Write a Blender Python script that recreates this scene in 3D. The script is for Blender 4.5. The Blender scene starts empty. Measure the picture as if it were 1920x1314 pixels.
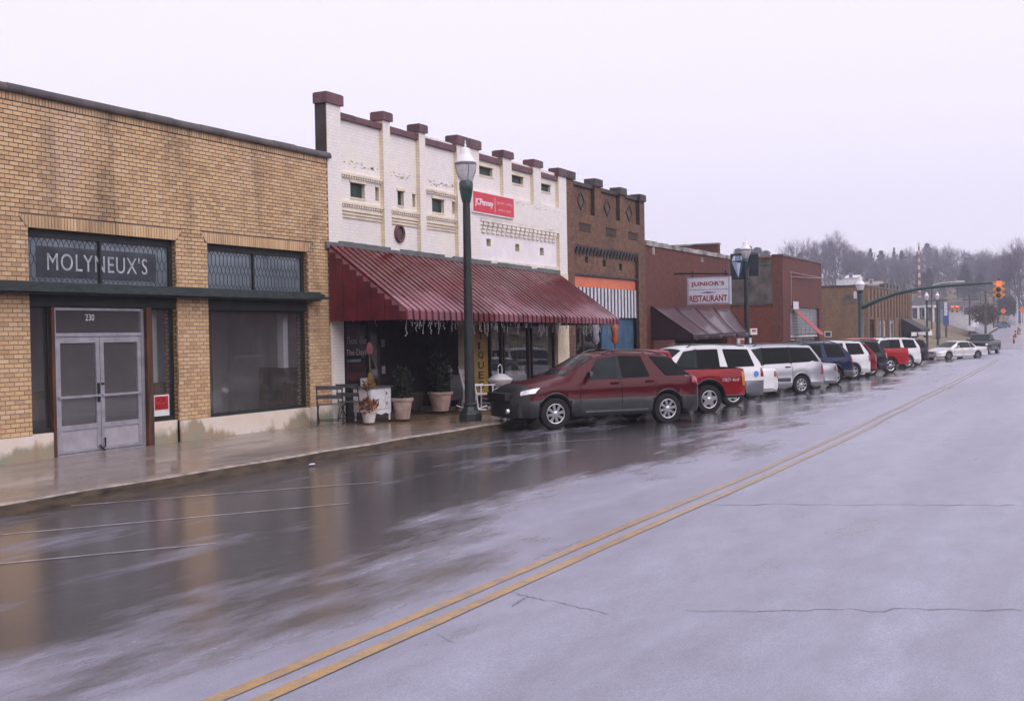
import bpy, bmesh, math, random
from mathutils import Vector, Matrix
random.seed(7)
R = math.radians
SC = bpy.context.scene
COL = SC.collection
# ---------------------------------------------------------------- camera
FPX, CX, CY, EYE = 2200.0, 960.0, 657.0, 2.0
def _nrm(v): return v.normalized()
_d = _nrm(Vector(((2080 - CX) / FPX, (606 - CY) / FPX, 1.0)))        # street direction seen from the camera
_a, _b = -0.018, -1.0
_u = _nrm(Vector((_a, _b, -(_a * _d.x + _b * _d.y) / _d.z)))          # up
_l = _u.cross(_d)
if _l.x > 0: _l = -_l
W3 = Matrix((_d, _l, _u))                                            # camera axes -> world (X along the street, Y to the shops, Z up)
cam = bpy.data.cameras.new('camera'); camo = bpy.data.objects.new('camera', cam); COL.objects.link(camo)
cam.sensor_width = 36.0; cam.lens = FPX / 1920 * 36; cam.clip_end = 3000; cam.clip_start = 0.05
_m = Matrix((W3 @ Vector((1, 0, 0)), W3 @ Vector((0, -1, 0)), W3 @ Vector((0, 0, -1)))).transposed().to_4x4()
_m.translation = (0, 0, EYE)
camo.matrix_world = _m
SC.camera = camo
# ---------------------------------------------------------------- world, sun, exposure
SUN_EL, SUN_AZ = R(42), R(-108)        # overcast: a very wide, weak sun behind the camera
wd = bpy.data.worlds.new('World'); SC.world = wd; wd.use_nodes = True
nt = wd.node_tree; nt.nodes.clear()
sky = nt.nodes.new('ShaderNodeTexSky'); sky.sky_type = 'NISHITA'; sky.sun_disc = False
sky.sun_elevation = SUN_EL; sky.sun_rotation = R(205); sky.air_density = 1.0; sky.dust_density = 6.0
bg1 = nt.nodes.new('ShaderNodeBackground'); bg1.inputs[1].default_value = 0.05
nt.links.new(sky.outputs[0], bg1.inputs[0])
bg2 = nt.nodes.new('ShaderNodeBackground'); bg2.inputs[0].default_value = (0.890, 0.835, 0.990, 1); bg2.inputs[1].default_value = 1.06   # closed cloud cover
mx = nt.nodes.new('ShaderNodeMixShader'); mx.inputs[0].default_value = 0.92
out = nt.nodes.new('ShaderNodeOutputWorld')
nt.links.new(bg1.outputs[0], mx.inputs[1]); nt.links.new(bg2.outputs[0], mx.inputs[2]); nt.links.new(mx.outputs[0], out.inputs[0])
sl = bpy.data.lights.new('sun', 'SUN'); sl.energy = 1.5; sl.angle = R(70); sl.color = (1.0, 0.95, 0.93)
so = bpy.data.objects.new('sun', sl); COL.objects.link(so)
_sd = Vector((math.cos(SUN_EL) * math.cos(SUN_AZ), math.cos(SUN_EL) * math.sin(SUN_AZ), math.sin(SUN_EL)))
so.rotation_euler = _sd.to_track_quat('Z', 'Y').to_euler()
SC.view_settings.view_transform = 'Standard'; SC.view_settings.look = 'None'
SC.view_settings.exposure = 0.30; SC.view_settings.gamma = 1.0; SC.view_settings.use_curve_mapping = False
SC.cycles.max_bounces = 8; SC.cycles.transparent_max_bounces = 12; SC.cycles.caustics_reflective = False
SC.cycles.caustics_refractive = False; SC.cycles.sample_clamp_indirect = 6.0
# ---------------------------------------------------------------- survey helpers: read a point of the place off the photograph
def ray(px, py): return W3 @ Vector(((px - CX) / FPX, (py - CY) / FPX, 1.0))
FY = 15.60                               # plane of the shop fronts
def F(px, py, Y=FY):
    r = ray(px, py); t = Y / r.y; return (r.x * t, EYE + r.z * t)
def FX(px, py=600, Y=FY): return F(px, py, Y)[0]
def FZ(px, py, Y=FY): return F(px, py, Y)[1]
def G(px, py, z):
    r = ray(px, py); t = (z - EYE) / r.z; return Vector((r.x * t, r.y * t, z))
def DZ(px, py, Z):
    r = ray(px, py); return Vector((r.x * Z, r.y * Z, EYE + r.z * Z))
def lerp(a, b, t): return a + (b - a) * t
def pw(x, pts):
    if x <= pts[0][0]: return pts[0][1]
    for (x0, y0), (x1, y1) in zip(pts, pts[1:]):
        if x <= x1: return lerp(y0, y1, (x - x0) / (x1 - x0))
    return pts[-1][1]
PROF = [(20, -.09), (42, -.30), (52, -.41), (64, -.50), (84, -.60), (100, -.62), (122, -.55), (150, .1), (190, .65), (250, 1.6), (315, 3.4), (435, 11.2), (600, 21)]
def gz(X): return pw(X, PROF)             # level of the kerbside lane
def drift(X): return .042 * max(0, X - 20) + .008 * max(0, X - 190)
def ground_at(px, py):
    z = -.1
    for _ in range(80):
        p = G(px, py, z); z = z * .6 + gz(p.x) * .4
    return G(px, py, z)
# ---------------------------------------------------------------- materials
MATS = {}
def nodes(name):
    m = bpy.data.materials.new(name); m.use_nodes = True; n = m.node_tree
    b = n.nodes['Principled BSDF']; return m, n, b
def N(n, t, **kw):
    x = n.nodes.new(t)
    for k, v in kw.items():
        if isinstance(k, str) and hasattr(x, k): setattr(x, k, v)
    return x
def pos(n, scale=(1, 1, 1), kind='pos'):
    if kind == 'obj':
        g = N(n, 'ShaderNodeTexCoord').outputs['Object']
    else:
        g = N(n, 'ShaderNodeNewGeometry').outputs['Position']
    mp = N(n, 'ShaderNodeMapping'); n.links.new(g, mp.inputs[0]); mp.inputs[3].default_value = scale
    return mp.outputs[0]
def noise(n, vec, scale, detail=4, rough=.6):
    t = N(n, 'ShaderNodeTexNoise'); n.links.new(vec, t.inputs['Vector'])
    t.inputs['Scale'].default_value = scale; t.inputs['Detail'].default_value = detail; t.inputs['Roughness'].default_value = rough
    return t.outputs['Fac']
def ramp(n, fac, stops):
    r = N(n, 'ShaderNodeValToRGB'); n.links.new(fac, r.inputs[0])
    e = r.color_ramp.elements
    while len(e) < len(stops): e.new(0.5)
    for el, (p, c) in zip(e, stops):
        el.position = p; el.color = (c, c, c, 1) if isinstance(c, (int, float)) else (*c, 1)
    return r.outputs[0]
def mixc(n, fac, a, b, mode='MIX'):
    m = N(n, 'ShaderNodeMix', data_type='RGBA', blend_type=mode)
    for s, v in ((m.inputs[0], fac), (m.inputs[6], a), (m.inputs[7], b)):
        if isinstance(v, (int, float)): s.default_value = v
        elif isinstance(v, tuple): s.default_value = (*v, 1)
        else: n.links.new(v, s)
    return m.outputs[2]
def bump(n, b, h, strength=.3, dist=.01):
    bp = N(n, 'ShaderNodeBump'); n.links.new(h, bp.inputs['Height']); bp.inputs['Strength'].default_value = strength
    bp.inputs['Distance'].default_value = dist; n.links.new(bp.outputs[0], b.inputs['Normal']); return bp
def M(name, col, rough=.6, metal=0., var=.15, vs=3., bs=0., coat=0., dark=None, scale=(1, 1, 1), kind='pos', bscale=60):
    """plain surface with some uneven wear"""
    if name in MATS: return MATS[name]
    m, n, b = nodes(name)
    v = pos(n, scale, kind)
    f = noise(n, v, vs, 5)
    c2 = dark or tuple(x * (1 - 2.2 * var) for x in col)
    c1 = tuple(min(1, x * (1 + var * .7)) for x in col)
    n.links.new(ramp(n, f, [(.3, c2), (.62, c1)]), b.inputs['Base Color'])
    b.inputs['Roughness'].default_value = rough; b.inputs['Metallic'].default_value = metal
    if coat: b.inputs['Coat Weight'].default_value = coat; b.inputs['Coat Roughness'].default_value = .06
    if bs: bump(n, b, noise(n, v, bscale, 3), bs, .01)
    MATS[name] = m; return m
def brick(name, c1, c2, mortar, bw=.21, bh=.075, axis='X', stain=(.1, .08, .07), st=.5, mort=.012, bs=.5, paint=None, rough=.85, off=.5, mott=(.75, 1.12)):
    """small bricks seen too far away to be built one by one; relief, colour and weathering"""
    m, n, b = nodes(name)
    g = N(n, 'ShaderNodeNewGeometry').outputs['Position']
    sp = N(n, 'ShaderNodeSeparateXYZ'); n.links.new(g, sp.inputs[0])
    cb = N(n, 'ShaderNodeCombineXYZ')
    if axis == 'XY':
        ad = N(n, 'ShaderNodeMath', operation='ADD'); n.links.new(sp.outputs[0], ad.inputs[0]); n.links.new(sp.outputs[1], ad.inputs[1]); n.links.new(ad.outputs[0], cb.inputs[0])
    else: n.links.new(sp.outputs['XYZ'.index(axis)], cb.inputs[0])
    n.links.new(sp.outputs[2], cb.inputs[1])
    t = N(n, 'ShaderNodeTexBrick'); n.links.new(cb.outputs[0], t.inputs['Vector'])
    t.offset = off
    t.inputs['Scale'].default_value = 1; t.inputs['Brick Width'].default_value = bw; t.inputs['Row Height'].default_value = bh
    t.inputs['Mortar Size'].default_value = mort; t.inputs['Mortar Smooth'].default_value = .2; t.inputs['Bias'].default_value = 0
    t.inputs['Color1'].default_value = (*c1, 1); t.inputs['Color2'].default_value = (*c2, 1); t.inputs['Mortar'].default_value = (*mortar, 1)
    vv = pos(n, (1, 1, .25)); v1 = pos(n)
    s1 = ramp(n, noise(n, vv, .9, 6, .65), [(.48, 0.), (.72, st)])
    c = mixc(n, s1, t.outputs['Color'], stain)
    s2 = ramp(n, noise(n, v1, 5, 5, .7), [(.35, mott[0]), (.65, mott[1])])
    c = mixc(n, 1.0, c, s2, 'MULTIPLY')
    if paint:
        c = mixc(n, ramp(n, noise(n, v1, 1.3, 6, .7), [(.5, 0.), (.7, .75)]), c, paint)
    n.links.new(c, b.inputs['Base Color']); b.inputs['Roughness'].default_value = rough
    inv = N(n, 'ShaderNodeMath', operation='SUBTRACT'); inv.inputs[0].default_value = 1; n.links.new(t.outputs['Fac'], inv.inputs[1])
    bump(n, b, inv.outputs[0], bs, .012)
    MATS[name] = m; return m
def glass(name, tint=(.75, .78, .8), dust=.08, gain=1.5, dustc=(.3, .3, .33), rough=.02):
    if name in MATS: return MATS[name]
    m = bpy.data.materials.new(name); m.use_nodes = True; n = m.node_tree; n.nodes.clear()
    tr = N(n, 'ShaderNodeBsdfTransparent'); tr.inputs[0].default_value = (*tint, 1)
    gl = N(n, 'ShaderNodeBsdfGlossy'); gl.inputs['Roughness'].default_value = rough
    df = N(n, 'ShaderNodeBsdfDiffuse'); df.inputs[0].default_value = (*dustc, 1)
    fr = N(n, 'ShaderNodeFresnel'); bf = N(n, 'ShaderNodeNewGeometry'); io = N(n, 'ShaderNodeMapRange'); n.links.new(bf.outputs['Backfacing'], io.inputs[0]); io.inputs[3].default_value = 1.5; io.inputs[4].default_value = 1 / 1.5; n.links.new(io.outputs[0], fr.inputs[0])
    mu = N(n, 'ShaderNodeMath', operation='MULTIPLY', use_clamp=True); mu.inputs[1].default_value = gain; n.links.new(fr.outputs[0], mu.inputs[0])
    a = N(n, 'ShaderNodeMixShader')
    v = pos(n); d = ramp(n, noise(n, v, 1.2, 3, .5), [(.2, dust * .8), (.8, dust * 1.2)])
    n.links.new(d, a.inputs[0]); n.links.new(tr.outputs[0], a.inputs[1]); n.links.new(df.outputs[0], a.inputs[2])
    c = N(n, 'ShaderNodeMixShader'); n.links.new(mu.outputs[0], c.inputs[0]); n.links.new(a.outputs[0], c.inputs[1]); n.links.new(gl.outputs[0], c.inputs[2])
    o = N(n, 'ShaderNodeOutputMaterial'); n.links.new(c.outputs[0], o.inputs[0])
    MATS[name] = m; return m
def emit(name, col, s):
    m, n, b = nodes(name); b.inputs['Base Color'].default_value = (*col, 1); b.inputs['Emission Color'].default_value = (*col, 1)
    b.inputs['Emission Strength'].default_value = s; MATS[name] = m; return m
# ---------------------------------------------------------------- mesh helpers
class MB:
    def __init__(s): s.v = []; s.f = []; s.m = []
    def face(s, pts, mi=0):
        i = len(s.v); s.v += [tuple(p) for p in pts]; s.f.append(tuple(range(i, i + len(pts)))); s.m.append(mi); return s
    def box(s, x0, x1, y0, y1, z0, z1, mi=0, skip=''):
        i = len(s.v)
        s.v += [(x0, y0, z0), (x1, y0, z0), (x1, y1, z0), (x0, y1, z0), (x0, y0, z1), (x1, y0, z1), (x1, y1, z1), (x0, y1, z1)]
        for k, q in (('b', (0, 3, 2, 1)), ('t', (4, 5, 6, 7)), ('f', (0, 1, 5, 4)), ('r', (1, 2, 6, 5)), ('k', (2, 3, 7, 6)), ('l', (3, 0, 4, 7))):
            if k not in skip: s.f.append(tuple(i + a for a in q)); s.m.append(mi)
        return s
    def hexa(s, p, mi=0):
        """eight corners: bottom ring then top ring"""
        i = len(s.v); s.v += [tuple(a) for a in p]
        for q in ((0, 3, 2, 1), (4, 5, 6, 7), (0, 1, 5, 4), (1, 2, 6, 5), (2, 3, 7, 6), (3, 0, 4, 7)): s.f.append(tuple(i + a for a in q)); s.m.append(mi)
        return s
    def ring(s, rings, mi=0, close=True, caps=True):
        i0 = len(s.v); k = len(rings[0])
        for r_ in rings: s.v += [tuple(p) for p in r_]
        for j in range(len(rings) - 1):
            for a in range(k if close else k - 1):
                b = (a + 1) % k; o = i0 + j * k
                s.f.append((o + a, o + b, o + k + b, o + k + a)); s.m.append(mi)
        if caps and close:
            s.f.append(tuple(i0 + a for a in range(k - 1, -1, -1))); s.m.append(mi)
            o = i0 + (len(rings) - 1) * k; s.f.append(tuple(o + a for a in range(k))); s.m.append(mi)
        return s
    def lathe(s, prof, c=(0, 0, 0), n=16, mi=0, axis='Z', caps=True):
        rs = []
        for r_, z in prof:
            q = []
            for a in range(n):
                t = 2 * math.pi * a / n; u, w = r_ * math.cos(t), r_ * math.sin(t)
                q.append((c[0] + u, c[1] + w, c[2] + z) if axis == 'Z' else (c[0] + u, c[1] + z, c[2] - w) if axis == 'Y' else (c[0] + z, c[1] + u, c[2] + w))
            rs.append(q)
        return s.ring(rs, mi, True, caps)
    def tube(s, pts, r_, n=6, mi=0):
        pts = [Vector(p) for p in pts]; rs = []
        rr = r_ if isinstance(r_, (list, tuple)) else [r_] * len(pts)
        for j, p in enumerate(pts):
            d = (pts[min(j + 1, len(pts) - 1)] - pts[max(j - 1, 0)]).normalized()
            a = d.cross(Vector((0, 0, 1)))
            if a.length < .05: a = d.cross(Vector((1, 0, 0)))
            a.normalize(); b = d.cross(a)
            rs.append([p + (a * math.cos(2 * math.pi * k / n) + b * math.sin(2 * math.pi * k / n)) * rr[j] for k in range(n)])
        return s.ring(rs, mi)
    def grid(s, rows, mi=0):
        i0 = len(s.v); k = len(rows[0])
        for r_ in rows: s.v += [tuple(p) for p in r_]
        for j in range(len(rows) - 1):
            for a in range(k - 1): s.f.append((i0 + j * k + a, i0 + (j + 1) * k + a, i0 + (j + 1) * k + a + 1, i0 + j * k + a + 1)); s.m.append(mi)
        return s
    def prism(s, poly, y0, y1, mi=0):
        """outline in x,z pushed from y0 (front) to y1"""
        return s.ring([[(x, y0, z) for x, z in poly], [(x, y1, z) for x, z in poly]], mi)
    def build(s, name, mats, parent=None, smooth=None, local=False, data=None):
        me = bpy.data.meshes.new(name)
        off = ORG.get(parent.name, Vector((0, 0, 0))) if (parent and not local) else Vector((0, 0, 0))
        me.from_pydata([(a - off.x, b - off.y, c - off.z) for a, b, c in s.v], [], s.f)
        mats = mats if isinstance(mats, (list, tuple)) else [mats]
        for m in mats: me.materials.append(m)
        if len(mats) > 1: me.polygons.foreach_set('material_index', s.m)
        if smooth is not None:
            me.polygons.foreach_set('use_smooth', [True] * len(me.polygons))
            if smooth > 0: me.set_sharp_from_angle(angle=R(smooth))
        me.update()
        return link(name, me, parent)
ORG = {}
def link(name, me, parent=None):
    o = bpy.data.objects.new(name, me); COL.objects.link(o)
    if parent:
        o.parent = parent
        if parent.name in ORG: ORG[o.name] = ORG[parent.name]
    return o
def thing(name, label, cat, loc=(0, 0, 0), rz=0, group=None):
    o = bpy.data.objects.new(name, None); COL.objects.link(o); o.location = loc; o.rotation_euler = (0, 0, rz); o.empty_display_size = .2
    o['label'] = label; o['category'] = cat; o['kind'] = 'thing'
    if group: o['group'] = group
    ORG[o.name] = Vector(loc); return o
def tag(o, label, cat, group=None, kind='thing'):
    o['label'] = label; o['category'] = cat; o['kind'] = kind
    if group: o['group'] = group
    return o
def kind(o, k): o['kind'] = k; return o
def copy_tree(o, parent=None):
    c = o.copy(); COL.objects.link(c)
    if parent: c.parent = parent
    for ch in list(o.children): copy_tree(ch, c)
    return c
def holes(mb, x0, x1, z0, z1, yf, yb, hs, mi=0, rmi=None, to=None):
    """a wall front with real openings and their reveals; to(u, y, z) places a point"""
    to = to or (lambda u, y, z: (u, y, z))
    rmi = mi if rmi is None else rmi
    xs = sorted({x0, x1, *[min(max(a, x0), x1) for h in hs for a in h[:2]]}); zs = sorted({z0, z1, *[min(max(a, z0), z1) for h in hs for a in h[2:4]]})
    for a, b in zip(xs, xs[1:]):
        for c, d in zip(zs, zs[1:]):
            mx_, mz_ = (a + b) / 2, (c + d) / 2
            if any(h[0] < mx_ < h[1] and h[2] < mz_ < h[3] for h in hs): continue
            mb.face([to(a, yf, c), to(b, yf, c), to(b, yf, d), to(a, yf, d)], mi)
    for h in hs:
        a, b, c, d = h[:4]
        mb.face([to(a, yf, c), to(a, yf, d), to(a, yb, d), to(a, yb, c)], rmi); mb.face([to(b, yf, d), to(b, yf, c), to(b, yb, c), to(b, yb, d)], rmi)
        mb.face([to(a, yf, d), to(b, yf, d), to(b, yb, d), to(a, yb, d)], rmi); mb.face([to(b, yf, c), to(a, yf, c), to(a, yb, c), to(b, yb, c)], rmi)
    return mb
def text(name, body, mat, parent, corner, w, h, face='Y', ext=.004, shear=0., bold=0., spacing=1.0):
    """lettering that fills a w x h box whose lower left corner (as read) is given"""
    cu = bpy.data.curves.new('lettering', 'FONT'); cu.body = body; cu.extrude = ext; cu.shear = shear; cu.offset = bold; cu.space_character = spacing
    cu.align_x = 'CENTER'; cu.space_line = .95; cu.resolution_u = 3
    tmp = bpy.data.objects.new('lettering', cu); COL.objects.link(tmp)
    dg = bpy.context.evaluated_depsgraph_get(); me = bpy.data.meshes.new_from_object(tmp.evaluated_get(dg))
    bpy.data.objects.remove(tmp); bpy.data.curves.remove(cu)
    xs = [v.co.x for v in me.vertices]; ys = [v.co.y for v in me.vertices]
    sx = w / (max(xs) - min(xs)); sy = h / (max(ys) - min(ys)); mx_, my_ = min(xs), min(ys)
    off = ORG.get(parent.name, Vector((0, 0, 0))); c = Vector(corner)
    ax = {'Y': Vector((1, 0, 0)), 'X': Vector((0, -1, 0)), '-Y': Vector((-1, 0, 0))}[face]; nn = {'Y': Vector((0, -1, 0)), 'X': Vector((-1, 0, 0)), '-Y': Vector((0, 1, 0))}[face]
    for v in me.vertices:
        v.co = c + ax * ((v.co.x - mx_) * sx) + Vector((0, 0, (v.co.y - my_) * sy)) + nn * v.co.z - off
    me.materials.clear(); me.materials.append(mat); me.update()
    return link(name, me, parent)
# ================================================================ the setting: ground, road, pavement
def asphalt():
    m, n, b = nodes('wet_asphalt')
    v = pos(n); st = pos(n, (.30, 1.0, 1)); st2 = pos(n, (.55, 1.3, 1))
    sp = N(n, 'ShaderNodeSeparateXYZ'); n.links.new(v, sp.inputs[0])
    sx = N(n, 'ShaderNodeMath', operation='MULTIPLY_ADD'); n.links.new(sp.outputs[0], sx.inputs[0]); sx.inputs[1].default_value = -.055; n.links.new(sp.outputs[1], sx.inputs[2])   # the road bends: measure across from its middle
    mr = N(n, 'ShaderNodeMapRange'); n.links.new(sx.outputs[0], mr.inputs[0])
    for i, x in ((1, 3.3), (2, 6.9), (3, -.16), (4, .125)): mr.inputs[i].default_value = x
    ad = N(n, 'ShaderNodeMath', operation='ADD'); n.links.new(noise(n, st, .62, 9, .68), ad.inputs[0]); n.links.new(mr.outputs[0], ad.inputs[1])
    wet = ramp(n, ad.outputs[0], [(.43, 0.), (.59, 1.)])
    fine = noise(n, v, 75, 4, .8); mid = noise(n, st2, 2.2, 6, .7)
    dry = mixc(n, ramp(n, fine, [(.35, 0.), (.65, 1.)]), (.165, .165, .215), (.315, .315, .410))
    c = mixc(n, wet, dry, mixc(n, ramp(n, fine, [(.35, 0.), (.65, 1.)]), (.024, .023, .027), (.066, .060, .066)))
    c = mixc(n, 1.0, c, ramp(n, mid, [(.3, .80), (.7, 1.14)]), 'MULTIPLY')
    c = mixc(n, 1.0, c, ramp(n, noise(n, pos(n, (.07, 1.0, 1)), .8, 3, .5), [(.35, .84), (.65, 1.1)]), 'MULTIPLY')
    n.links.new(c, b.inputs['Base Color'])
    n.links.new(ramp(n, wet, [(0., .62), (1., .45)]), b.inputs['Roughness'])
    b.inputs['Specular IOR Level'].default_value = .5
    b.inputs['Coat Weight'].default_value = .85; b.inputs['Coat IOR'].default_value = 1.40
    cr = N(n, 'ShaderNodeMapRange'); n.links.new(wet, cr.inputs[0]); cr.inputs[3].default_value = .34; cr.inputs[4].default_value = .08
    n.links.new(cr.outputs[0], b.inputs['Coat Roughness'])
    n.links.new(ramp(n, wet, [(0., .62), (1., 1.)]), b.inputs['Coat Weight'])
    bp = bump(n, b, fine, .22, .004)
    b2 = N(n, 'ShaderNodeBump'); n.links.new(noise(n, st2, 3.0, 5, .6), b2.inputs['Height']); b2.inputs['Strength'].default_value = .12; b2.inputs['Distance'].default_value = .02
    b3_ = N(n, 'ShaderNodeBump'); n.links.new(noise(n, v, 80, 3, .7), b3_.inputs['Height']); b3_.inputs['Strength'].default_value = .14; b3_.inputs['Distance'].default_value = .006
    n.links.new(b2.outputs[0], b3_.inputs['Normal']); n.links.new(b3_.outputs[0], b.inputs['Coat Normal'])
    MATS['asphalt'] = m; return m
def pavement():
    m, n, b = nodes('wet_concrete')
    v = pos(n); st = pos(n, (.5, 1.6, 1))
    base = mixc(n, ramp(n, noise(n, st, 1.1, 6, .65), [(.3, 0.), (.7, 1.)]), (.165, .128, .105), (.27, .22, .19))
    sp = N(n, 'ShaderNodeSeparateXYZ'); n.links.new(v, sp.inputs[0])
    mr = N(n, 'ShaderNodeMapRange'); n.links.new(sp.outputs[0], mr.inputs[0])
    for i, x in ((1, 20.0), (2, 22.5), (3, 0.), (4, 1.)): mr.inputs[i].default_value = x
    mu = N(n, 'ShaderNodeMath', operation='MULTIPLY'); n.links.new(mr.outputs[0], mu.inputs[0]); n.links.new(ramp(n, noise(n, v, .8, 5, .6), [(.35, .2), (.6, .85)]), mu.inputs[1])
    c = mixc(n, mu.outputs[0], base, (.20, .115, .040))                       # ochre stain of iron and leaves outside the second shop
    c = mixc(n, 1.0, c, ramp(n, noise(n, v, 90, 2, .7), [(.3, .8), (.7, 1.15)]), 'MULTIPLY')
    n.links.new(c, b.inputs['Base Color']); b.inputs['Roughness'].default_value = .55
    b.inputs['Coat Weight'].default_value = .8; b.inputs['Coat IOR'].default_value = 1.33
    cr = N(n, 'ShaderNodeMapRange'); n.links.new(noise(n, st, 1.6, 5, .6), cr.inputs[0]); cr.inputs[1].default_value = .35; cr.inputs[2].default_value = .65; cr.inputs[3].default_value = .06; cr.inputs[4].default_value = .28
    n.links.new(cr.outputs[0], b.inputs['Coat Roughness'])
    bump(n, b, noise(n, v, 70, 3), .25, .004)
    MATS['concrete'] = m; return m
asph = asphalt(); conc = pavement()
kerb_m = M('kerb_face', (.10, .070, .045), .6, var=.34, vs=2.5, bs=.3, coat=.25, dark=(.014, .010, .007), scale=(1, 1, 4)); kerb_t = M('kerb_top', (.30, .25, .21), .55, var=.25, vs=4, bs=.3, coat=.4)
CL = 4.33                                # middle of the double line
def kerbY(X): return drift(X) + 12.05 - 3.2 * min(1, max(0, (X - 104) / 14))
def road_z(X, s): return gz(X) + .09 - .12 * (abs(s - 4.4) / 7.6) ** 1.5
XS = [-30, -20, -12, -6] + [x * 1.0 for x in range(-3, 62)] + [62 + 2 * i for i in range(25)] + [112 + 6 * i for i in range(20)] + [236 + 14 * i for i in range(18)]
SS = [-22, -16, -12, -9, -6, -3, -1, 1, 2.5, 3.5, 4.4, 5.5, 6.5, 7.5, 8.8, 10, 11, 12.05]
mb = MB(); i0 = 0
for X in XS:
    k = kerbY(X)
    for s in SS:
        f = (s - 4.4) / (12.05 - 4.4); Y = drift(X) + s if s <= 4.4 else lerp(drift(X) + 4.4, k, f)
        mb.v.append((X, Y, road_z(X, s) + .002 * math.sin(X * .9 + s * 2.1) * (1 if X < 60 else 0)))
n_ = len(SS)
for i in range(len(XS) - 1):
    for j in range(n_ - 1):
        a = i * n_ + j; mb.f.append((a, a + n_, a + n_ + 1, a + 1)); mb.m.append(0)
near = [i for i, f in enumerate(mb.f) if mb.v[f[0]][0] < 124]
mh = MB(); mh.v = mb.v; mh.f = [f for f in mb.f if mb.v[f[0]][0] >= 124]; mh.m = [0] * len(mh.f)
mb.f = [mb.f[i] for i in near]; mb.m = [0] * len(mb.f)
road = kind(mb.build('road', asph, smooth=0), 'structure')
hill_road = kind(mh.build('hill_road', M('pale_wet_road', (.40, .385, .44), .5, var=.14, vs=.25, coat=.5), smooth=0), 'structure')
for o_ in (road, hill_road):
    b_m = bmesh.new(); b_m.from_mesh(o_.data); bmesh.ops.delete(b_m, geom=[v for v in b_m.verts if not v.link_faces], context='VERTS'); b_m.to_mesh(o_.data); b_m.free()
def strip(name, pts, w, mat, dz=.005):
    """a painted or cracked line laid on the road; pts are (X, s)"""
    mb = MB(); pr = None
    for i, (X, s) in enumerate(pts):
        a = Vector(pts[max(0, i - 1)]); c = Vector(pts[min(len(pts) - 1, i + 1)]); d = (c - a).normalized(); nn = Vector((-d.y, d.x)) * w / 2 * (1 + random.uniform(-.09, .09) * (w > .04) + random.uniform(-.6, .5) * (w < .04))
        q = [(X + k * nn.x, drift(X) + s + k * nn.y, road_z(X, s) + .002 * math.sin(X * .9 + s * 2.1) * (1 if X < 60 else 0) + dz) for k in (-1, 1)]
        if pr: mb.face([pr[0], q[0], q[1], pr[1]])
        pr = q
    return kind(mb.build(name, mat, smooth=0), 'structure')
def paint(name, col, wear=(.42, .66), coatr=.2):
    m, n, b = nodes(name); v = pos(n); f = noise(n, v, 6, 7, .75)
    sp = N(n, 'ShaderNodeSeparateXYZ'); n.links.new(v, sp.inputs[0]); mr = N(n, 'ShaderNodeMapRange'); n.links.new(sp.outputs[0], mr.inputs[0])
    for i, x in ((1, 8.), (2, 30.), (3, 0.), (4, .16)): mr.inputs[i].default_value = x
    ad = N(n, 'ShaderNodeMath', operation='ADD'); n.links.new(f, ad.inputs[0]); n.links.new(mr.outputs[0], ad.inputs[1])
    c = mixc(n, ramp(n, ad.outputs[0], [(wear[0], 0.), (wear[1], .85)]), col, (.17, .155, .165))
    c = mixc(n, 1.0, c, ramp(n, noise(n, v, 110, 2, .7), [(.3, .7), (.7, 1.15)]), 'MULTIPLY')
    n.links.new(c, b.inputs['Base Color']); b.inputs['Roughness'].default_value = .55; b.inputs['Coat Weight'].default_value = .6; b.inputs['Coat IOR'].default_value = 1.33; b.inputs['Coat Roughness'].default_value = coatr
    bump(n, b, noise(n, v, 130, 2), .2, .004); return m
yel = paint('yellow_road_paint', (.42, .25, .075), (.44, .67)); wht = paint('white_road_paint', (.55, .53, .56), (.33, .56))
xs_l = [x * .5 for x in range(0, 124)] + list(range(62, 96, 2))
strip('centre_line', [(x, CL + .115 + .012 * math.sin(x * .7)) for x in xs_l], .105, yel)
strip('centre_line', [(x, CL - .115 + .012 * math.sin(x * .7 + .6)) for x in xs_l], .105, yel)
for a, b_ in (((7.4, 12.0), (11.9, 8.35)), ((5.9, 10.65), (9.07, 7.98)), ((10.9, 12.0), (13.9, 9.2)), ((2.2, 11.4), (5.6, 8.4)), ((17.4, 12.0), (21.1, 8.6)), ((29.0, 11.2), (31.8, 8.4))):
    strip('stall_line', [(lerp(a[0], b_[0], t / 12), lerp(a[1], b_[1], t / 12) - drift(lerp(a[0], b_[0], t / 12))) for t in range(13)], .055, wht)
crk = M('crack_filler', (.17, .165, .21), .5, coat=.5)
def crack(p, q, w):
    P = []; k = 26; jj = min(.05, .02 * math.hypot(q[0] - p[0], q[1] - p[1]))
    for i in range(k + 1):
        t = i / k; X = lerp(p[0], q[0], t); P.append((X + jj * random.uniform(-1, 1), lerp(p[1], q[1], t) - drift(X) + jj * random.uniform(-1, 1)))
    strip('road_crack', P, w, crk, .0045)
g1, g2 = G(1330, 941, .03), G(1910, 936, .03); crack((g1.x, g1.y), (g2.x, g2.y), .022)
g1, g2 = G(1290, 1135, .03), G(1915, 1122, .03); crack((g1.x, g1.y), (g2.x, g2.y), .014)
g1, g2 = G(930, 1098, .03), G(1140, 1140, .03); crack((g1.x, g1.y), (g2.x, g2.y), .010)
for (a, b_, w) in (((985, 1112), (960, 1128), .010), ((820, 1180), (850, 1195), .006)):
    g1, g2 = G(*a, .03), G(*b_, .03); crack((g1.x, g1.y), (g2.x, g2.y), w)
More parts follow.
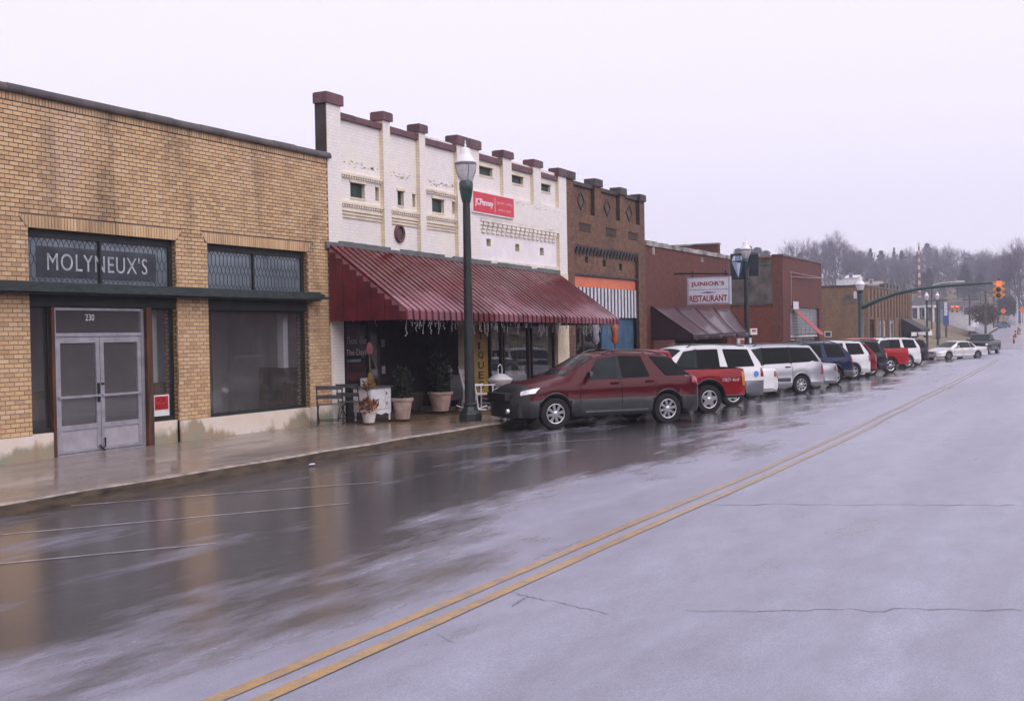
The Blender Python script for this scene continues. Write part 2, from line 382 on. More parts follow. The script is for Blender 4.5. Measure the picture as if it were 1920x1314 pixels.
# pavement and kerb
mb = MB(); mk = MB(); pv = None; pk = None
for X in [x * .75 for x in range(-27, 144)]:
    k = kerbY(X); z = gz(X); j1, j2 = .012 * math.sin(X * 1.7) + .008 * math.sin(X * 5.1), .01 * math.sin(X * 2.3 + 1)
    row = [(X, k + .17, z + .138 + j2 * .5), (X, lerp(k, 15.7, .5), z + .155), (X, 16.6, z + .18)]
    kr = [(X, k + j1, z - .1), (X, k + .012 + j1, z + .115 + j2 * .6), (X, k + .035 + j1 * .7, z + .138 + j2 * .6), (X, k + .18, z + .14 + j2 * .5), (X, k + .18, z - .1)]
    if pv:
        for a in range(2): mb.face([pv[a], row[a], row[a + 1], pv[a + 1]])
        for a in range(4): mk.face([pk[a], kr[a], kr[a + 1], pk[a + 1]])
    pv, pk = row, kr
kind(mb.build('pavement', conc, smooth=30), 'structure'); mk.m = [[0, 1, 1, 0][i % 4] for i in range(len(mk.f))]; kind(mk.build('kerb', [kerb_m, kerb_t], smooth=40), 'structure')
# the land: level behind the shops, a bank by the far junction and a wooded rise beyond
earth = M('winter_grass', (.175, .13, .075), .95, var=.3, vs=.35, dark=(.085, .075, .045))
def land_z(X, Y):
    k = kerbY(X); z = gz(X) - .25
    if X > 112:
        t = min(1, max(0, (Y - k - 1.0) / 11)); z += t * t * (3 - 2 * t) * min(1, (X - 112) / 45) * 3.0
    if X > 225:
        t = min(1, max(0, (X - 225) / 230)); z += 4 * t ** 1.2 * min(1, max(0, (Y - k - 2) / 40)) * min(1, max(0, (.36 - Y / X) / .14))
    
    if Y < -14: z += 5 * min(1, (-14 - Y) / 40)
    return z
XL = list(range(-120, 112, 12)) + [112 + 5 * i for i in range(40)] + [312 + 18 * i for i in range(22)]
YL = [-260, -160, -90, -50, -30, -22, -16, -10, 0, 6] + [8 + 2.5 * i for i in range(32)] + [92 + 14 * i for i in range(22)]
mb = MB()
for X in XL:
    for Y in YL: mb.v.append((X, Y, land_z(X, Y)))
n_ = len(YL)
for i in range(len(XL) - 1):
    for j in range(n_ - 1):
        a = i * n_ + j; mb.f.append((a, a + n_, a + n_ + 1, a + 1)); mb.m.append(0)
kind(mb.build('ground', earth, smooth=0), 'structure')
mb = MB()
for a, b_ in ((107.9, 116), (116, 124)):
    ys = [14 + 4 * i for i in range(15)]
    for y0, y1 in zip(ys, ys[1:]): mb.face([(a, y0, gz(a) + .02), (b_, y0, gz(b_) + .02), (b_, y1, gz(b_) + .02), (a, y1, gz(a) + .02)])
kind(mb.build('side_street', asph), 'structure')
mb = MB(); pv = None
for X in range(178, 240, 6):
    k = kerbY(X); row = [(X, k + .4, gz(X) + .10), (X, k + 3.0, max(gz(X) + 1.5, land_z(X, k + 3) + .12))]
    if pv: mb.face([pv[0], row[0], row[1], pv[1]])
    pv = row
kind(mb.build('footpath', M('pale_concrete', (.42, .40, .42), .4, coat=.5)), 'structure')
# ================================================================ first shop: tan brick, empty, number 230
WALL = FY
def yellow_brick():
    m, n, b = nodes('tan_brick')
    oi = N(n, 'ShaderNodeObjectInfo'); ge = N(n, 'ShaderNodeNewGeometry')
    ad = N(n, 'ShaderNodeMath', operation='ADD'); n.links.new(oi.outputs['Random'], ad.inputs[0]); n.links.new(ge.outputs['Random Per Island'], ad.inputs[1])
    fr = N(n, 'ShaderNodeMath', operation='FRACT'); n.links.new(ad.outputs[0], fr.inputs[0])
    r = N(n, 'ShaderNodeValToRGB'); n.links.new(fr.outputs[0], r.inputs[0]); e = r.color_ramp.elements
    while len(e) < 6: e.new(.5)
    for el, (p, c) in zip(e, ((0, (.45, .280, .155)), (.2, (.56, .365, .195)), (.45, (.615, .41, .22)), (.7, (.66, .455, .25)), (.88, (.59, .35, .195)), (1, (.68, .50, .32)))): el.position = p; el.color = (*c, 1)
    v = pos(n); vs_ = pos(n, (1.1, 1, .22))
    c = mixc(n, ramp(n, noise(n, vs_, .95, 6, .62), [(.52, 0.), (.70, .62)]), r.outputs[0], (.085, .062, .045))      # soot streaks
    c = mixc(n, ramp(n, noise(n, pos(n, (1, 1, .5)), .55, 4, .6), [(.56, 0.), (.72, .42)]), c, (.60, .43, .30))       # pale washed patches
    sp = N(n, 'ShaderNodeSeparateXYZ'); n.links.new(v, sp.inputs[0])
    for x0, w, z0, z1, amt, col in ((15.18, .34, 4.5, 5.9, .75, (.075, .055, .042)), (17.2, .22, 5.2, 5.95, .5, (.08, .06, .045)), (19.6, .30, 5.3, 5.95, .4, (.09, .065, .05)), (14.35, .55, 4.2, 5.0, .6, (.60, .42, .31)), (18.9, .4, 4.1, 5.2, .35, (.60, .42, .31))):   # runs of soot and washed patches
        sb_ = N(n, 'ShaderNodeMath', operation='SUBTRACT'); n.links.new(sp.outputs[0], sb_.inputs[0]); sb_.inputs[1].default_value = x0
        ab = N(n, 'ShaderNodeMath', operation='ABSOLUTE'); n.links.new(sb_.outputs[0], ab.inputs[0])
        q1 = N(n, 'ShaderNodeMapRange'); n.links.new(ab.outputs[0], q1.inputs[0]); q1.inputs[1].default_value = w; q1.inputs[2].default_value = w * .15
        q2 = N(n, 'ShaderNodeMapRange'); n.links.new(sp.outputs[2], q2.inputs[0]); q2.inputs[1].default_value = z0; q2.inputs[2].default_value = z1 if amt in (.75, .5, .4) else (z0 + z1) / 2
        m1 = N(n, 'ShaderNodeMath', operation='MULTIPLY'); n.links.new(q1.outputs[0], m1.inputs[0]); n.links.new(q2.outputs[0], m1.inputs[1])
        m2 = N(n, 'ShaderNodeMath', operation='MULTIPLY'); n.links.new(m1.outputs[0], m2.inputs[0]); n.links.new(ramp(n, noise(n, pos(n, (2, 1, .8)), 2.0, 6, .7), [(.36, 0.), (.62, amt)]), m2.inputs[1])
        c = mixc(n, m2.outputs[0], c, col)
    c = mixc(n, 1.0, c, ramp(n, noise(n, v, 40, 3, .7), [(.3, .82), (.7, 1.1)]), 'MULTIPLY')
    n.links.new(c, b.inputs['Base Color']); b.inputs['Roughness'].default_value = .7
    bump(n, b, noise(n, v, 120, 2), .25, .004); return m
ybr = yellow_brick()
def mortar_mat():
    m, n, b = nodes('mortar'); v = pos(n); sp = N(n, 'ShaderNodeSeparateXYZ'); n.links.new(v, sp.inputs[0]); g = N(n, 'ShaderNodeMapRange'); n.links.new(sp.outputs[2], g.inputs[0])
    for i, x in ((1, 2.2), (2, 4.4), (3, .28), (4, -.10)): g.inputs[i].default_value = x
    ad = N(n, 'ShaderNodeMath', operation='ADD'); n.links.new(noise(n, pos(n, (1, 1, .6)), .8, 4), ad.inputs[0]); n.links.new(g.outputs[0], ad.inputs[1])
    n.links.new(mixc(n, ramp(n, ad.outputs[0], [(.40, 0.), (.78, 1.)]), (.050, .034, .030), (.27, .205, .18)), b.inputs['Base Color']); b.inputs['Roughness'].default_value = .9; return m      # sooty above, washed paler below the ledge
mortar = mortar_mat()
ybr_side = brick('tan_brick_side', (.44, .27, .11), (.34, .20, .09), (.10, .07, .055), .18, .074, 'Y', st=.35)
cope_m = M('coping_tile', (.075, .058, .055), .45, var=.34, vs=1.6, bs=.25, coat=.2, dark=(.022, .017, .018), scale=(1, 1, .2))
def stucco():
    m, n, b = nodes('stained_stucco'); v = pos(n)
    sp = N(n, 'ShaderNodeSeparateXYZ'); n.links.new(v, sp.inputs[0])
    g = N(n, 'ShaderNodeMapRange'); n.links.new(sp.outputs[2], g.inputs[0])
    for i, x in ((1, .05), (2, .55), (3, .19), (4, -.10)): g.inputs[i].default_value = x
    ad = N(n, 'ShaderNodeMath', operation='ADD'); n.links.new(noise(n, pos(n, (1, 1, .5)), 1.0, 6, .6), ad.inputs[0]); n.links.new(g.outputs[0], ad.inputs[1])
    st = ramp(n, ad.outputs[0], [(.525, 0.), (.605, .95)])
    c = mixc(n, ramp(n, noise(n, v, 3, 4), [(.3, 0.), (.7, 1.)]), (.70, .58, .46), (.74, .67, .62))
    dk = mixc(n, ramp(n, noise(n, v, 2.2, 4), [(.45, 0.), (.62, 1.)]), (.33, .26, .18), (.23, .27, .20))
    n.links.new(mixc(n, st, c, dk), b.inputs['Base Color']); b.inputs['Roughness'].default_value = .6
    bump(n, b, noise(n, v, 45, 4), .25, .006); MATS['stucco'] = m; return m
stuc = stucco()
iron = M('green_black_paint', (.012, .016, .016), .6, var=.3, vs=4, bs=.2)
ledge_m = M('weathered_ledge', (.022, .036, .034), .55, var=.4, vs=6, bs=.3, coat=.12, dark=(.010, .012, .012), scale=(1, 1, 3))
alu = M('aluminium', (.46, .45, .50), .38, .55, var=.12, vs=5)
alup = M('grey_door_panel', (.40, .38, .42), .5, .1, var=.10, vs=4)
wood_r = M('red_brown_timber', (.085, .030, .016), .6, var=.42, vs=5, bs=.3, dark=(.018, .008, .006), scale=(4, 1, .35))
chrome = M('chrome', (.72, .72, .76), .10, 1.0, var=.1)
blk = M('black_gap', (.008, .008, .008), .8, var=.1)
shopglass = glass('shop_glass', (.95, .96, .97), .05, 1.2, (.36, .35, .37))
doorglass = glass('door_glass', (.90, .90, .92), .10, 1.2, (.36, .35, .37))
B1X0, B1X1 = 8.6, 21.66
O1, O2 = (13.42, 16.81), (17.66, 20.86)
LT, SOLD = 3.87, .215                     # lintel line and height of the soldier course over it
b1 = thing('brick_shop', 'tan brick one-storey shop, empty, with a green ledge over its windows and a MOLYNEUX\'S transom', 'building', (B1X0, WALL, 0.05))
# wall behind the bricks (mortar shows in the joints)
mb = MB()
OPN = [(10.0, 12.55, .05, LT), (O1[0], O1[1], .05, LT), (O2[0], O2[1], .05, LT)]
holes(mb, B1X0, B1X1, .05, 6.02, WALL + .009, WALL + .34, OPN, 0, 1)
mb.box(B1X0, B1X1, WALL + .35, WALL + .75, LT + .02, 6.02, 0, skip='')
kind(mb.build('wall', [mortar, ybr_side], b1), 'thing')
MB().box(B1X0, B1X1, WALL + 6.4, WALL + 6.6, .05, 6.0).box(B1X0, B1X0 + .2, WALL + .4, WALL + 6.4, .05, 6.0).box(B1X1 - .02, B1X1, WALL + .4, WALL + 6.4, .05, 5.9).build('side_wall', ybr_side, b1)
MB().box(B1X0, B1X1, WALL + .36, WALL + 14, 5.2, 5.4).build('roof', M('tar_roof', (.05, .05, .05), .9), b1)
# bricks
def blocked(z):
    B = []
    for a, b_ in [(10.0, 12.55)] + [O1, O2]:
        if z < LT: B.append((a, b_))
        elif z < LT + SOLD: k = (z - LT) / SOLD * .19; B.append((a - k, b_ + k))
    return B
BP, BC, BW, BHH = .1835, .0736, .1695, .0590
segs = []
z = .50; row = 0
while z + BHH < 5.885:
    zc = z + BHH / 2; x = B1X0 - (BP / 2 if row % 2 else 0)
    bl = sorted(blocked(zc))
    while x < B1X1:
        parts = [(max(x, B1X0), min(x + BW, B1X1 - .004))]
        for a, b_ in bl:
            q = []
            for p0, p1 in parts:
                if p1 <= a - .006 or p0 >= b_ + .006: q.append((p0, p1))
                else:
                    if p0 < a - .006: q.append((p0, a - .006 if zc > LT else a))
                    if p1 > b_ + .006: q.append((b_ + .006 if zc > LT else b_, p1))
            parts = q
        for p0, p1 in parts:
            if p1 - p0 > .03: segs.append((p0, p1, z, z + BHH, p1 - p0 > BW - .004))
        x += BP
    z += BC; row += 1
full = [s for s in segs if s[4] and s[0] > 12.98 and s[2] > .6]
full.sort(key=lambda s: s[0] + .35 * abs(s[2] - 2.0) / 4)
single = set(full[:300]); rest = MB()
bm_ = MB(); bm_.box(0, BW, 0, .03, 0, BHH, skip='k')
bme = None
def jit(): return random.uniform(-.0022, .0022)
for s in segs:
    if s in single:
        if bme is None: o = bm_.build('brick', ybr, b1, local=True); bme = o.data
        else: o = link('brick', bme, b1)
        o.location = (s[0] - B1X0, jit(), s[2] - .05 + jit() * .5); o.rotation_euler = (0, R(random.uniform(-.25, .25)), 0)
    else:
        y = WALL + jit(); rest.box(s[0] + jit() * .5, s[1], y, WALL + .03, s[2] + jit() * .4, s[3], skip='k')
kind(rest.build('brickwork', ybr, b1), 'stuff')
# soldier courses: under the coping and over the openings (with mitred ends)
sb = MB(); x = B1X0
while x < B1X1 - .06: sb.box(x, x + .052, WALL + jit(), WALL + .03, 5.885, 6.01, skip='k'); x += .0655
for a, b_ in [(10.0, 12.55), O1, O2]:
    n_ = int(round((b_ - a + .36) / .0665)); w = (b_ - a + .36) / n_
    for i in range(n_):
        x0, x1 = a - .18 + i * w, a - .18 + (i + 1) * w - .0125; y = WALL + jit()
        lo = lambda x: LT + .003 + max(0, (a - x) / .18, (x - b_) / .18) * (SOLD - .012)
        t = LT + SOLD - .008
        sb.hexa([(x0, y, min(lo(x0), t - .004)), (x1, y, min(lo(x1), t - .004)), (x1, WALL + .03, min(lo(x1), t - .004)), (x0, WALL + .03, min(lo(x0), t - .004)), (x0, y, t), (x1, y, t), (x1, WALL + .03, t), (x0, WALL + .03, t)])
kind(sb.build('soldier_course', ybr, b1), 'stuff')
# coping
x = B1X0; 
while x < B1X1 - .02:
    e = min(x + .74, B1X1 + .06); h = random.uniform(-.008, .008)
    prof = [(-.075, 6.005), (-.085, 6.03), (-.08, 6.09 + h), (-.055, 6.135 + h), (.1, 6.155 + h), (.32, 6.14 + h), (.4, 6.08), (.4, 6.005)]
    MB().ring([[(xx, WALL + y, z) for y, z in prof] for xx in (x, e - .006)]).build('coping_tile', cope_m, b1, smooth=35); x = e
# plinth
DX0, DX1 = 14.00, 15.98
for a, b_, y, z in ((B1X0, 10.0, -.035, .485), (12.55, O1[0], -.035, .485), (O1[1], O2[0], -.035, .485), (O2[1], B1X1 - .01, -.035, .485), (10.0, 12.55, .10, .455), (O2[0], O2[1], .012, .475), (O1[0], DX0 - .10, .06, .50), (DX1 + .19, O1[1], .06, .50)):
    MB().box(a, b_, WALL + y, WALL + .3, .03, z).build('plinth', stuc, b1)
# ledge
lg = MB().box(B1X0, 21.03, WALL - .30, WALL - .005, 2.895, 2.945).box(B1X0, 21.03, WALL - .32, WALL - .27, 2.82, 2.935).box(B1X0, 21.0, WALL - .24, WALL - .06, 2.79, 2.88).box(21.03, 21.28, WALL - .30, WALL - .2, 2.83, 2.885)
lg.box(B1X0, 21.05, WALL - .20, WALL - .004, 2.945, 2.985)
lg.build('ledge', ledge_m, b1)
# fascia under the ledge
MB().box(O1[0], O1[1], WALL + .04, WALL + .26, 2.60, 2.80).box(O2[0], O2[1], WALL + .04, WALL + .26, 2.575, 2.80).box(10.0, 12.55, WALL + .04, WALL + .26, 2.6, 2.8).box(O1[0] - .005, O1[1], WALL + .2, WALL + .34, 2.80, 3.0).box(O2[0] - .005, O2[1], WALL + .2, WALL + .34, 2.80, 3.0).build('fascia', iron, b1)
# transom lights: bluish ribbed glass with a lead lattice
tm, n, b = nodes('transom_glass'); v = pos(n)
n.links.new(mixc(n, ramp(n, noise(n, pos(n, (1, 1, .6)), 1.2, 4), [(.3, 0.), (.7, 1.)]), (.085, .112, .138), (.150, .185, .215)), b.inputs['Base Color'])
b.inputs['Roughness'].default_value = .22; b.inputs['Specular IOR Level'].default_value = .9; b.inputs['Coat Weight'].default_value = 1; b.inputs['Coat Roughness'].default_value = .03
bump(n, b, noise(n, pos(n, (14, 1, 1)), 3, 2), .10, .01)
lead = M('lead_strip', (.035, .04, .048), .5, var=.1)
def transom(a, b_, mull, name='transom_window'):
    y = WALL + .14
    fr = MB().box(a, b_, y - .03, y + .05, LT - .13, LT).box(a, b_, y - .03, y + .05, 2.945, 3.0).box(a, a + .06, y - .03, y + .05, 3.0, LT - .13).box(b_ - .09, b_, y - .03, y + .05, 3.0, LT - .13)
    for m_ in mull: fr.box(m_ - .022, m_ + .022, y - .035, y + .05, 3.0, LT - .13)
    f = fr.build(name, iron, b1)
    ed = [a + .06] + list(mull) + [b_ - .09]
    for p, q in zip(ed, ed[1:]): MB().box(p + .022 * (p in mull), q - .022 * (q in mull), y + .012, y + .02, 3.0, LT - .13).build('pane', tm, f)
    lt = MB(); cw = .115; i = 0; x = a + .06
    def seg(p, q):
        d = Vector((q[0] - p[0], 0, q[1] - p[1])); l = d.length
        if l < .01: return
        nx, nz = -d.z / l * .0042, d.x / l * .0042
        lt.hexa([(p[0] - nx, y + .006, p[1] - nz), (q[0] - nx, y + .006, q[1] - nz), (q[0] - nx, y + .012, q[1] - nz), (p[0] - nx, y + .012, p[1] - nz), (p[0] + nx, y + .006, p[1] + nz), (q[0] + nx, y + .006, q[1] + nz), (q[0] + nx, y + .012, q[1] + nz), (p[0] + nx, y + .012, p[1] + nz)])
    while x + cw <= b_ - .08:
        for z0 in (3.02, 3.40):
            mid = x + cw / 2
            seg((x, z0 + .09), (mid, z0)); seg((mid, z0), (x + cw, z0 + .09)); seg((x, z0 + .09), (x, z0 + .24)); seg((x, z0 + .24), (mid, z0 + .33)); seg((mid, z0 + .33), (x + cw, z0 + .24))
            if z0 < 3.3: seg((mid, z0 + .33), (mid, z0 + .38))
        x += cw
    kind(lt.build('lead_lattice', lead, f), 'stuff'); return f
transom(10.0, 12.55, [11.3]); tw = transom(O1[0], O1[1], [15.05]); transom(O2[0], O2[1], [19.17])
sbm = M('faded_navy_board', (.030, .036, .050), .35, var=.35, vs=3, coat=.6, dark=(.014, .017, .024))
letm = M('faded_white_letters', (.42, .45, .48), .6, var=.22, vs=7)
yb = WALL + .142
bd = MB().box(13.70, 16.42, yb, yb + .003, 3.09, 3.60).build('name_board', sbm, tw)
text('lettering', "MOLYNEUX'S", letm, tw, (13.92, yb - .001, 3.205), 2.28, .30, ext=.0015, spacing=1.12)
# show window
def pane_window(a, b_, z0, z1, y, fw=.05, fb=.07, name='show_window', g=None, par=None):
    fr = MB().box(a, b_, y - .04, y + .04, z0, z0 + fb).box(a, b_, y - .04, y + .04, z1 - fw, z1).box(a, a + fw, y - .04, y + .04, z0 + fb, z1 - fw).box(b_ - fw, b_, y - .04, y + .04, z0 + fb, z1 - fw)
    f = fr.build(name, iron, par or b1)
    MB().box(a + fw, b_ - fw, y - .004, y + .004, z0 + fb, z1 - fw).build('pane', g or shopglass, f); return f
pane_window(O2[0] + .012, O2[1] - .012, .475, 2.575, WALL + .15, .06)
pane_window(10.01, 12.54, .455, 2.60, WALL + .15)
pane_window(O1[0] + .012, DX0 - .11, .50, 2.60, WALL + .15, .035, .08, 'side_light')
pane_window(DX1 + .20, O1[1] - .012, .50, 2.60, WALL + .15, .035, .08, 'side_light')
# timber posts and the double door
MB().box(DX0 - .10, DX0 - .035, WALL + .05, WALL + .26, .05, 2.60).build('door_post', wood_r, b1)
MB().box(DX1 + .045, DX1 + .19, WALL + .02, WALL + .26, .05, 2.60).build('door_post', wood_r, b1)
yd = WALL + .13
df = MB().box(DX0 - .035, DX0 + .02, yd - .04, yd + .05, .08, 2.58).box(DX1 - .02, DX1 + .045, yd - .04, yd + .05, .08, 2.58).box(DX0 + .02, DX1 - .02, yd - .045, yd + .05, 2.09, 2.15).box(DX0 + .02, DX1 - .02, yd - .03, yd + .05, 2.535, 2.58).box(DX0 + .02, DX1 - .02, yd - .05, yd + .07, .06, .105)
df = df.build('door_frame', alu, b1)
MB().box(DX0 + .02, DX1 - .02, yd - .002, yd + .006, 2.15, 2.535).build('pane', doorglass, df)
text('house_number', '230', M('white_numeral', (.62, .62, .64), .5), df, (14.69, yd - .008, 2.36), .20, .115, ext=.002, bold=.012)
mid = (DX0 + DX1) / 2 - .01
for k, (a, b_) in enumerate(((DX0 + .026, mid - .006), (mid + .006, DX1 - .026))):
    dm = MB(); st = .085
    dm.box(a, a + st, yd - .028, yd + .028, .115, 2.08).box(b_ - st, b_, yd - .028, yd + .028, .115, 2.08).box(a + st, b_ - st, yd - .028, yd + .028, 1.98, 2.08).box(a + st, b_ - st, yd - .028, yd + .028, .50, .585).box(a + st, b_ - st, yd - .028, yd + .028, .115, .16)
    d = dm.build('door', alu, b1)
    MB().box(a + st, b_ - st, yd - .004, yd + .004, .585, 1.98).build('pane', doorglass, d)
    MB().box(a + st, b_ - st, yd - .012, yd + .012, .16, .50).build('kick_panel', alup, d)
    MB().box(a + .02, b_ - .02, yd - .062, yd - .04, 1.045, 1.085).build('push_bar', alu, d)
    hx = b_ - .055 if k == 0 else a + .03
    MB().box(hx - .015, hx + .03, yd - .05, yd - .028, .95 if k == 0 else 1.24, 1.28 if k == 0 else 1.28).build('lock', blk, d)
MB().tube([(mid - .07, yd - .05, .20), (mid - .02, yd - .07, .14), (mid + .05, yd - .06, .17), (mid + .07, yd - .045, .32)], .014).tube([(mid - .02, yd - .07, .14), (mid + .03, yd - .08, .10)], .012).build('door_chain', blk, b1)
# inside the empty shop
iw = M('plaster_grey', (.46, .43, .41), .9, var=.12, vs=.8); ifl = M('dull_floor', (.30, .27, .24), .6, var=.3)
bwn = M('brown_board', (.12, .065, .025), .7, var=.3, vs=3, scale=(1, 1, .3)); whp = M('white_pipe', (.62, .60, .62), .5, var=.08)
MB().box(9.0, 21.5, WALL + .3, WALL + 6.4, .0, .10).build('shop_floor', ifl, b1)
MB().box(9.0, 21.5, WALL + .34, WALL + 6.4, 2.78, 2.85).build('shop_ceiling', iw, b1)
MB().box(9.0, 21.5, WALL + 2.5, WALL + 2.6, .1, 2.78).box(13.25, 13.33, WALL + .9, WALL + 4.6, .1, 2.78).box(21.1, 21.2, WALL + .36, WALL + 4.6, .1, 2.78).build('partition', iw, b1)
MB().box(13.66, 14.1, WALL + .42, WALL + .46, .1, 1.18).box(16.66, 17.5, WALL + .46, WALL + .5, .1, 1.2).box(20.86, 21.08, WALL + .5, WALL + 1.4, .1, 1.35).build('low_board', bwn, b1)
MB().box(16.62, 16.78, WALL + .5, WALL + .66, .1, 2.78).box(20.60, 20.76, WALL + .5, WALL + .66, 1.35, 2.78).box(13.52, 13.58, WALL + .6, WALL + .66, .1, 2.78).box(13.70, 13.74, WALL + .6, WALL + .64, .1, 2.78).build('inside_column', whp, b1)
MB().box(19.15, 19.45, WALL + 1.5, WALL + 1.8, .1, 2.78).build('inside_column', M('dark_post', (.07, .06, .055), .8), b1)
MB().box(18.3, 18.75, WALL + 1.0, WALL + 1.5, .1, 1.65).build('left_behind_crate', M('brown_card', (.15, .07, .045), .8), b1)
# sign leaning inside the side light
fs = thing('rent_sign', 'small red and white FOR RENT sign standing in the narrow window by the doors', 'sign', (16.42, WALL + .085, .585))
fx = 16.22
MB().box(fx, fx + .40, WALL + .078, WALL + .084, .60, .99).build('board', M('sign_white', (.72, .70, .72), .5, var=.05), fs)
MB().box(fx + .025, fx + .375, WALL + .074, WALL + .078, .715, .965).build('red_field', M('sign_red', (.50, .012, .02), .5, var=.08), fs)
text('lettering', 'FOR', blk, fs, (fx + .09, WALL + .0735, .85), .22, .085, ext=.001, bold=.01)
text('lettering', 'RENT', blk, fs, (fx + .055, WALL + .0735, .735), .29, .085, ext=.001, bold=.01)
# ================================================================ second shop: white painted brick with maroon caps
cream = (.76, .66, .50)
wbr = brick('white_painted_brick', (.84, .785, .755), (.80, .745, .71), (.74, .69, .66), .185, .0736, 'X', stain=(.62, .55, .46), st=.16, bs=.28, paint=(.82, .75, .64), rough=.6, mott=(.94, 1.04))
wbs = brick('cream_painted_brick', (.76, .66, .47), (.72, .62, .44), (.62, .54, .42), .185, .0736, 'Y', stain=(.50, .40, .28), st=.3, bs=.3, rough=.65, mott=(.9, 1.06))
wpan = M('white_panel', (.84, .79, .80), .6, var=.05, vs=1.5, bs=.15)
maroon = M('maroon_paint', (.110, .032, .040), .5, var=.3, vs=3, bs=.2, coat=.25)
dgreen = M('dark_green_board', (.022, .048, .042), .5, var=.3, vs=4)
cream_m = M('cream_paint', cream, .65, var=.12, vs=2.5, bs=.2)
wtrim = M('white_trim', (.80, .74, .66), .6, var=.12, vs=3, bs=.2)
grout = M('shadow_grey', (.30, .25, .22), .8, var=.2)
sidebk = M('dark_side_wall', (.052, .042, .038), .85, var=.3, vs=2, bs=.3)
gz0 = -.05
X0, X1 = B1X1 + .01, 34.70
b2 = thing('white_brick_shop', 'white painted brick shop front with maroon capped pilasters and dark green boarded openings', 'building', (X0, WALL, gz0))
PT = FZ(660, 215)                                # coping top between pilasters
RC = .11                                          # how far the panels sit back
ZB = 3.90
pils = [(X0, FX(639, 260), FZ(620, 174)), (FX(718, 240), FX(731, 240), FZ(725, 211)), (FX(786, 260), FX(797, 260), FZ(792, 234)), (FX(857, 290), FX(898, 290), FZ(880, 260)),
        (FX(943, 300), FX(959, 300), FZ(952, 284)), (FX(1000, 315), FX(1014, 315), FZ(1008, 301)), (FX(1047, 330), X1, FZ(1062, 319))]
COP = [(FZ(676, 220.5), FZ(676, 231)), (FZ(756, 243), FZ(756, 254)), (FZ(825, 265), FZ(825, 276)), (FZ(918, 292), FZ(918, 303)), (FZ(976, 310), FZ(976, 320)), (FZ(1028, 326), FZ(1028, 334))]
mid = pils[3]
gaps = [(pils[i][1], pils[i + 1][0]) for i in range(6)]
zw = [FZ(676, 344), FZ(691, 373.5)]
w1 = (FX(664, 350), FX(691, 350), FZ(691, 373), FZ(664, 341)); w3 = (FX(817, 385), FX(839, 385), FZ(838, 400), FZ(817, 371)); w2 = (FX(752.5, 370), FX(764, 370), FZ(764, 386), FZ(752.5, 357))
n_slots = [(FX(640.5, 345), FX(646, 345)), (FX(711, 365), FX(717.5, 365)), (FX(732.5, 365), FX(738, 365)), (FX(780, 372), FX(785.5, 372)), (FX(800, 380), FX(803.5, 380)), (FX(854.5, 390), FX(859.5, 390))]
slz = (FZ(712, 376), FZ(712, 351))
mb = MB()
ovx, ovz = FX(755, 438), FZ(755, 438)
hl = [w1, w2, w3] + [(a, b_, slz[0], slz[1]) for a, b_ in n_slots]
holes(mb, pils[0][0], mid[0], ZB, PT + .0, WALL + RC, WALL + RC + .16, hl, 0, 1)
# right half: panels between the upper piers set back, flush below, one set-back panel with corbels
uz = [FZ(938, 347), FZ(1030, 372)]; UZ = FZ(990, 372)
gw = [(FX(900, 315), FX(929.5, 315), FZ(929, 332), FZ(900, 309)), (FX(961, 332), FX(987, 332), FZ(987, 347), FZ(961, 326)), (FX(1015, 348), FX(1037.5, 348), FZ(1037, 361), FZ(1015, 342))]
lowp = (FX(900, 450), FX(1049, 450), FZ(900, 493) , FZ(900, 409))
sw = [(FX(918.5, 450), FX(926.5, 450), FZ(926, 462), FZ(919, 447)), (FX(972.5, 460), FX(980, 460), FZ(980, 472), FZ(973, 457)), (FX(1018.5, 470), FX(1025.5, 470), FZ(1025, 479), FZ(1019, 464))]
UZ = 5.98
holes(mb, mid[1], X1, UZ, PT - .05, WALL + RC, WALL + RC + .16, gw, 0, 1)
lowp = (lowp[0], lowp[1], ZB, FZ(900, 408))
holes(mb, mid[1], X1, ZB, UZ, WALL + .001, WALL + RC, [lowp], 0, 1)
mb.face([(mid[1], WALL, UZ), (X1, WALL, UZ), (X1, WALL + RC, UZ), (mid[1], WALL + RC, UZ)], 0)
holes(mb, lowp[0], lowp[1], ZB, lowp[3], WALL + RC, WALL + RC + .2, sw, 2, 1)
mb.box(X0 + .004, X1, WALL + RC + .17, WALL + .31, ZB, PT - .05, 1)
mb.build('wall', [wbr, wbs, wpan], b2)
MB().box(X0 + .02, X1 - .02, WALL + .32, WALL + 14, 4.5, 4.7).build('roof', MATS['tar_roof'], b2)
MB().box(X0 + .01, X0 + .25, WALL + .61, WALL + 14, .0, 5.7).build('side_wall', sidebk, b2)
MB().box(X0 - .012, X0 - .002, WALL + .012, WALL + .315, 6.17, pils[0][2] - .252).build('parapet_end', sidebk, b2)
for i, (a, b_, zt) in enumerate(pils):
    lo = ZB if i < 4 else UZ + .002
    ct = zt - (.25 if i in (0, 3, 6) else .21)
    p = MB().box(a, b_, WALL, WALL + RC + .1, lo, ct, 0, skip='l').face([(a, WALL, lo), (a, WALL, ct), (a, WALL + RC + .1, ct), (a, WALL + RC + .1, lo)], 1).build('pilaster', [wbr, wbs], b2)
    c0 = a - .06; e = .06 if i < 6 else .0
    cs = [(c0, b_ + e)] if i != 3 else [(a - .06, (a + b_) / 2 - .01), ((a + b_) / 2 + .01, b_ + .06)]
    for q0, q1 in cs:
        o = MB().box(q0, q1, WALL - .055, WALL + .33, ct, zt - .02).box(q0 + .02, q1 - .02, WALL - .035, WALL + .31, zt - .02, zt)
        o.build('pilaster_cap', maroon, b2)
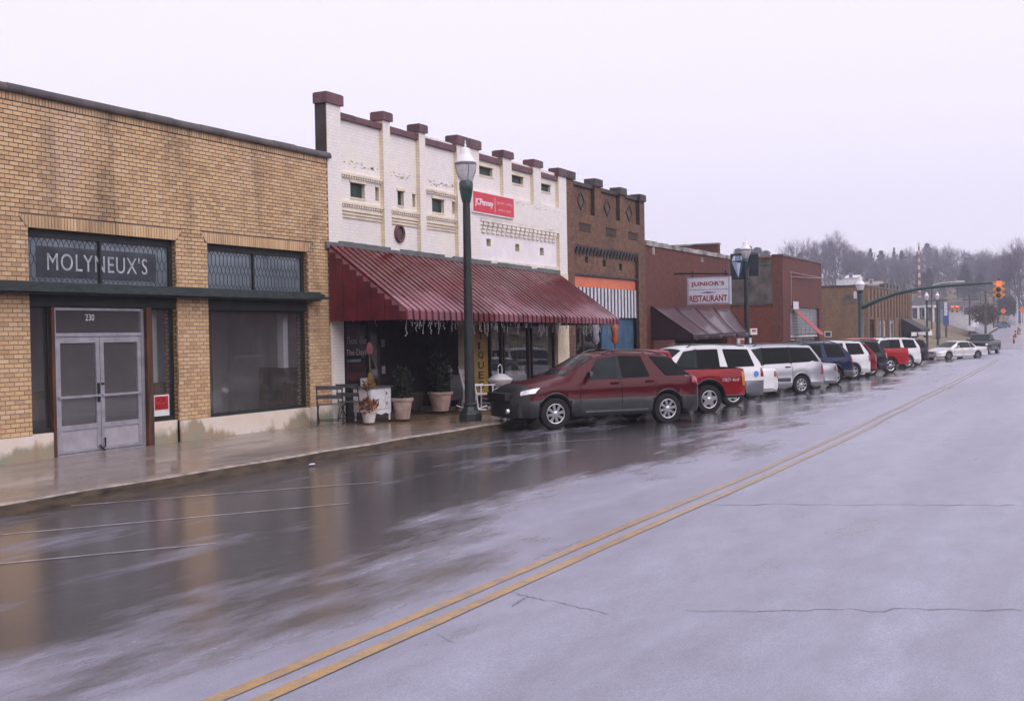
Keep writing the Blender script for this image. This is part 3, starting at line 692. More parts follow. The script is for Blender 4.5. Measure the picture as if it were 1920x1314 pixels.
for (a, b_), (zt, zb) in zip(gaps, COP):
    x = a
    while x < b_ - .05:
        e = min(b_, x + .62); MB().box(x + .002, e - .004, WALL + .03, WALL + .32, zb + random.uniform(-.004, .004), zt + random.uniform(-.008, .008)).build('coping_tile', maroon, b2); x = e
for i, h in enumerate([w1, w2, w3] + gw):
    f = MB().box(h[0], h[1], WALL + RC + .09, WALL + RC + .13, h[2], h[3]).build('boarded_window', dgreen, b2)
    MB().box(h[0] - .03, h[1] + .05, WALL + RC - .03, WALL + RC + .02, h[3], h[3] + .07).build('lintel', cream_m, f); MB().box(h[0] - .01, h[1] + .02, WALL + RC - .02, WALL + RC + .05, h[2] - .04, h[2]).build('sill', cream_m, f)
MB().box(n_slots[0][0], n_slots[-1][1], WALL + RC + .11, WALL + RC + .15, slz[0], slz[1]).build('slot_back', dgreen, b2)
for h in sw: MB().box(h[0], h[1], WALL + RC + .15, WALL + RC + .19, h[2], h[3]).build('vent_hole', blk, b2)
for a, b_ in n_slots: MB().box(a - .01, b_ + .03, WALL + RC - .02, WALL + RC + .02, slz[1], slz[1] + .05).build('slot_lintel', cream_m, b2)
# dentil bands
dn = MB(); bands = MB()
for i, (a, b_) in enumerate(gaps[:3]):
    a += .01; b_ -= .01
    z1 = FZ(720, 341); z2 = FZ(717, 392)
    rows = ([z1] if i != 1 else []) + [z2]
    for zz in rows:
        bands.box(a, b_, WALL + RC - .075, WALL + RC - .001, zz, zz + .055)
        x = a
        while x < b_ - .04: dn.box(x, x + .05, WALL + RC - .06, WALL + RC - .001, zz - .05, zz); x += .098
    for k in range(3):
        zz = z2 - .12 - .075 * k; bands.box(a, b_, WALL + RC - .055 + .012 * k, WALL + RC - .001, zz - .04, zz)
kind(dn.build('dentil', wtrim, b2), 'stuff'); kind(bands.build('string_course', cream_m, b2), 'stuff')
# corbel table in the right-hand panel: three stepped rows
cb = MB(); x = lowp[0]; zt = lowp[3]
while x < lowp[1] - .1:
    for k in range(3): cb.box(x + .045 * k * 0, x + .20, WALL + .012 + k * .026, WALL + RC - .001, zt - .10 - .10 * k - .085, zt - .10 - .10 * k)
    x += .292
cb.box(lowp[0], lowp[1], WALL + .008, WALL + RC - .001, zt - .085, zt)
kind(cb.build('corbel', wtrim, b2), 'stuff')
lb = MB().box(lowp[0], lowp[1], WALL + .03, WALL + RC - .001, ZB + .0, ZB + .14); x = lowp[0]
while x < lowp[1] - .05: lb.box(x, x + .075, WALL + .04, WALL + RC - .002, ZB + .145, ZB + .205); x += .135
kind(lb.build('sill_course', wtrim, b2), 'stuff')
# round vent
def oval(rx, rz, k=28): return [(ovx + rx * math.cos(2 * math.pi * i / k), ovz + rz * math.sin(2 * math.pi * i / k)) for i in range(k)]
ro = .225; ri = .165
o = MB().ring([[(x, WALL + RC - .05, z) for x, z in oval(ri, ri)], [(x, WALL + RC - .065, z) for x, z in oval((ri + ro) / 2, (ri + ro) / 2)], [(x, WALL + RC - .05, z) for x, z in oval(ro, ro)], [(x, WALL + RC - .001, z) for x, z in oval(ro, ro)]], 0, True, False).build('round_vent', maroon, b2, smooth=50)
MB().ring([[(x, WALL + RC - .012, z) for x, z in oval(ri + .02, ri + .02)], [(x, WALL + RC - .003, z) for x, z in oval(ri + .02, ri + .02)]]).build('louvre', M('vent_grey', (.10, .055, .055), .6), o)
# paint scars: flaked strips above the bands
scar = M('bare_brick_scar', (.36, .31, .29), .9, var=.3, vs=8); sm = MB()
for a, b_, zz in ((gaps[0][0] + .1, gaps[0][1], 6.02), (gaps[1][0], gaps[1][1], 5.98), (gaps[2][0], gaps[2][1], 5.95)):
    for i in range(26):
        x = random.uniform(a, b_ - .12); zc = zz + random.gauss(0, .055) - .0 * i; sm.box(x, x + random.uniform(.02, .11), WALL + RC - .003, WALL + RC + .01, zc, zc + random.uniform(.006, .03))
for i in range(34):
    x = random.uniform(mid[1] + .2, X1 - .4); zc = 5.86 + random.gauss(0, .05); sm.box(x, x + random.uniform(.03, .12), WALL - .002, WALL + .01, zc, zc + random.uniform(.006, .02))
kind(sm.build('flaked_paint', scar, b2), 'stuff')
# shop front under the awning
pL = (X0, FX(645, 700)); pR = (FX(1045, 640), X1)
MB().box(pL[0], pL[1], WALL - .02, WALL + .35, gz0, ZB, 0, skip='r').face([(pL[1], WALL - .02, gz0), (pL[1], WALL + .35, gz0), (pL[1], WALL + .35, ZB), (pL[1], WALL - .02, ZB)], 1).build('pier', [wbr, wbs], b2)
MB().box(pR[0], pR[1] - .02, WALL - .02, WALL + .35, gz0, ZB).build('pier', cream_m, b2)
MB().box(pL[1], pR[0], WALL + .02, WALL + .3, 2.75, ZB).build('shop_fascia', M('dark_fascia', (.03, .028, .027), .7, var=.2), b2)
drk = M('dark_timber', (.022, .017, .016), .55, var=.3, vs=4)
def px(x, Y=WALL + .15): return FX(x, 690, Y)
stall = M('dark_stall_riser', (.035, .025, .022), .6, var=.3)
dw = glass('dark_shop_glass', (.85, .86, .88), .03, 1.2)
ws = [(px(646), px(693), .62), (px(918), px(941), .45), (px(943), px(992), .45), (px(996), px(1040), .45)]
for a, b_, z0 in ws:
    f = MB().box(a, b_, WALL + .10, WALL + .20, z0 - .06, z0).box(a, b_, WALL + .10, WALL + .20, 2.69, 2.75).box(a, a + .05, WALL + .10, WALL + .20, z0, 2.69).box(b_ - .09, b_, WALL + .10, WALL + .20, z0, 2.69).build('show_window', drk, b2)
    MB().box(a + .05, b_ - .09, WALL + .146, WALL + .154, z0, 2.69).build('pane', dw, f)
    MB().box(a, b_, WALL + .08, WALL + .25, gz0, z0 - .06).build('stall_riser', stall, b2)
# recessed entrance with two glazed doors, dark behind
ex0, ex1 = px(693) + .02, px(862)
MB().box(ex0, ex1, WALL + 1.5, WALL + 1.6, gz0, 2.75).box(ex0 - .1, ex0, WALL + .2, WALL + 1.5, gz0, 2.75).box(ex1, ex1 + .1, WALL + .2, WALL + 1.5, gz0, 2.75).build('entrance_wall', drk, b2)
for a in (ex0 + .35, ex0 + 1.55):
    d = MB().box(a, a + .95, WALL + 1.42, WALL + 1.49, .1, 2.25).build('door', drk, b2)
    MB().box(a + .13, a + .82, WALL + 1.405, WALL + 1.418, .5, 2.1).build('pane', dw, d)
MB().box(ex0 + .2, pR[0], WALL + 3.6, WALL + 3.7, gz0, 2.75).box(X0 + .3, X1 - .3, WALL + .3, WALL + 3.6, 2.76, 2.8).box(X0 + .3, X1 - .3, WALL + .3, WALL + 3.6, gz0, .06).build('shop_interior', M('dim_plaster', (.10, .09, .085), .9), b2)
cp = MB().box(px(863), px(870), WALL - .02, WALL + .2, gz0, 2.75)
cp.build('cream_post', cream_m, b2)
yl = M('ochre_board', (.36, .21, .022), .55, var=.2, vs=3)
ax0, ax1 = px(889, WALL), px(915, WALL)
yb_ = MB().box(ax0, ax1, WALL + .0, WALL + .2, .30, 2.75).build('antiques_board', yl, b2)
zz = 2.62
for ch in 'ANTIQUES':
    text('lettering', ch, blk, yb_, (ax0 + (ax1 - ax0) * .30, WALL - .003, zz - .215), (ax1 - ax0) * (.40 if ch != 'I' else .14), .205, ext=.003, bold=.012); zz -= .272
# things standing inside the shop windows: shelves, white wares (only glimpsed)
sh = MB(); wr = MB(); rnd = random.Random(3)
for z in (.75, 1.15, 1.55):
    sh.box(ws[1][0], ws[3][1], WALL + .75, WALL + 1.15, z - .025, z)
    x = ws[1][0] + .1
    while x < ws[3][1] - .2:
        w = rnd.uniform(.06, .22); h = rnd.uniform(.08, .3)
        if rnd.random() < .7: wr.box(x, x + w, WALL + .8, WALL + 1.0, z, z + h, rnd.randrange(3))
        x += w + rnd.uniform(.04, .25)
sh.build('display_shelf', M('shelf_white', (.42, .42, .45), .5), b2)
kind(wr.build('wares', [M('ware_white', (.60, .60, .64), .4), M('ware_blue', (.08, .13, .25), .4), M('ware_tan', (.30, .21, .13), .5)], b2), 'stuff')
tw_ = M('window_lettering', (.50, .49, .52), .6)
text('lettering', 'Those Were', tw_, b2, (ws[0][0] + .09, WALL + .143, 1.83), .92, .17, ext=.001)
text('lettering', 'The Days', tw_, b2, (ws[0][0] + .06, WALL + .143, 1.52), .84, .19, ext=.001)
MB().box(ws[0][0] + .62, ws[0][1] - .12, WALL + .13, WALL + .142, .78, 1.02).build('notice', M('paper', (.62, .62, .66), .6, var=.05), b2)
MB().box(ws[0][0] + .45, ws[0][1] - .13, WALL + .3, WALL + .4, 1.40, 1.47).build('shelf_edge', M('paper'  , (.6, .6, .6)), b2)
for x, z in ((px(792), 1.02), (px(792), 1.72)): MB().box(x, x + .16, WALL + 1.385, WALL + 1.395, z, z + .2).build('notice', MATS['paper'], b2)
# ---- red sign of the store catalogue desk
sg = (FX(886, 375, WALL - .03), FX(962, 390, WALL - .03)); sz = (FZ(924, 402, WALL - .03), FZ(924, 366, WALL - .03))
sred = M('store_sign_red', (.62, .035, .060), .45, var=.06, vs=2); spk = M('store_sign_pink', (.80, .32, .34), .5, var=.05); swh = M('store_sign_white', (.80, .76, .78), .5, var=.04)
st = thing('store_sign', 'red rectangular JCPenney sign with white letters fixed to the white brick wall', 'sign', (sg[0], WALL - .001, sz[0]))
MB().box(sg[0] - .03, sg[1] + .03, WALL - .05, WALL - .002, sz[0] - .04, sz[1] + .03).build('frame', swh, st)
MB().box(sg[0], sg[1], WALL - .056, WALL - .05, sz[0], sz[1]).build('red_panel', sred, st)
w = sg[1] - sg[0]; h = sz[1] - sz[0]; ys = WALL - .058
text('lettering', 'JCPenney', swh, st, (sg[0] + .035 * w, ys, sz[0] + .26 * h), w * .44, h * .42, ext=.002, bold=.012, spacing=.85)
MB().box(sg[0] + .508 * w, sg[0] + .526 * w, ys - .002, ys + .002, sz[0] + .12 * h, sz[0] + .88 * h).build('divider', spk, st)
text('lettering', 'jcp.com | catalog', spk, st, (sg[0] + .56 * w, ys, sz[0] + .52 * h), w * .40, h * .24, ext=.002, bold=.008)
text('lettering', 'service center', spk, st, (sg[0] + .60 * w, ys, sz[0] + .20 * h), w * .33, h * .17, ext=.002, bold=.008)
# ---- the big ribbed metal awning
AY = 13.55; aL = FX(762, 590, AY); aR = FX(1161, 600, AY)
zt = lambda x: lerp(FZ(632, 463, WALL - .05), FZ(1060, 517, WALL - .05), (x - aL) / (aR - aL)); zf = lambda x: lerp(FZ(760, 581, AY), FZ(1156, 598, AY), (x - aL) / (aR - aL)); zv = lambda x: lerp(FZ(765, 599, AY), FZ(1161, 608, AY), (x - aL) / (aR - aL))
def awn(name, c1, c2, c3):
    m, n, b = nodes(name); v = pos(n); sp = N(n, 'ShaderNodeSeparateXYZ'); n.links.new(v, sp.inputs[0])
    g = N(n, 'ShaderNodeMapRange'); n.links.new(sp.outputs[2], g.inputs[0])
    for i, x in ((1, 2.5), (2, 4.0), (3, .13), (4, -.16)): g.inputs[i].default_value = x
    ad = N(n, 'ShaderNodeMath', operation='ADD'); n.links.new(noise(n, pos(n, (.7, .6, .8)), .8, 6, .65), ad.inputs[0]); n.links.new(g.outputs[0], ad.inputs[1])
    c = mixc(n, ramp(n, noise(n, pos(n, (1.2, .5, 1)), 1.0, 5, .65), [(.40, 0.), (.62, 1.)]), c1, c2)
    c = mixc(n, ramp(n, ad.outputs[0], [(.56, 0.), (.69, .75)]), c, c3)                 # pale wet sky reflection painted into the colour towards the eaves
    n.links.new(c, b.inputs['Base Color'])
    n.links.new(ramp(n, noise(n, pos(n, (.6, .8, 1)), .9, 4, .6), [(.40, .18), (.60, .45)]), b.inputs['Roughness'])
    b.inputs['Coat Weight'].default_value = .25; b.inputs['Coat Roughness'].default_value = .08; b.inputs['Specular IOR Level'].default_value = .2; MATS[name] = m; return m
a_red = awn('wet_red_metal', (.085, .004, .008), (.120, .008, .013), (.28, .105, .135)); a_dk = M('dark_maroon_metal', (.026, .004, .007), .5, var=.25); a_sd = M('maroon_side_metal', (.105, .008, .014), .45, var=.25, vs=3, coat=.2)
aw = thing('ribbed_awning', 'large ribbed red metal awning sloping out over the pavement in front of the white shop', 'awning', (aL, WALL, 2.3))
nS = 46; pitch = (aR - aL) / nS
pan = MB()
for i in range(nS):
    a = aL + i * pitch; b_ = a + pitch; m_ = a + pitch * .66
    yt = WALL - .06
    t = .036
    def sl(xa, xb, up, mbx):
        R_ = []
        for x in (xa, xb):
            d = Vector((0, AY - yt, zf(x) - zt(x))).normalized(); nn = Vector((0, d.z, -d.y)); nn = nn if nn.z > 0 else -nn
            p0 = Vector((x, yt, zt(x))); p1 = Vector((x, AY, zf(x))); p2 = Vector((x, AY - .012, zv(x)))
            R_.append([p0 + nn * up, p0.lerp(p1, .5) + nn * up, p1 + nn * up * .9, p1 + Vector((0, -up * .8 - .012, -.015)), p2 + Vector((0, -up * .8 - .004, 0)), p2 + Vector((0, .004, 0)), p1 + Vector((0, .004, -.03)), p0 - nn * .004])
        mbx.ring(R_)
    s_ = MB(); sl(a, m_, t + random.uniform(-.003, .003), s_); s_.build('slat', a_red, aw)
    sl(m_, b_, .002, pan)
kind(pan.build('gutter_pan', a_dk, aw), 'stuff')
# stepped closing panels at both ends
for xe, sgn in ((aL, -1), (aR, 1)):
    for k in range(11):
        t0, t1 = k / 11, (k + 1) / 11; y0, y1 = lerp(WALL - .04, AY, t0), lerp(WALL - .04, AY, t1)
        zt_ = lerp(zt(xe), zf(xe), t1) - .02
        x0 = xe + sgn * (.012 + (.012 if k % 2 else 0)); MB().box(min(xe, x0), max(xe, x0), y1, y0 - .008, zv(xe) + .0, max(zt_, zv(xe) + .05)).build('end_panel', a_sd, aw)
        MB().hexa([(xe - .002, y1, zt_), (xe + .002, y1, zt_), (xe + .002, y0, zt_), (xe - .002, y0, zt_), (xe - .002, y1, zt_ + .003), (xe + .002, y1, zt_ + .003), (xe + .002, y0, zt_ + (zt(xe) - zf(xe)) / 11), (xe - .002, y0, zt_ + (zt(xe) - zf(xe)) / 11)]).build('end_wedge', M('faded_pink_metal', (.25, .12, .13), .5), aw)
fl = MB()
for i in range(24):
    a, b_ = lerp(aL - .1, aR, i / 24), lerp(aL - .1, aR, (i + 1) / 24); up = .05 if (i % 5) else .0
    fl.box(a, b_, WALL - .075, WALL - .003, zt(a) - .05, zt(a) + .095 + up)
fl.build('flashing', M('grey_green_flashing', (.10, .115, .11), .5, var=.2, coat=.3), aw)
# icicle lights under its edge
rn = random.Random(9); wv = MB(); bl_ = MB()
x = aL + .1
while x < aR - .1:
    y = rn.choice((AY + .05, AY + .12, WALL - .25, WALL - .15)); z = zv(x) - .0; L = rn.choice((.10, .16, .22, .30)) * rn.uniform(.7, 1.2)
    if y > 15: z = 2.60
    wv.box(x - .002, x + .002, y - .002, y + .002, z - L, z)
    k = 0
    while k < L:
        dx, dy = rn.uniform(-.02, .02), rn.uniform(-.02, .02); bl_.box(x + dx - .006, x + dx + .006, y + dy - .005, y + dy + .005, z - k - .030, z - k); k += .055
    x += rn.uniform(.04, .09)
il = thing('icicle_lights', 'string of unlit white icicle lights hanging under the edge of the red awning', 'string lights', (aL, AY, 2.2))
kind(wv.build('wire', M('white_wire', (.30, .30, .31), .6), il), 'stuff'); kind(bl_.build('bulb', M('clear_bulb', (.62, .60, .60), .2, var=.2, coat=1), il), 'stuff')
# ================================================================ third shop: brown brick with lozenges
X0, X1 = 34.71, FX(1209, 450)
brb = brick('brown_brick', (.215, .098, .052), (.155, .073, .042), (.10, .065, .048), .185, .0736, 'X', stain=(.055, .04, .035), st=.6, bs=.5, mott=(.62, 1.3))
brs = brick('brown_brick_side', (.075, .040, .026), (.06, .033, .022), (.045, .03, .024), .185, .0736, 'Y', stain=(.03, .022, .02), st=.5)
capm = M('sooty_cap', (.055, .042, .042), .6, var=.32, vs=2.5, bs=.3)
b3 = thing('brown_brick_shop', 'brown brick shop with sooty capped pilasters, lozenge panels and an orange band over striped panelling', 'building', (X0, WALL, -.15))
PT = FZ(1092, 345)
pl3 = [(X0 + .002, FX(1076, 380), FZ(1070, 322)), (FX(1115, 380), FX(1127, 380), FZ(1122, 337)), (FX(1162, 380), FX(1172, 380), FZ(1167, 353)), (FX(1199, 390), X1, FZ(1205, 366))]
ZU = FZ(1107, 403); lowp = (FX(1077, 470), FX(1197, 490), 1.95, FZ(1120, 464))
mb = MB(); gps = [(pl3[i][1], pl3[i + 1][0]) for i in range(3)]
for a, b_ in gps: holes(mb, a, b_, ZU, PT, WALL + .14, WALL + .2, [], 0, 1); mb.face([(a, WALL, ZU), (b_, WALL, ZU), (b_, WALL + .14, ZU), (a, WALL + .14, ZU)], 0)
slots = [(FX(x, 487), FX(x + 5.5, 487), FZ(x, y + 12), FZ(x, y)) for x, y in ((1103, 480), (1136, 487), (1166, 494))]
holes(mb, X0, X1, .0, ZU, WALL, WALL + .12, [(lowp[0], lowp[1], 0, lowp[3])], 0, 1)
zo1 = FZ(1078, 516); zo0 = FZ(1078, 536)
holes(mb, lowp[0], lowp[1], zo1 + .02, lowp[3], WALL + .12, WALL + .22, slots, 0, 1)
mb.box(X0, X1, WALL + .23, WALL + .6, zo1, PT, 1)
for a, b_, z in pl3: mb.box(a, b_, WALL, WALL + .15, ZU - .01, z - .25, 0, skip='l').face([(a, WALL, ZU), (a, WALL, z - .25), (a, WALL + .14, z - .25), (a, WALL + .14, ZU)], 1)
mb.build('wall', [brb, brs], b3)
MB().box(X0, X1, WALL + .62, WALL + 14, 4.9, 5.1).build('roof', MATS['tar_roof'], b3)
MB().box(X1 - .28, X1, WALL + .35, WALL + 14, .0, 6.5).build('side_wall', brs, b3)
for i, (a, b_, z) in enumerate(pl3): MB().box(a - (.0 if i == 0 else .06), b_ + .05, WALL - .06, WALL + .36, z - .25, z).build('pilaster_cap', capm, b3)
for a, b_ in gps:
    MB().box(a, b_, WALL + .05, WALL + .42, PT - .07, PT + .05).build('coping', capm, b3)
    cx = (a + b_) / 2; cz = 6.42 - (cx - 36) * .01; lz = MB()
    for s1, s2 in ((1, 1), (1, -1), (-1, 1), (-1, -1)):
        p, q = (cx, cz + s2 * .29), (cx + s1 * .29, cz); nx, nz = s1 * .022, s2 * .022
        lz.hexa([(p[0] - nx, WALL + .105, p[1] - nz), (q[0] - nx, WALL + .105, q[1] - nz), (q[0] - nx, WALL + .139, q[1] - nz), (p[0] - nx, WALL + .139, p[1] - nz), (p[0] + nx, WALL + .105, p[1] + nz), (q[0] + nx, WALL + .105, q[1] + nz), (q[0] + nx, WALL + .139, q[1] + nz), (p[0] + nx, WALL + .139, p[1] + nz)])
    lz.build('lozenge', brs if cx < 0 else capm, b3)
    MB().box(cx - .43, cx + .47, WALL - .015, WALL - .002, 5.38, 5.62).box(cx - .47, cx + .51, WALL - .03, WALL - .002, 5.62, 5.66).build('brick_panel', brs, b3)
    MB().box(a - .1, b_, WALL - .004, WALL - .001, ZU - .32, ZU - .02).build('sooty_patch', M('soot_patch', (.085, .068, .066), .9, var=.3, vs=6), b3) if False else None
cb = MB(); x = lowp[0]; zt3 = lowp[3]
while x < lowp[1] - .12:
    for k in range(3): cb.box(x, x + .16, WALL + .015 + k * .03, WALL + .119, zt3 - .06 - .075 * (k + 1), zt3 - .06 - .075 * k)
    x += .30
cb.box(lowp[0], lowp[1], WALL + .01, WALL + .119, zt3 - .055, zt3)
kind(cb.build('corbel', capm, b3), 'stuff')
for h in slots: MB().box(h[0], h[1], WALL + .17, WALL + .21, h[2], h[3]).build('vent_hole', blk, b3)
MB().box(lowp[0], lowp[1], WALL + .06, WALL + .12, zo1 + .02, zo1 + .10).build('sill_course', capm, b3)
MB().box(lowp[0] + .01, lowp[1] - .02, WALL + .13, WALL + .2, zo0, zo1).build('orange_band', M('salmon_orange_paint', (.66, .165, .075), .5, var=.08, vs=2), b3)
zs0 = FZ(1194, 596)
x = lowp[0] + .02; i = 0; wmt = M('white_metal', (.62, .62, .68), .45, var=.08); bmt = M('black_metal', (.035, .038, .05), .5, var=.1)
while x < lowp[1] - .1:
    if i % 2 == 0: MB().box(x, x + .158, WALL + .115, WALL + .135, zs0, zo0 - .005).build('slat', wmt, b3)
    x += .158; i += 1
MB().box(lowp[0] + .02, lowp[1] - .03, WALL + .14, WALL + .15, zs0 + .005, zo0 - .006).build('slat_backing', bmt, b3)
f = MB().box(lowp[0] + .05, FX(1140, 620), WALL + .3, WALL + .36, .5, .6).box(lowp[0] + .05, lowp[0] + .11, WALL + .3, WALL + .36, .6, 2.5).box(FX(1108, 620), FX(1111, 620), WALL + .3, WALL + .36, .6, 2.5).box(lowp[0] + .05, lowp[1], WALL + .3, WALL + .36, 2.5, 2.6).build('show_window', drk, b3)
MB().box(lowp[0] + .11, FX(1140, 620), WALL + .326, WALL + .334, .6, 2.5).build('pane', dw, f)
MB().box(lowp[0] + .05, lowp[1], WALL + .28, WALL + .4, .0, .5).build('stall_riser', stall, b3)
MB().box(FX(1140, 620), lowp[1], WALL + .24, WALL + .29, .5, 2.55).build('blue_hoarding', M('blue_board', (.045, .105, .19), .6, var=.2, vs=2), b3)
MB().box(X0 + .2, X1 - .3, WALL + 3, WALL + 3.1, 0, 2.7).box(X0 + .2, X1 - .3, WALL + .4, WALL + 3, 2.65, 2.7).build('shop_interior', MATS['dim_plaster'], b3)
# ================================================================ fourth shop: JUNIOR'S, dark red brick
X0, X1 = X1 + .01, FX(1368, 520)
rbr = brick('red_brick', (.170, .036, .025), (.125, .028, .020), (.085, .045, .038), .2, .074, 'X', stain=(.045, .026, .026), st=.65, bs=.4, mott=(.68, 1.25))
rbs = brick('red_brick_side', (.18, .045, .030), (.14, .036, .025), (.10, .055, .045), .2, .074, 'Y', stain=(.055, .03, .028), st=.6, bs=.4)
b4 = thing('red_brick_restaurant', 'low dark red brick restaurant with worn pale coping and a burgundy cloth awning', 'building', (X0, WALL, -.3))
PTl, PTr = FZ(1211, 449), FZ(1365, 483)
mb = MB(); holes(mb, X0, X1, -.3, 5.28, WALL, WALL + .3, [(X0 + .6, X1 - .5, -.3, 2.75)], 0, 1); mb.box(X0, X1, WALL + .31, WALL + .5, 2.76, 5.28, 1)
mb.face([(X1, WALL, -.3), (X1, WALL + 12, -.3), (X1, WALL + 12, 5.28), (X1, WALL, 5.28)], 1)
mb.build('wall', [rbr, rbs], b4)
MB().box(X0, X1 - .02, WALL + .5, WALL + 12, 4.5, 4.7).build('roof', MATS['tar_roof'], b4)
wc = M('worn_pale_coping', (.34, .32, .30), .7, var=.42, vs=1.4, dark=(.055, .05, .048), bs=.3)
x = X0
while x < X1 - .1:
    e = min(X1 + .03, x + .62); h = random.uniform(-.02, .015); MB().box(x + .004, e - .004, WALL - .05, WALL + .42, 5.26, 5.44 + h).build('coping_tile', wc, b4); x = e
MB().box(X0 + .8, X0 + 1.05, WALL - .004, WALL + .01, 4.95, 5.26).box(X0 + 6.8, X0 + 7.15, WALL - .004, WALL + .01, 4.95, 5.15).build('bare_patch', wc, b4)
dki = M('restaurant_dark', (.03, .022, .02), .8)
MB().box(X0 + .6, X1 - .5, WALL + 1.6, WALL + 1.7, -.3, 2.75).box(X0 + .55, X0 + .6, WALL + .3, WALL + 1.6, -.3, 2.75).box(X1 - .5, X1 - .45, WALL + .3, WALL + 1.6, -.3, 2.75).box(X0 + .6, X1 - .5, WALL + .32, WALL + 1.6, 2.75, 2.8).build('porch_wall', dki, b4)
for a in (X0 + 4.6, X0 + 7.0):
    f = MB().box(a, a + 1.6, WALL + 1.5, WALL + 1.58, .4, 2.3).build('window', drk, b4); MB().box(a + .1, a + 1.5, WALL + 1.485, WALL + 1.495, .5, 2.2).build('pane', dw, f)

# its far party wall stands above the roof
def onX(px, py, X):
    r = ray(px, py); t = X / r.x; return Vector((X, r.y * t, EYE + r.z * t))
p1 = onX(1366, 457, X1 - .3)
pw_ = MB().box(X1 - .32, X1 + .0, WALL + .43, WALL + 9, 4.7, p1.z).build('party_wall', rbs, b4)
MB().box(X1 - .36, X1 + .04, WALL + .40, WALL + 9, p1.z, p1.z + .07).build('coping_tile', wc, b4)
# burgundy awning: four sagging cloth panels
AYj = 13.75
x0t, x1t = FX(1221, 573, WALL - .03), FX(1369, 579, WALL - .03); ztj = FZ(1221, 574, WALL - .03)
f0, f1 = F(1300, 629, AYj), F(1403, 622, AYj)
ja = thing('cloth_awning', 'plain burgundy cloth awning over the restaurant front, hanging in four panels', 'awning', (x0t, WALL, f0[1]))
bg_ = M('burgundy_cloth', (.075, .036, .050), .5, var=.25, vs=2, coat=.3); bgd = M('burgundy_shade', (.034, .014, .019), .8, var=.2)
for k in range(4):
    a, b_ = k / 4, (k + 1) / 4; rows = []
    for j in range(9):
        t = j / 8; row = []
        for i in range(5):
            u = lerp(a, b_, i / 4) + (.004 if i == 0 else -.004 if i == 4 else 0); top = Vector((lerp(x0t, x1t, u), WALL - .03, ztj)); bot = Vector((lerp(f0[0], f1[0], u), AYj, lerp(f0[1], f1[1] - .03, u)))
            p = top.lerp(bot, t); p.z -= .10 * math.sin(math.pi * t) * (.6 if k < 3 else 1.2) + .03 * (i - 2) ** 2 / 4 * 0 - (.03 * (k == 3) * (1 - i / 4)); row.append(p)
        rows.append(row)
    rows.append([p + Vector((0, -.01, -.16 - .02 * (i % 2))) for i, p in enumerate(rows[-1])])
    mb = MB()
    mb.grid(rows)
    o = mb.build('cloth_panel', bg_, ja, smooth=50); md = o.modifiers.new('thick', 'SOLIDIFY'); md.thickness = .012
MB().face([(x0t, WALL - .03, ztj), (f0[0], AYj, f0[1]), (f0[0], AYj, f0[1] - .16), (x0t, WALL - .03, f0[1] - .16)]).build('end_panel', bgd, ja)
MB().tube([(x0t, WALL - .03, ztj), (f0[0], AYj, f0[1] + .02)], .02).tube([(x1t, WALL - .03, ztj), (f1[0], AYj, f1[1])], .02).tube([(f0[0], AYj, f0[1]), (f1[0], AYj, f1[1])], .02).build('awning_frame', blk, ja)
# hanging sign
sX = FX(1261, 513) + .1; a, b_ = onX(1288, 521, sX), onX(1368, 522, sX); c = onX(1290, 572, sX)
js = thing('restaurant_sign', 'white double-faced sign box lettered JUNIOR\'S RESTAURANT in dark red', 'sign', (sX, b_.y, c.z))
wb = M('sign_box_white', (.66, .66, .74), .4, var=.06, coat=.3); rl = M('dark_red_letter', (.26, .012, .025), .5, var=.1); bll = M('sign_blue', (.04, .08, .2), .5)
MB().box(sX, sX + .25, b_.y, a.y, c.z, a.z).build('sign_box', M('sign_frame_grey', (.40, .40, .47), .4, var=.1), js)
zm = lerp(c.z, a.z, .54)
MB().box(sX - .02, sX - .001, b_.y + .07, a.y - .07, zm + .015, a.z - .06).build('upper_panel', wb, js); MB().box(sX - .02, sX - .001, b_.y + .07, a.y - .07, c.z + .06, zm - .015).build('lower_panel', wb, js)
W_ = a.y - b_.y; H_ = a.z - c.z
text('lettering', "JUNIOR'S", rl, js, (sX - .022, a.y - .10 * W_, c.z + .64 * H_), W_ * .78, H_ * .20, 'X', .003, bold=.03, spacing=1.1)
text('lettering', 'RESTAURANT', rl, js, (sX - .022, a.y - .06 * W_, c.z + .10 * H_), W_ * .88, H_ * .24, 'X', .003, bold=.025)
yc = (a.y + b_.y) / 2; MB().prism([(-.3, 0), (0, .035), (.3, 0), (0, -.035)], 0, .003).build('x', bll, js) if False else None
MB().ring([[(sX - .023, yc + .36, zm - .11), (sX - .023, yc, zm - .075), (sX - .023, yc - .36, zm - .11), (sX - .023, yc, zm - .145)], [(sX - .021, yc + .36, zm - .11), (sX - .021, yc, zm - .075), (sX - .021, yc - .36, zm - .11), (sX - .021, yc, zm - .145)]]).build('blue_stroke', bll, js)
MB().box(sX + .1, sX + .14, yc - .7, yc - .66, a.z, a.z + .25).box(sX + .1, sX + .14, yc + .66, yc + .7, a.z, a.z + .25).build('sign_bracket', blk, js)
q0, q1 = onX(1261, 513, sX), onX(1364, 513, sX)
MB().tube([(sX + .12, WALL + .05, q0.z), (sX + .12, q1.y, q1.z)], .035).build('sign_bar', blk, js)
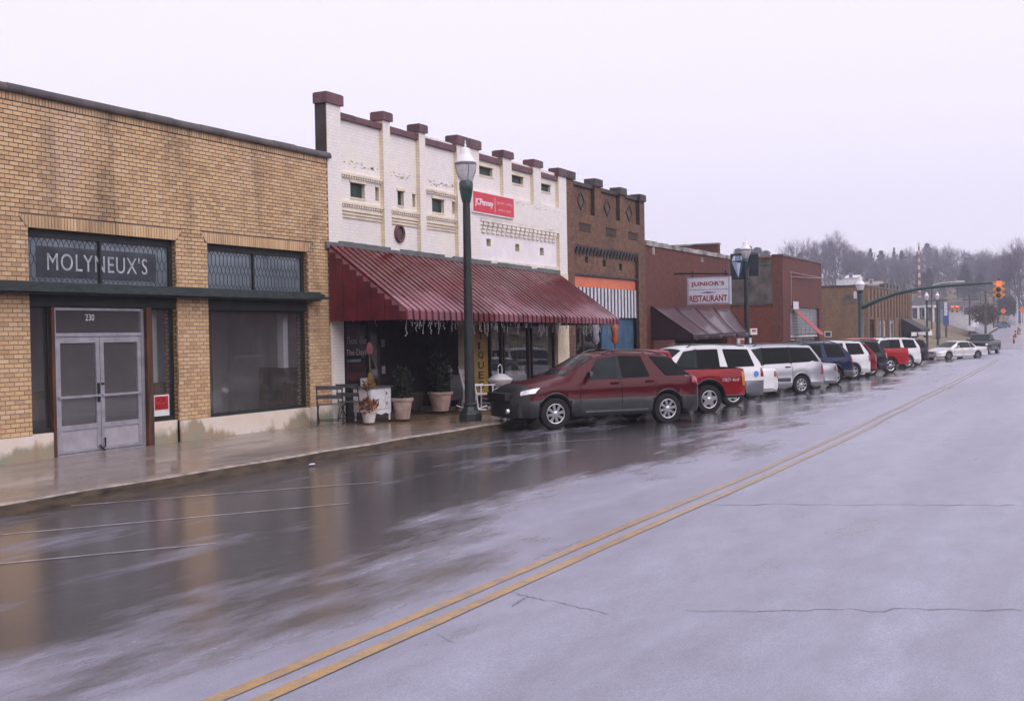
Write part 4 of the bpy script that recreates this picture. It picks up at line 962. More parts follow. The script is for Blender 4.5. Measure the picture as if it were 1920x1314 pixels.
# drinks machine under the awning
dm = F(1224, 660, WALL + .12)[0]; dm1 = F(1266, 660, WALL + .12)[0]; dz = FZ(1240, 632, WALL + .12)
vm = thing('drinks_machine', 'bright red drinks machine standing under the burgundy awning', 'vending machine', ((dm + dm1) / 2, WALL + .45, -.15))
MB().box(dm, dm1, WALL + .12, WALL + .85, -.14, dz).build('cabinet', M('machine_red', (.55, .012, .012), .35, var=.1, coat=.4), vm)
MB().box(dm + .1, dm1 - .6, WALL + .105, WALL + .119, .7, dz - .12).build('front_panel', M('machine_bright_red', (.70, .02, .02), .3, var=.06), vm)
MB().box(dm1 - .5, dm1 - .25, WALL + .105, WALL + .119, .8, dz - .5).build('coin_panel', MATS['dark_fascia'], vm)
# ================================================================ fifth: red brick house beyond the alley, with a sooty flank
def XP(px, py=560): return FX(px, py)
X0, X1 = FX(1467, 500), FX(1540, 500)
b5 = thing('alley_brick_house', 'red brick house across the alley, its flank sooty above and painted red below', 'building', (X0, WALL, -.45))
soot = M('sooty_render', (.115, .100, .090), .9, var=.42, vs=1.1, bs=.3, dark=(.022, .019, .018), scale=(1, 1, .8))
redp = brick('red_painted_flank', (.20, .045, .025), (.165, .037, .022), (.12, .04, .028), .22, .085, 'Y', stain=(.075, .025, .018), st=.55, bs=.35)
zs = onX(1420, 572, X0).z; zt5 = onX(1420, 484, X0).z; zf5 = FZ(1467, 476)
yb5 = WALL + 14
gb = [(FX(1482, 600), FX(1536, 600), -.45, FZ(1510, 577))]
mb = MB(); holes(mb, X0, X1, -.45, zf5 - .1, WALL, WALL + .3, gb, 0, 0); mb.box(X0 + .01, X1 - .01, WALL + .31, WALL + .5, gb[0][3] + .02, zf5 - .1, 0)
mb.face([(X0, yb5, -.45), (X0, WALL + .55, -.45), (X0, WALL + .55, zs), (X0, yb5, zs)], 1); mb.face([(X0 + .03, yb5, zs), (X0 + .03, WALL + .55, zs), (X0 + .03, WALL + .55, zt5), (X0 + .03, yb5, zt5)], 2)
mb.box(X0 - .02, X0 + .4, WALL + .002, WALL + .55, -.45, zf5 - .1, 3, skip='f')
mb.face([(X1, WALL, -.45), (X1, yb5, -.45), (X1, yb5, zt5), (X1, WALL, zt5)], 0); mb.face([(X0, WALL + .55, zt5 - .4), (X1, WALL + .55, zt5 - .4), (X1, yb5, zt5 - .4), (X0, yb5, zt5 - .4)], 0)
mb.build('wall', [rbr, redp, soot, rbs], b5)
MB().box(X0 - .04, X0 + .06, WALL + .56, yb5, zs - .03, zs + .07).build('ledge', cope_m, b5)
y = WALL + .56
while y < WALL + 6: MB().box(X0 - .05, X0 + .35, y, y + .41, zt5, zt5 + .10 + random.uniform(-.015, .015)).build('coping_tile', M('terracotta_tile', (.26, .15, .10), .7, var=.25, vs=3), b5); y += .42
x = X0 - .06
while x < X1: MB().box(x, min(x + .6, X1 + .04) - .006, WALL - .05, WALL + .56, zf5 - .1, zf5 + random.uniform(-.012, .012)).build('coping_tile', cope_m, b5); x += .6
gbl = M('glass_block_grey', (.22, .25, .29), .3, var=.25, vs=3, coat=.5)
a, b_, _, zt_ = gb[0]; zb_ = FZ(1482, 628); bw = (b_ - a) / 7; bh = (zt_ - zb_) / 9
for i in range(7):
    for j in range(9): MB().box(a + i * bw + .03, a + (i + 1) * bw - .03, WALL + .12, WALL + .2, zb_ + j * bh + .02, zb_ + (j + 1) * bh - .02).build('glass_block', gbl, b5)
MB().box(a, b_, WALL + .16, WALL + .22, zb_ - .02, zt_).build('block_mortar', M('pale_mortar', (.45, .45, .48), .8), b5)
f = MB().box(a, b_, WALL + .12, WALL + .2, zb_ - .14, zb_ - .03).build('shop_window', wmt, b5)
for i in range(4): MB().box(a + i * (b_ - a) / 4 + .08, a + (i + 1) * (b_ - a) / 4 - .08, WALL + .14, WALL + .18, .5, zb_ - .16).build('pane', dw, f)
MB().box(a, b_, WALL + .14, WALL + .3, -.45, .5).build('stall_riser', wmt, b5)
MB().box(a, b_, WALL + 1.5, WALL + 1.6, -.45, zt_).build('shop_interior', MATS['dim_plaster'], b5)
# narrow red awning in profile and the white cloth above it
Xa = FX(1490, 585); pa = onX(1489, 582, Xa); 
ra = thing('red_strip_awning', 'narrow faded red awning sloping out over the glass block front', 'awning', (Xa, WALL, pa.z))
q = onX(1537, 627, Xa - .1); L_ = 1.1
rm = M('faded_red_cloth', (.36, .075, .070), .7, var=.12, vs=2)
MB().hexa([(Xa - .1, q.y, q.z - .03), (Xa + L_, q.y, q.z - .03), (Xa + L_, WALL - .01, pa.z - .03), (Xa - .1, WALL - .01, pa.z - .03), (Xa - .1, q.y, q.z), (Xa + L_, q.y, q.z), (Xa + L_, WALL - .01, pa.z), (Xa - .1, WALL - .01, pa.z)]).build('cloth', rm, ra)
MB().tube([(Xa - .1, WALL, q.z), (Xa - .1, q.y, q.z)], .02).tube([(Xa + L_, WALL, q.z), (Xa + L_, q.y, q.z)], .02).build('awning_arm', blk, ra)
p = F(1487, 565, WALL - .1); p2 = F(1497, 580, WALL - .1)
MB().box(p[0], p2[0], WALL - .12, WALL - .1, p2[1], p[1]).build('white_flag_sheet', MATS['paper'], ra)
w0 = FX(1484, 514, WALL - .05); br = thing('wall_bracket', 'thin pale iron bracket on the brick front above the red awning', 'bracket', (w0, WALL, FZ(1490, 514)))
pm = M('pale_iron', (.33, .22, .24), .6)
zz = FZ(1490, 520)
MB().tube([(w0, WALL - .02, zz + .25), (FX(1530, 521), WALL - .5, zz + .1)], .025).tube([(w0, WALL - .02, zz), (FX(1530, 521), WALL - .5, zz + .1)], .025).tube([(w0, WALL - .02, zz + .3), (w0, WALL - .02, zz - 1.6)], .03).build('bracket_arm', pm, br)
# notice boards at the alley mouth
nb = thing('alley_notice', 'white notice board with red lettering standing at the alley mouth', 'notice board', (FX(1395, 640, 14.6), 14.6, -.3))
for (pa_, pb, z0, z1) in ((1381, 1407, 650, 634), (1406, 1418, 628, 616)):
    a, b_ = FX(pa_, 640, 14.6), FX(pb, 640, 14.6); c, d = FZ(1395, z0, 14.6), FZ(1395, z1, 14.6)
    bo = MB().box(a, b_, 14.55, 14.6, c, d).build('board', MATS['sign_white'], nb)
    MB().box(a + .18 * (b_ - a), a + .8 * (b_ - a), 14.54, 14.549, c + .45 * (d - c), c + .82 * (d - c)).build('red_field', MATS['sign_red'], bo)
MB().box(FX(1408, 640, 14.6), FX(1411, 640, 14.6), 14.6, 14.65, -.3, FZ(1395, 618, 14.6)).build('post', blk, nb)
# ================================================================ sixth: long tan brick block at the corner
X0, X1 = FX(1625, 600), FX(1706, 600)
tbr = brick('tan_corner_brick', (.27, .165, .095), (.215, .125, .075), (.15, .10, .07), .22, .08, 'X', stain=(.12, .075, .055), st=.5, bs=.3)
tbs = brick('tan_flank_brick', (.29, .175, .095), (.23, .135, .075), (.16, .105, .07), .22, .08, 'Y', stain=(.13, .085, .06), st=.5, bs=.3)
b6 = thing('corner_brick_block', 'long tan brick corner block with piers and white framed shop windows', 'building', (X0, WALL, -.6))
zt6 = FZ(1625, 537); H6 = [(lerp(X0, X1, t0), lerp(X0, X1, t1), -.6, 2.6) for t0, t1 in ((.05, .19), (.25, .42), (.47, .64), (.70, .84), (.87, .97))]
mb = MB(); holes(mb, X0, X1, -.6, zt6, WALL, WALL + .3, H6, 0, 1); mb.face([(X0, WALL + 22, -.6), (X0, WALL, -.6), (X0, WALL, zt6), (X0, WALL + 22, zt6 + .3)], 1)
mb.face([(X1, WALL, -.6), (X1, WALL + 22, -.6), (X1, WALL + 22, zt6), (X1, WALL, zt6)], 1); mb.face([(X0, WALL, zt6 - .3), (X1, WALL, zt6 - .3), (X1, WALL + 22, zt6 - .3), (X0, WALL + 22, zt6 - .3)], 0)
mb.build('wall', [tbr, tbs], b6)
MB().box(X0 - .05, X1 + .05, WALL - .06, WALL + .3, zt6, zt6 + .12).box(X0 - .06, X0 + .3, WALL + .31, WALL + 22, zt6 + .01, zt6 + .14).build('coping', cope_m, b6)
for i in range(15):
    x = lerp(X0, X1, i / 14) - (.5 if i == 14 else 0); MB().box(x, x + .5, WALL - .12, WALL - .002, 2.8 if i % 2 else -.6, zt6 - .1).build('pier', tbr, b6)
for i in range(5): x = lerp(X0, X1, .38 + .08 * i); MB().box(x, x + .9, WALL + .0, WALL + .4, zt6 + .12, zt6 + .12 + random.uniform(.25, .5)).build('broken_parapet', cope_m, b6)
for i, h in enumerate(H6):
    f = MB().box(h[0], h[1], WALL + .15, WALL + .25, 2.3, 2.6).box(h[0], h[0] + .15, WALL + .15, WALL + .25, -.5, 2.3).box(h[1] - .15, h[1], WALL + .15, WALL + .25, -.5, 2.3).box((h[0] + h[1]) / 2 - .06, (h[0] + h[1]) / 2 + .06, WALL + .15, WALL + .25, -.5, 2.3).build('window', wmt if i in (1, 2) else drk, b6)
    MB().box(h[0] + .15, h[1] - .15, WALL + .2, WALL + .21, -.5, 2.3).build('pane', M('curtained_glass', (.34, .35, .40), .15, var=.2, coat=1) if i in (1, 2) else M('dim_glass', (.05, .05, .065), .1, coat=1), f)
MB().box(X0 - .03, X0 - .002, WALL + 3.6, WALL + 4.6, FZ(1560, 632, WALL + 4) - .0, FZ(1560, 621, WALL + 4) + .05).build('flank_window', wmt, b6) if False else None
p0, p1 = onX(1546, 632, X0 - .04), onX(1559, 621, X0 - .04)
f = MB().box(X0 - .06, X0 - .002, p1.y, p0.y, p0.z, p1.z).build('flank_window', wmt, b6); MB().box(X0 - .07, X0 - .061, p1.y + .07, p0.y - .07, p0.z + .07, p1.z - .07).build('pane', MATS['dim_glass'], f)
MB().box(X0 - .008, X0 - .001, onX(1605, 555, X0).y, onX(1580, 555, X0).y, onX(1590, 571, X0).z, onX(1590, 553, X0).z).build('faded_sign_patch', M('faded_sign_paint', (.13, .105, .09), .9, var=.25), b6)
ca = thing('dark_corner_awning', 'small black awning at the far end of the tan corner block', 'awning', (lerp(X0, X1, .8), WALL, 1.8))
za, zb_ = FZ(1688, 597), FZ(1722, 617, 13.9)
a0, a1 = lerp(X0, X1, .72), X1 - .3
MB().hexa([(a0, 13.9, zb_ - .25), (a1, 13.9, zb_ - .25), (a1, WALL - .13, zb_ - .25), (a0, WALL - .13, zb_ - .25), (a0, 13.9, zb_), (a1, 13.9, zb_), (a1, WALL - .13, za), (a0, WALL - .13, za)]).build('cloth', M('black_cloth', (.022, .024, .026), .7), ca)
# ================================================================ street furniture
lampg = M('lamp_post_green', (.012, .018, .017), .55, var=.3, vs=5, bs=.15, coat=.15, kind='obj'); lampd = M('collar_green', (.010, .040, .032), .4, var=.2, coat=.4)
def globe_mat():
    m, n, b = nodes('frosted_globe'); b.inputs['Base Color'].default_value = (.80, .79, .82, 1); b.inputs['Roughness'].default_value = .18; b.inputs['Coat Weight'].default_value = 1
    v = pos(n, (1, 1, 1), 'obj'); n.links.new(ramp(n, noise(n, v, 30, 2), [(.3, (.60, .60, .64)), (.7, (.86, .85, .88))]), b.inputs['Base Color']); b.inputs['Transmission Weight'].default_value = .35; return m
glb = globe_mat(); roofm = M('lamp_roof_white', (.74, .73, .76), .3, var=.06, coat=.5, kind='obj'); bandm = M('lamp_band', (.20, .17, .17), .4, var=.2)
def lamp(label, x, y, z, sc=1.0, name='street_lamp', grp='acorn street lamps along the shops', parts=True):
    t = thing(name, label, 'street lamp', (x, y, z), .2, grp); ORG[t.name] = Vector((0, 0, 0)); S = lambda q: [(r_ * sc, h * sc) for r_, h in q]
    MB().lathe(S([(.27, 0), (.27, .16), (.255, .19), (.20, .24), (.155, .33), (.165, .36), (.165, .39), (.135, .41)]), n=8).build('base', lampg, t, local=True)
    MB().lathe(S([(.12, .41), (.112, 1.5), (.094, 3.4), (.083, 4.92)]), n=20).build('pole', lampg, t, smooth=40, local=True)
    MB().lathe(S([(.095, 4.92), (.10, 4.95), (.125, 5.06), (.155, 5.22), (.16, 5.36), (.145, 5.40), (.13, 5.41)]), n=20).build('collar', lampd, t, smooth=40, local=True)
    MB().lathe(S([(.125, 5.41), (.17, 5.50), (.215, 5.62), (.235, 5.74), (.235, 5.80)]), n=24, caps=False).build('globe', glb, t, smooth=60, local=True)
    r_ = MB().lathe(S([(.24, 5.80), (.225, 5.86), (.185, 5.92), (.15, 5.97), (.125, 6.03), (.115, 6.12), (.06, 6.15), (.022, 6.17), (.03, 6.20), (.012, 6.24), (.006, 6.32), (0, 6.33)]), n=24).build('lamp_roof', roofm, t, smooth=35, local=True)
    k = MB().lathe(S([(.24, 5.76), (.247, 5.77), (.247, 5.81), (.24, 5.82)]), n=24, caps=False)
    k.build('band', bandm, t, local=True)
    if parts:
        for i in range(4):
            a = math.pi / 2 * i + .6; MB().tube([(r * math.cos(a) * sc, r * math.sin(a) * sc, h * sc) for r, h in ((.15, 5.40), (.182, 5.50), (.226, 5.62), (.245, 5.74), (.247, 5.79))], .008, 5).build('globe_rib', bandm, t, local=True)
    return t
L1 = G(882, 789, .055)
t = lamp('tall dark green acorn lamp post nearest the camera, in front of the red awning', L1.x, L1.y, .055)
MB().box(-.15, -.09, -.03, .03, 3.42, 3.5).tube([(-.12, 0, 3.46), (-.18, .02, 3.56), (-.22, .02, 3.62)], .012).build('socket', blk, t, local=True)
r_ = ray(1400, 600); X2 = 51.0; y2 = r_.y / r_.x * X2; z2 = gz(X2) + .14
t2 = lamp('acorn lamp post carrying a dark banner with a cut gem, beside the restaurant sign', X2, y2, z2)
bn = thing('gem_banner', 'dark blue street banner with a white and blue cut gem, on the second lamp post', 'banner', (X2, y2, 4.0), 0)
pz0, pz1 = onX(1384, 523, X2).z, onX(1384, 477, X2).z; yl_, yr_ = onX(1370, 500, X2).y, onX(1398, 500, X2).y
bm_c = M('banner_navy', (.012, .018, .036), .6, var=.2)
MB().box(X2 - .02, X2 + .0, yr_, yl_, pz0, pz1).build('cloth', bm_c, bn); MB().box(X2 + .0, X2 + .02, yr_ - .58, yr_ - .14, pz0 + .1, pz1 - .02).build('second_cloth', bm_c, bn)
w_, h_ = yl_ - yr_, pz1 - pz0
def bp(u, v): return (X2 - .024, yl_ - u * w_, pz0 + v * h_)
gem = [M('gem_white', (.66, .70, .78), .5, var=.05), M('gem_blue', (.05, .14, .32), .5, var=.1), M('gem_pale', (.26, .38, .55), .5, var=.1)]
for pts, mi in (([(.08, .70), (.50, .06), (.42, .70)], 2), ([(.40, .66), (.52, .04), (.68, .66)], 0), ([(.70, .70), (.54, .08), (.96, .70)], 1), ([(.08, .74), (.20, .94), (.36, .94), (.30, .74)], 0), ([(.33, .74), (.40, .94), (.60, .94), (.66, .74)], 2), ([(.69, .74), (.64, .94), (.80, .94), (.95, .74)], 0)):
    MB().ring([[bp(u, v) for u, v in pts], [(X2 - .0201, q[1], q[2]) for q in [bp(u, v) for u, v in pts]]]).build('gem_facet', gem[mi], bn)
MB().tube([(X2, yr_ - .6, pz1 + .02), (X2, yl_, pz1 + .02)], .018).tube([(X2, yr_ - .2, pz0 - .01), (X2, yl_, pz0 - .01)], .018).build('banner_rod', blk, bn)
# signal pole with its mast arm
X3 = 80.0; r_ = ray(1613, 560); y3 = r_.y / r_.x * X3; z3 = gz(X3) + .13
sp = thing('signal_pole', 'dark green signal pole with a long curved arm over the road and a lamp', 'signal pole', (X3, y3, z3)); ORG[sp.name] = Vector((0, 0, 0))
gp = M('signal_green', (.012, .045, .038), .4, var=.25, coat=.4)
ztop = onX(1613, 544, X3).z - z3
MB().lathe([(.26, 0), (.26, .3), (.19, .4), (.17, ztop - .6), (.16, ztop - .25)], n=14).build('pole', gp, sp, smooth=40, local=True)
MB().lathe([(.16, ztop - .25), (.24, ztop - .02), (.20, ztop)], n=14).build('collar', lampd, sp, smooth=40, local=True); MB().lathe([(.2, ztop), (.30, ztop + .32), (.31, ztop + .38)], n=16).build('globe', glb, sp, smooth=50, local=True)
MB().lathe([(.32, ztop + .38), (.26, ztop + .5), (.14, ztop + .6), (.12, ztop + .75), (.03, ztop + .80), (0, ztop + .98)], n=16).build('lamp_roof', roofm, sp, smooth=40, local=True)
MB().box(-.25, -.05, .2, .38, ztop - .55, ztop - .08).build('control_box', MATS['paper'], sp, local=True)
arm = [onX(px_, py_, X3) - Vector((X3, y3, z3)) for px_, py_ in ((1616, 576), (1632, 569), (1650, 561), (1680, 550.5), (1720, 542), (1760, 537), (1810, 533.5), (1878, 529.5))]
for p in arm: p.x = -.02 - .0 * p.x
MB().tube(arm, [.17, .155, .145, .13, .115, .10, .085, .06], 10).build('mast_arm', gp, sp, smooth=50, local=True)
def signal(label, p, sc=1.0, lit=True, rz=0):
    t = thing('traffic_signal', label, 'traffic light', tuple(p), rz, 'traffic signals over the junction'); ORG[t.name] = Vector((0, 0, 0))
    ye = M('signal_yellow', (.78, .36, .09), .45, var=.1); 
    rl_ = emit('signal_red_lit', (1.0, .10, .04), 2.2) if 'signal_red_lit' not in MATS else MATS['signal_red_lit']
    a_ = M('signal_lens_dark', (.05, .018, .010), .25, coat=1)
    for i in range(3):
        z = (2 - i) * .36 * sc + .02; w = .17 * sc
        s = MB().box(-.10 * sc, .12 * sc, -w, w, z, z + .345 * sc).build('signal_section', ye, t, local=True)
        MB().lathe([(0, -.125 * sc), (.14 * sc, -.115 * sc), (.145 * sc, -.10 * sc)], c=(0, 0, z + .172 * sc), n=18, axis='X').build('lens', rl_ if (i == 0 and lit) else a_, s, smooth=40, local=True)
        v = MB(); rows = []
        for j in range(10):
            an = math.pi * (-.12 + 1.24 * j / 9); rows.append([(x_ * sc, .158 * sc * math.cos(an), z + .172 * sc + .158 * sc * math.sin(an)) for x_ in (-.10, -.30 + .0 * j)])
        v.grid(rows); o = v.build('visor', ye, s, smooth=60, local=True); md = o.modifiers.new('thick', 'SOLIDIFY'); md.thickness = .012
        for sd in (-1, 1):   # the sections of the side faces show their own visors
            o2 = MB().hexa([(-.08 * sc, sd * w, z + .05), (.10 * sc, sd * w, z + .05), (.10 * sc, sd * (w + .17 * sc), z + .17 * sc), (-.08 * sc, sd * (w + .17 * sc), z + .17 * sc), (-.08 * sc, sd * w, z + .30 * sc), (.10 * sc, sd * w, z + .30 * sc), (.10 * sc, sd * (w + .18 * sc), z + .27 * sc), (-.08 * sc, sd * (w + .18 * sc), z + .27 * sc)]).build('side_visor', ye, s, local=True)
    MB().tube([(0, 0, 1.1 * sc), (0, 0, 1.26 * sc)], .03).build('hanger', blk, t, local=True)
    return t
ps = onX(1873, 560, X3); signal('yellow four-way traffic signal showing red, hung from the end of the mast arm', ps, 1.03)
# ---------------------------------------------------------------- outside the white shop
GZ = .10
def gp_(px_, py_): return G(px_, py_, GZ)
bk = M('black_iron', (.020, .020, .022), .5, var=.2, vs=6, coat=.2, kind='obj'); slat_m = M('grey_slat', (.075, .078, .088), .45, var=.3, vs=6, coat=.5, kind='obj', scale=(1, 4, 4))
def bistro(label, p, rz, w=.50):
    t = thing('folding_chair', label, 'chair', (p.x, p.y, GZ), rz, 'folding chairs outside the white shop'); ORG[t.name] = Vector((0, 0, 0))
    for sd in (-1, 1):
        x = sd * w / 2
        MB().tube([(x, .24, 0), (x, .22, .12), (x, .15, .30), (x, .18, .44), (x, .24, .62), (x, .28, .86)], .014, 6).build('back_upright', bk, t, smooth=40, local=True)
        MB().tube([(x, .14, .43), (x, -.02, .28), (x, -.16, .12), (x, -.20, 0)], .014, 6).build('leg', bk, t, smooth=40, local=True)
        MB().tube([(x, -.18, .43), (x, -.05, .32), (x, .12, .14), (x, .24, .02)], .013, 6).build('leg', bk, t, smooth=40, local=True)
        MB().tube([(x, -.20, .44), (x, .18, .44)], .014, 6).build('seat_rail', bk, t, local=True)
    MB().tube([(-w / 2, .20, .10), (w / 2, .20, .10)], .010, 5).build('stretcher', bk, t, local=True); MB().tube([(-w / 2, -.16, .11), (w / 2, -.16, .11)], .010, 5).build('stretcher', bk, t, local=True)
    for i in range(5): y = -.20 + i * .085; MB().box(-w / 2 - .02, w / 2 + .02, y, y + .06, .445, .465).build('slat', slat_m, t, local=True)
    for z, dy in ((.58, .215), (.775, .25)): MB().hexa([(-w / 2 - .02, dy, z), (w / 2 + .02, dy, z), (w / 2 + .02, dy + .02, z), (-w / 2 - .02, dy + .02, z), (-w / 2 - .02, dy + .03, z + .085), (w / 2 + .02, dy + .03, z + .085), (w / 2 + .02, dy + .05, z + .085), (-w / 2 - .02, dy + .05, z + .085)]).build('slat', slat_m, t, local=True)
    return t
pa = gp_(629, 797); bistro('slatted folding chair with its back to the street, at the corner of the brick pier', Vector((pa.x, pa.y + .12, 0)), R(122), .54)
pb = gp_(679, 791); bistro('second folding chair half hidden behind the white flower pot', Vector((pb.x, pb.y + .25, 0)), R(100), .50)
def pot(label, p, r0, r1, h, mat, name='planter', grp='plant pots outside the white shop', ribs=False):
    t = thing(name, label, 'plant pot', (p.x, p.y, GZ), 0, grp); ORG[t.name] = Vector((0, 0, 0))
    MB().lathe([(r0, 0), (lerp(r0, r1, .85), h * .84), (r1 * 1.06, h * .86), (r1 * 1.10, h * .97), (r1 * 1.05, h), (r1 * .93, h), (r1 * .90, h * .9), (0, h * .9)], n=28).build('pot', mat, t, smooth=40, local=True); return t
def leaves(t, name, mat, n_, cx, cz, rx, rz_, ls, seed, mats=None, up=.4):
    rn = random.Random(seed); mb = MB()
    for _ in range(n_):
        a, b_ = rn.uniform(0, 6.283), math.acos(rn.uniform(-1, 1)); q = rn.uniform(.35, 1) ** .6
        p = Vector((cx[0] + rx * q * math.sin(b_) * math.cos(a), cx[1] + rx * q * math.sin(b_) * math.sin(a), cz + rz_ * q * math.cos(b_)))
        d = Vector((rn.gauss(0, 1), rn.gauss(0, 1), rn.gauss(up, 1))).normalized(); s_ = d.cross(Vector((rn.gauss(0, 1), rn.gauss(0, 1), rn.gauss(0, 1)))).normalized(); l = ls * rn.uniform(.6, 1.3)
        mb.face([p, p + d * l * .5 + s_ * l * .24, p + d * l, p + d * l * .5 - s_ * l * .24], rn.randrange(len(mats)) if mats else 0)
    return kind(mb.build(name, mats or mat, t, local=True), 'stuff')
wplas = M('white_plastic_pot', (.66, .62, .60), .45, var=.12, kind='obj'); terr = M('washed_terracotta', (.40, .30, .27), .7, var=.2, vs=5, bs=.2, kind='obj'); terr2 = M('pink_terracotta', (.48, .34, .30), .7, var=.2, vs=5, bs=.2, kind='obj'); dpot = M('dark_clay', (.10, .075, .06), .7, var=.2)
lf = [M('dry_leaf_rust', (.22, .06, .02), .7), M('dry_leaf_brown', (.09, .035, .02), .8), M('dry_leaf_orange', (.40, .13, .02), .7)]; dlf = [M('evergreen_dark', (.007, .013, .007), .8), M('evergreen_mid', (.013, .021, .011), .8)]
p = gp_(692, 792); t = pot('white plastic pot of rust coloured dried leaves in front of the enamel cabinet', p, .12, .175, .27, wplas)
leaves(t, 'dried_leaves', None, 150, (0, 0), .34, .24, .20, .11, 4, lf); MB().tube([(0, 0, .2), (.02, 0, .45), (-.05, .02, .80)], .008).build('stem', lf[1], t, local=True); leaves(t, 'seed_head', None, 60, (-.05, .02), .80, .09, .11, .07, 5, [lf[1]])
p = gp_(755, 785); t = pot('tall tapered clay planter with a dark evergreen right of the enamel cabinet', p, .16, .24, .48, terr); leaves(t, 'foliage', None, 500, (0, 0), .80, .22, .42, .10, 6, dlf); MB().tube([(0, 0, .4), (0, 0, 1.0)], .02).build('stem', lf[1], t, local=True)
p = gp_(826, 770); t = pot('wide pinkish clay planter with a dark evergreen by the shop entrance', p, .20, .30, .48, terr2); leaves(t, 'foliage', None, 700, (0, 0), .95, .30, .55, .11, 7, dlf); MB().tube([(0, 0, .4), (0, 0, 1.2)], .02).build('stem', lf[1], t, local=True)
p = gp_(803, 768); t = pot('dull brown planter half behind the wide pinkish planter', Vector((p.x - .1, p.y + .35, 0)), .18, .25, .46, dpot)
# white enamel cabinet
p = gp_(712, 789); en = M('white_enamel', (.72, .71, .74), .25, var=.07, vs=4, coat=.5, kind='obj'); ent = M('grey_top', (.10, .10, .11), .35, coat=.4, kind='obj')
cb = thing('enamel_cabinet', 'old white enamel stove cabinet on short legs with a grey top, outside the white shop', 'cabinet', (p.x + .15, p.y + .28, GZ), R(-6)); ORG[cb.name] = Vector((0, 0, 0))
MB().box(-.36, .36, -.24, .26, .20, .74).build('body', en, cb, local=True); MB().box(-.42, .42, -.29, .30, .742, .775).build('top', ent, cb, local=True)
for x in (-.33, .33):
    for y in (-.21, .23): MB().lathe([(.022, 0), (.03, .2)], c=(x, y, 0), n=10).build('leg', en, cb, local=True)
for x0, x1, z0, z1 in ((-.34, .12, .26, .71), (.14, .345, .52, .71), (.14, .345, .27, .505)):
    d = MB().box(x0, x1, -.256, -.242, z0, z1).build('cabinet_door', en, cb, local=True); MB().box(x0 + .02, x0 + .05, -.275, -.256, (z0 + z1) / 2 - .03, (z0 + z1) / 2 + .03).build('handle', chrome, d, local=True)
MB().prism([(-.36, .20), (-.30, .12), (-.16, .17), (0, .13), (.16, .17), (.30, .12), (.36, .20)], -.25, -.235).build('apron', en, cb, local=True)
# broom standing on it
bt = Vector((p.x + .02, p.y + .25, GZ + .778)); br = thing('straw_broom', 'straw broom with ochre bristles and a pink rag, standing on the enamel cabinet', 'broom', tuple(bt)); ORG[br.name] = Vector((0, 0, 0))
straw = M('ochre_straw', (.33, .17, .045), .8, var=.3, vs=12, kind='obj'); mb = MB(); rn = random.Random(2)
for i in range(70):
    u = rn.uniform(-1, 1); v = rn.uniform(-1, 1); mb.tube([(u * .19, v * .06, 0), (u * .02, v * .015, .30)], .006, 4)
kind(mb.build('bristles', straw, br, local=True), 'stuff'); MB().tube([(0, 0, .26), (.02, .02, 1.02)], .012).build('handle', M('pale_stick', (.20, .14, .09), .7), br, local=True)
MB().lathe([(.0, .70), (.06, .74), (.085, .84), (.05, .97), (.0, 1.0)], n=10).build('pink_rag', M('pink_rag', (.36, .12, .15), .8), br, local=True)
# white rocking chair behind the lamp post
rkm = M('white_chair_paint', (.74, .73, .77), .4, var=.06, kind='obj'); p = gp_(913, 768)
rk = thing('rocking_chair', 'white slatted rocking chair behind the near lamp post', 'chair', (p.x - .05, p.y + .20, GZ), R(62)); ORG[rk.name] = Vector((0, 0, 0))
for sd in (-1, 1):
    x = sd * .27
    MB().tube([(x, -.42, .07), (x, -.2, .02), (x, .05, .015), (x, .3, .05), (x, .5, .12)], .018).build('rocker', rkm, rk, smooth=40, local=True)
    MB().tube([(x, -.25, .03), (x, -.25, .62)], .018).build('leg', rkm, rk, local=True); MB().tube([(x, .20, .03), (x, .24, .40), (x, .42, 1.10)], .018).build('leg', rkm, rk, local=True)
    MB().box(x - .03, x + .03, -.30, .30, .62, .645).build('armrest', rkm, rk, local=True)
for i in range(7): MB().tube([(-.22 + .073 * i, .25, .42), (-.22 + .073 * i, .41, 1.06)], .011, 5).build('spindle', rkm, rk, local=True)
for z, y in ((1.06, .41), (.45, .26)): MB().box(-.28, .28, y - .012, y + .012, z - .02, z + .05).build('back_rail', rkm, rk, local=True)
for i in range(6): MB().box(-.27, .27, -.27 + .085 * i, -.205 + .085 * i, .40, .42).build('slat', rkm, rk, local=True)
for z in (.16, .27): MB().tube([(-.27, -.25, z), (.27, -.25, z)], .012).build('stretcher', rkm, rk, local=True); MB().tube([(-.27, .22, z), (.27, .22, z)], .012).build('stretcher', rkm, rk, local=True)
p = gp_(930, 765); wb_ = thing('white_basin', 'white round enamel basin with an arched handle, on a stand by the rocking chair', 'basin', (p.x + .45, p.y + .1, GZ)); ORG[wb_.name] = Vector((0, 0, 0))
MB().lathe([(.12, .50), (.26, .60), (.33, .70), (.34, .72), (.32, .74), (.14, .86), (0, .88)], n=28).build('bowl', en, wb_, smooth=50, local=True)
for a in range(3): MB().tube([(.28 * math.cos(a * 2.1), .28 * math.sin(a * 2.1), 0), (.10 * math.cos(a * 2.1), .10 * math.sin(a * 2.1), .52)], .014).build('leg', rkm, wb_, local=True)
MB().tube([(-.11 + .0, 0, .86)] + [(-.11 * math.cos(i * math.pi / 8), 0, 1.0 + .11 * math.sin(i * math.pi / 8)) for i in range(9)] + [(.11, 0, .86)], .012).build('handle', rkm, wb_, smooth=40, local=True)
bx = gp_(868, 768); b_ = thing('grey_mailbox_stove', 'dark grey iron stove with white jugs on top, just left of the near lamp post', 'stove', (bx.x + .0, bx.y + .35, GZ)); ORG[b_.name] = Vector((0, 0, 0))
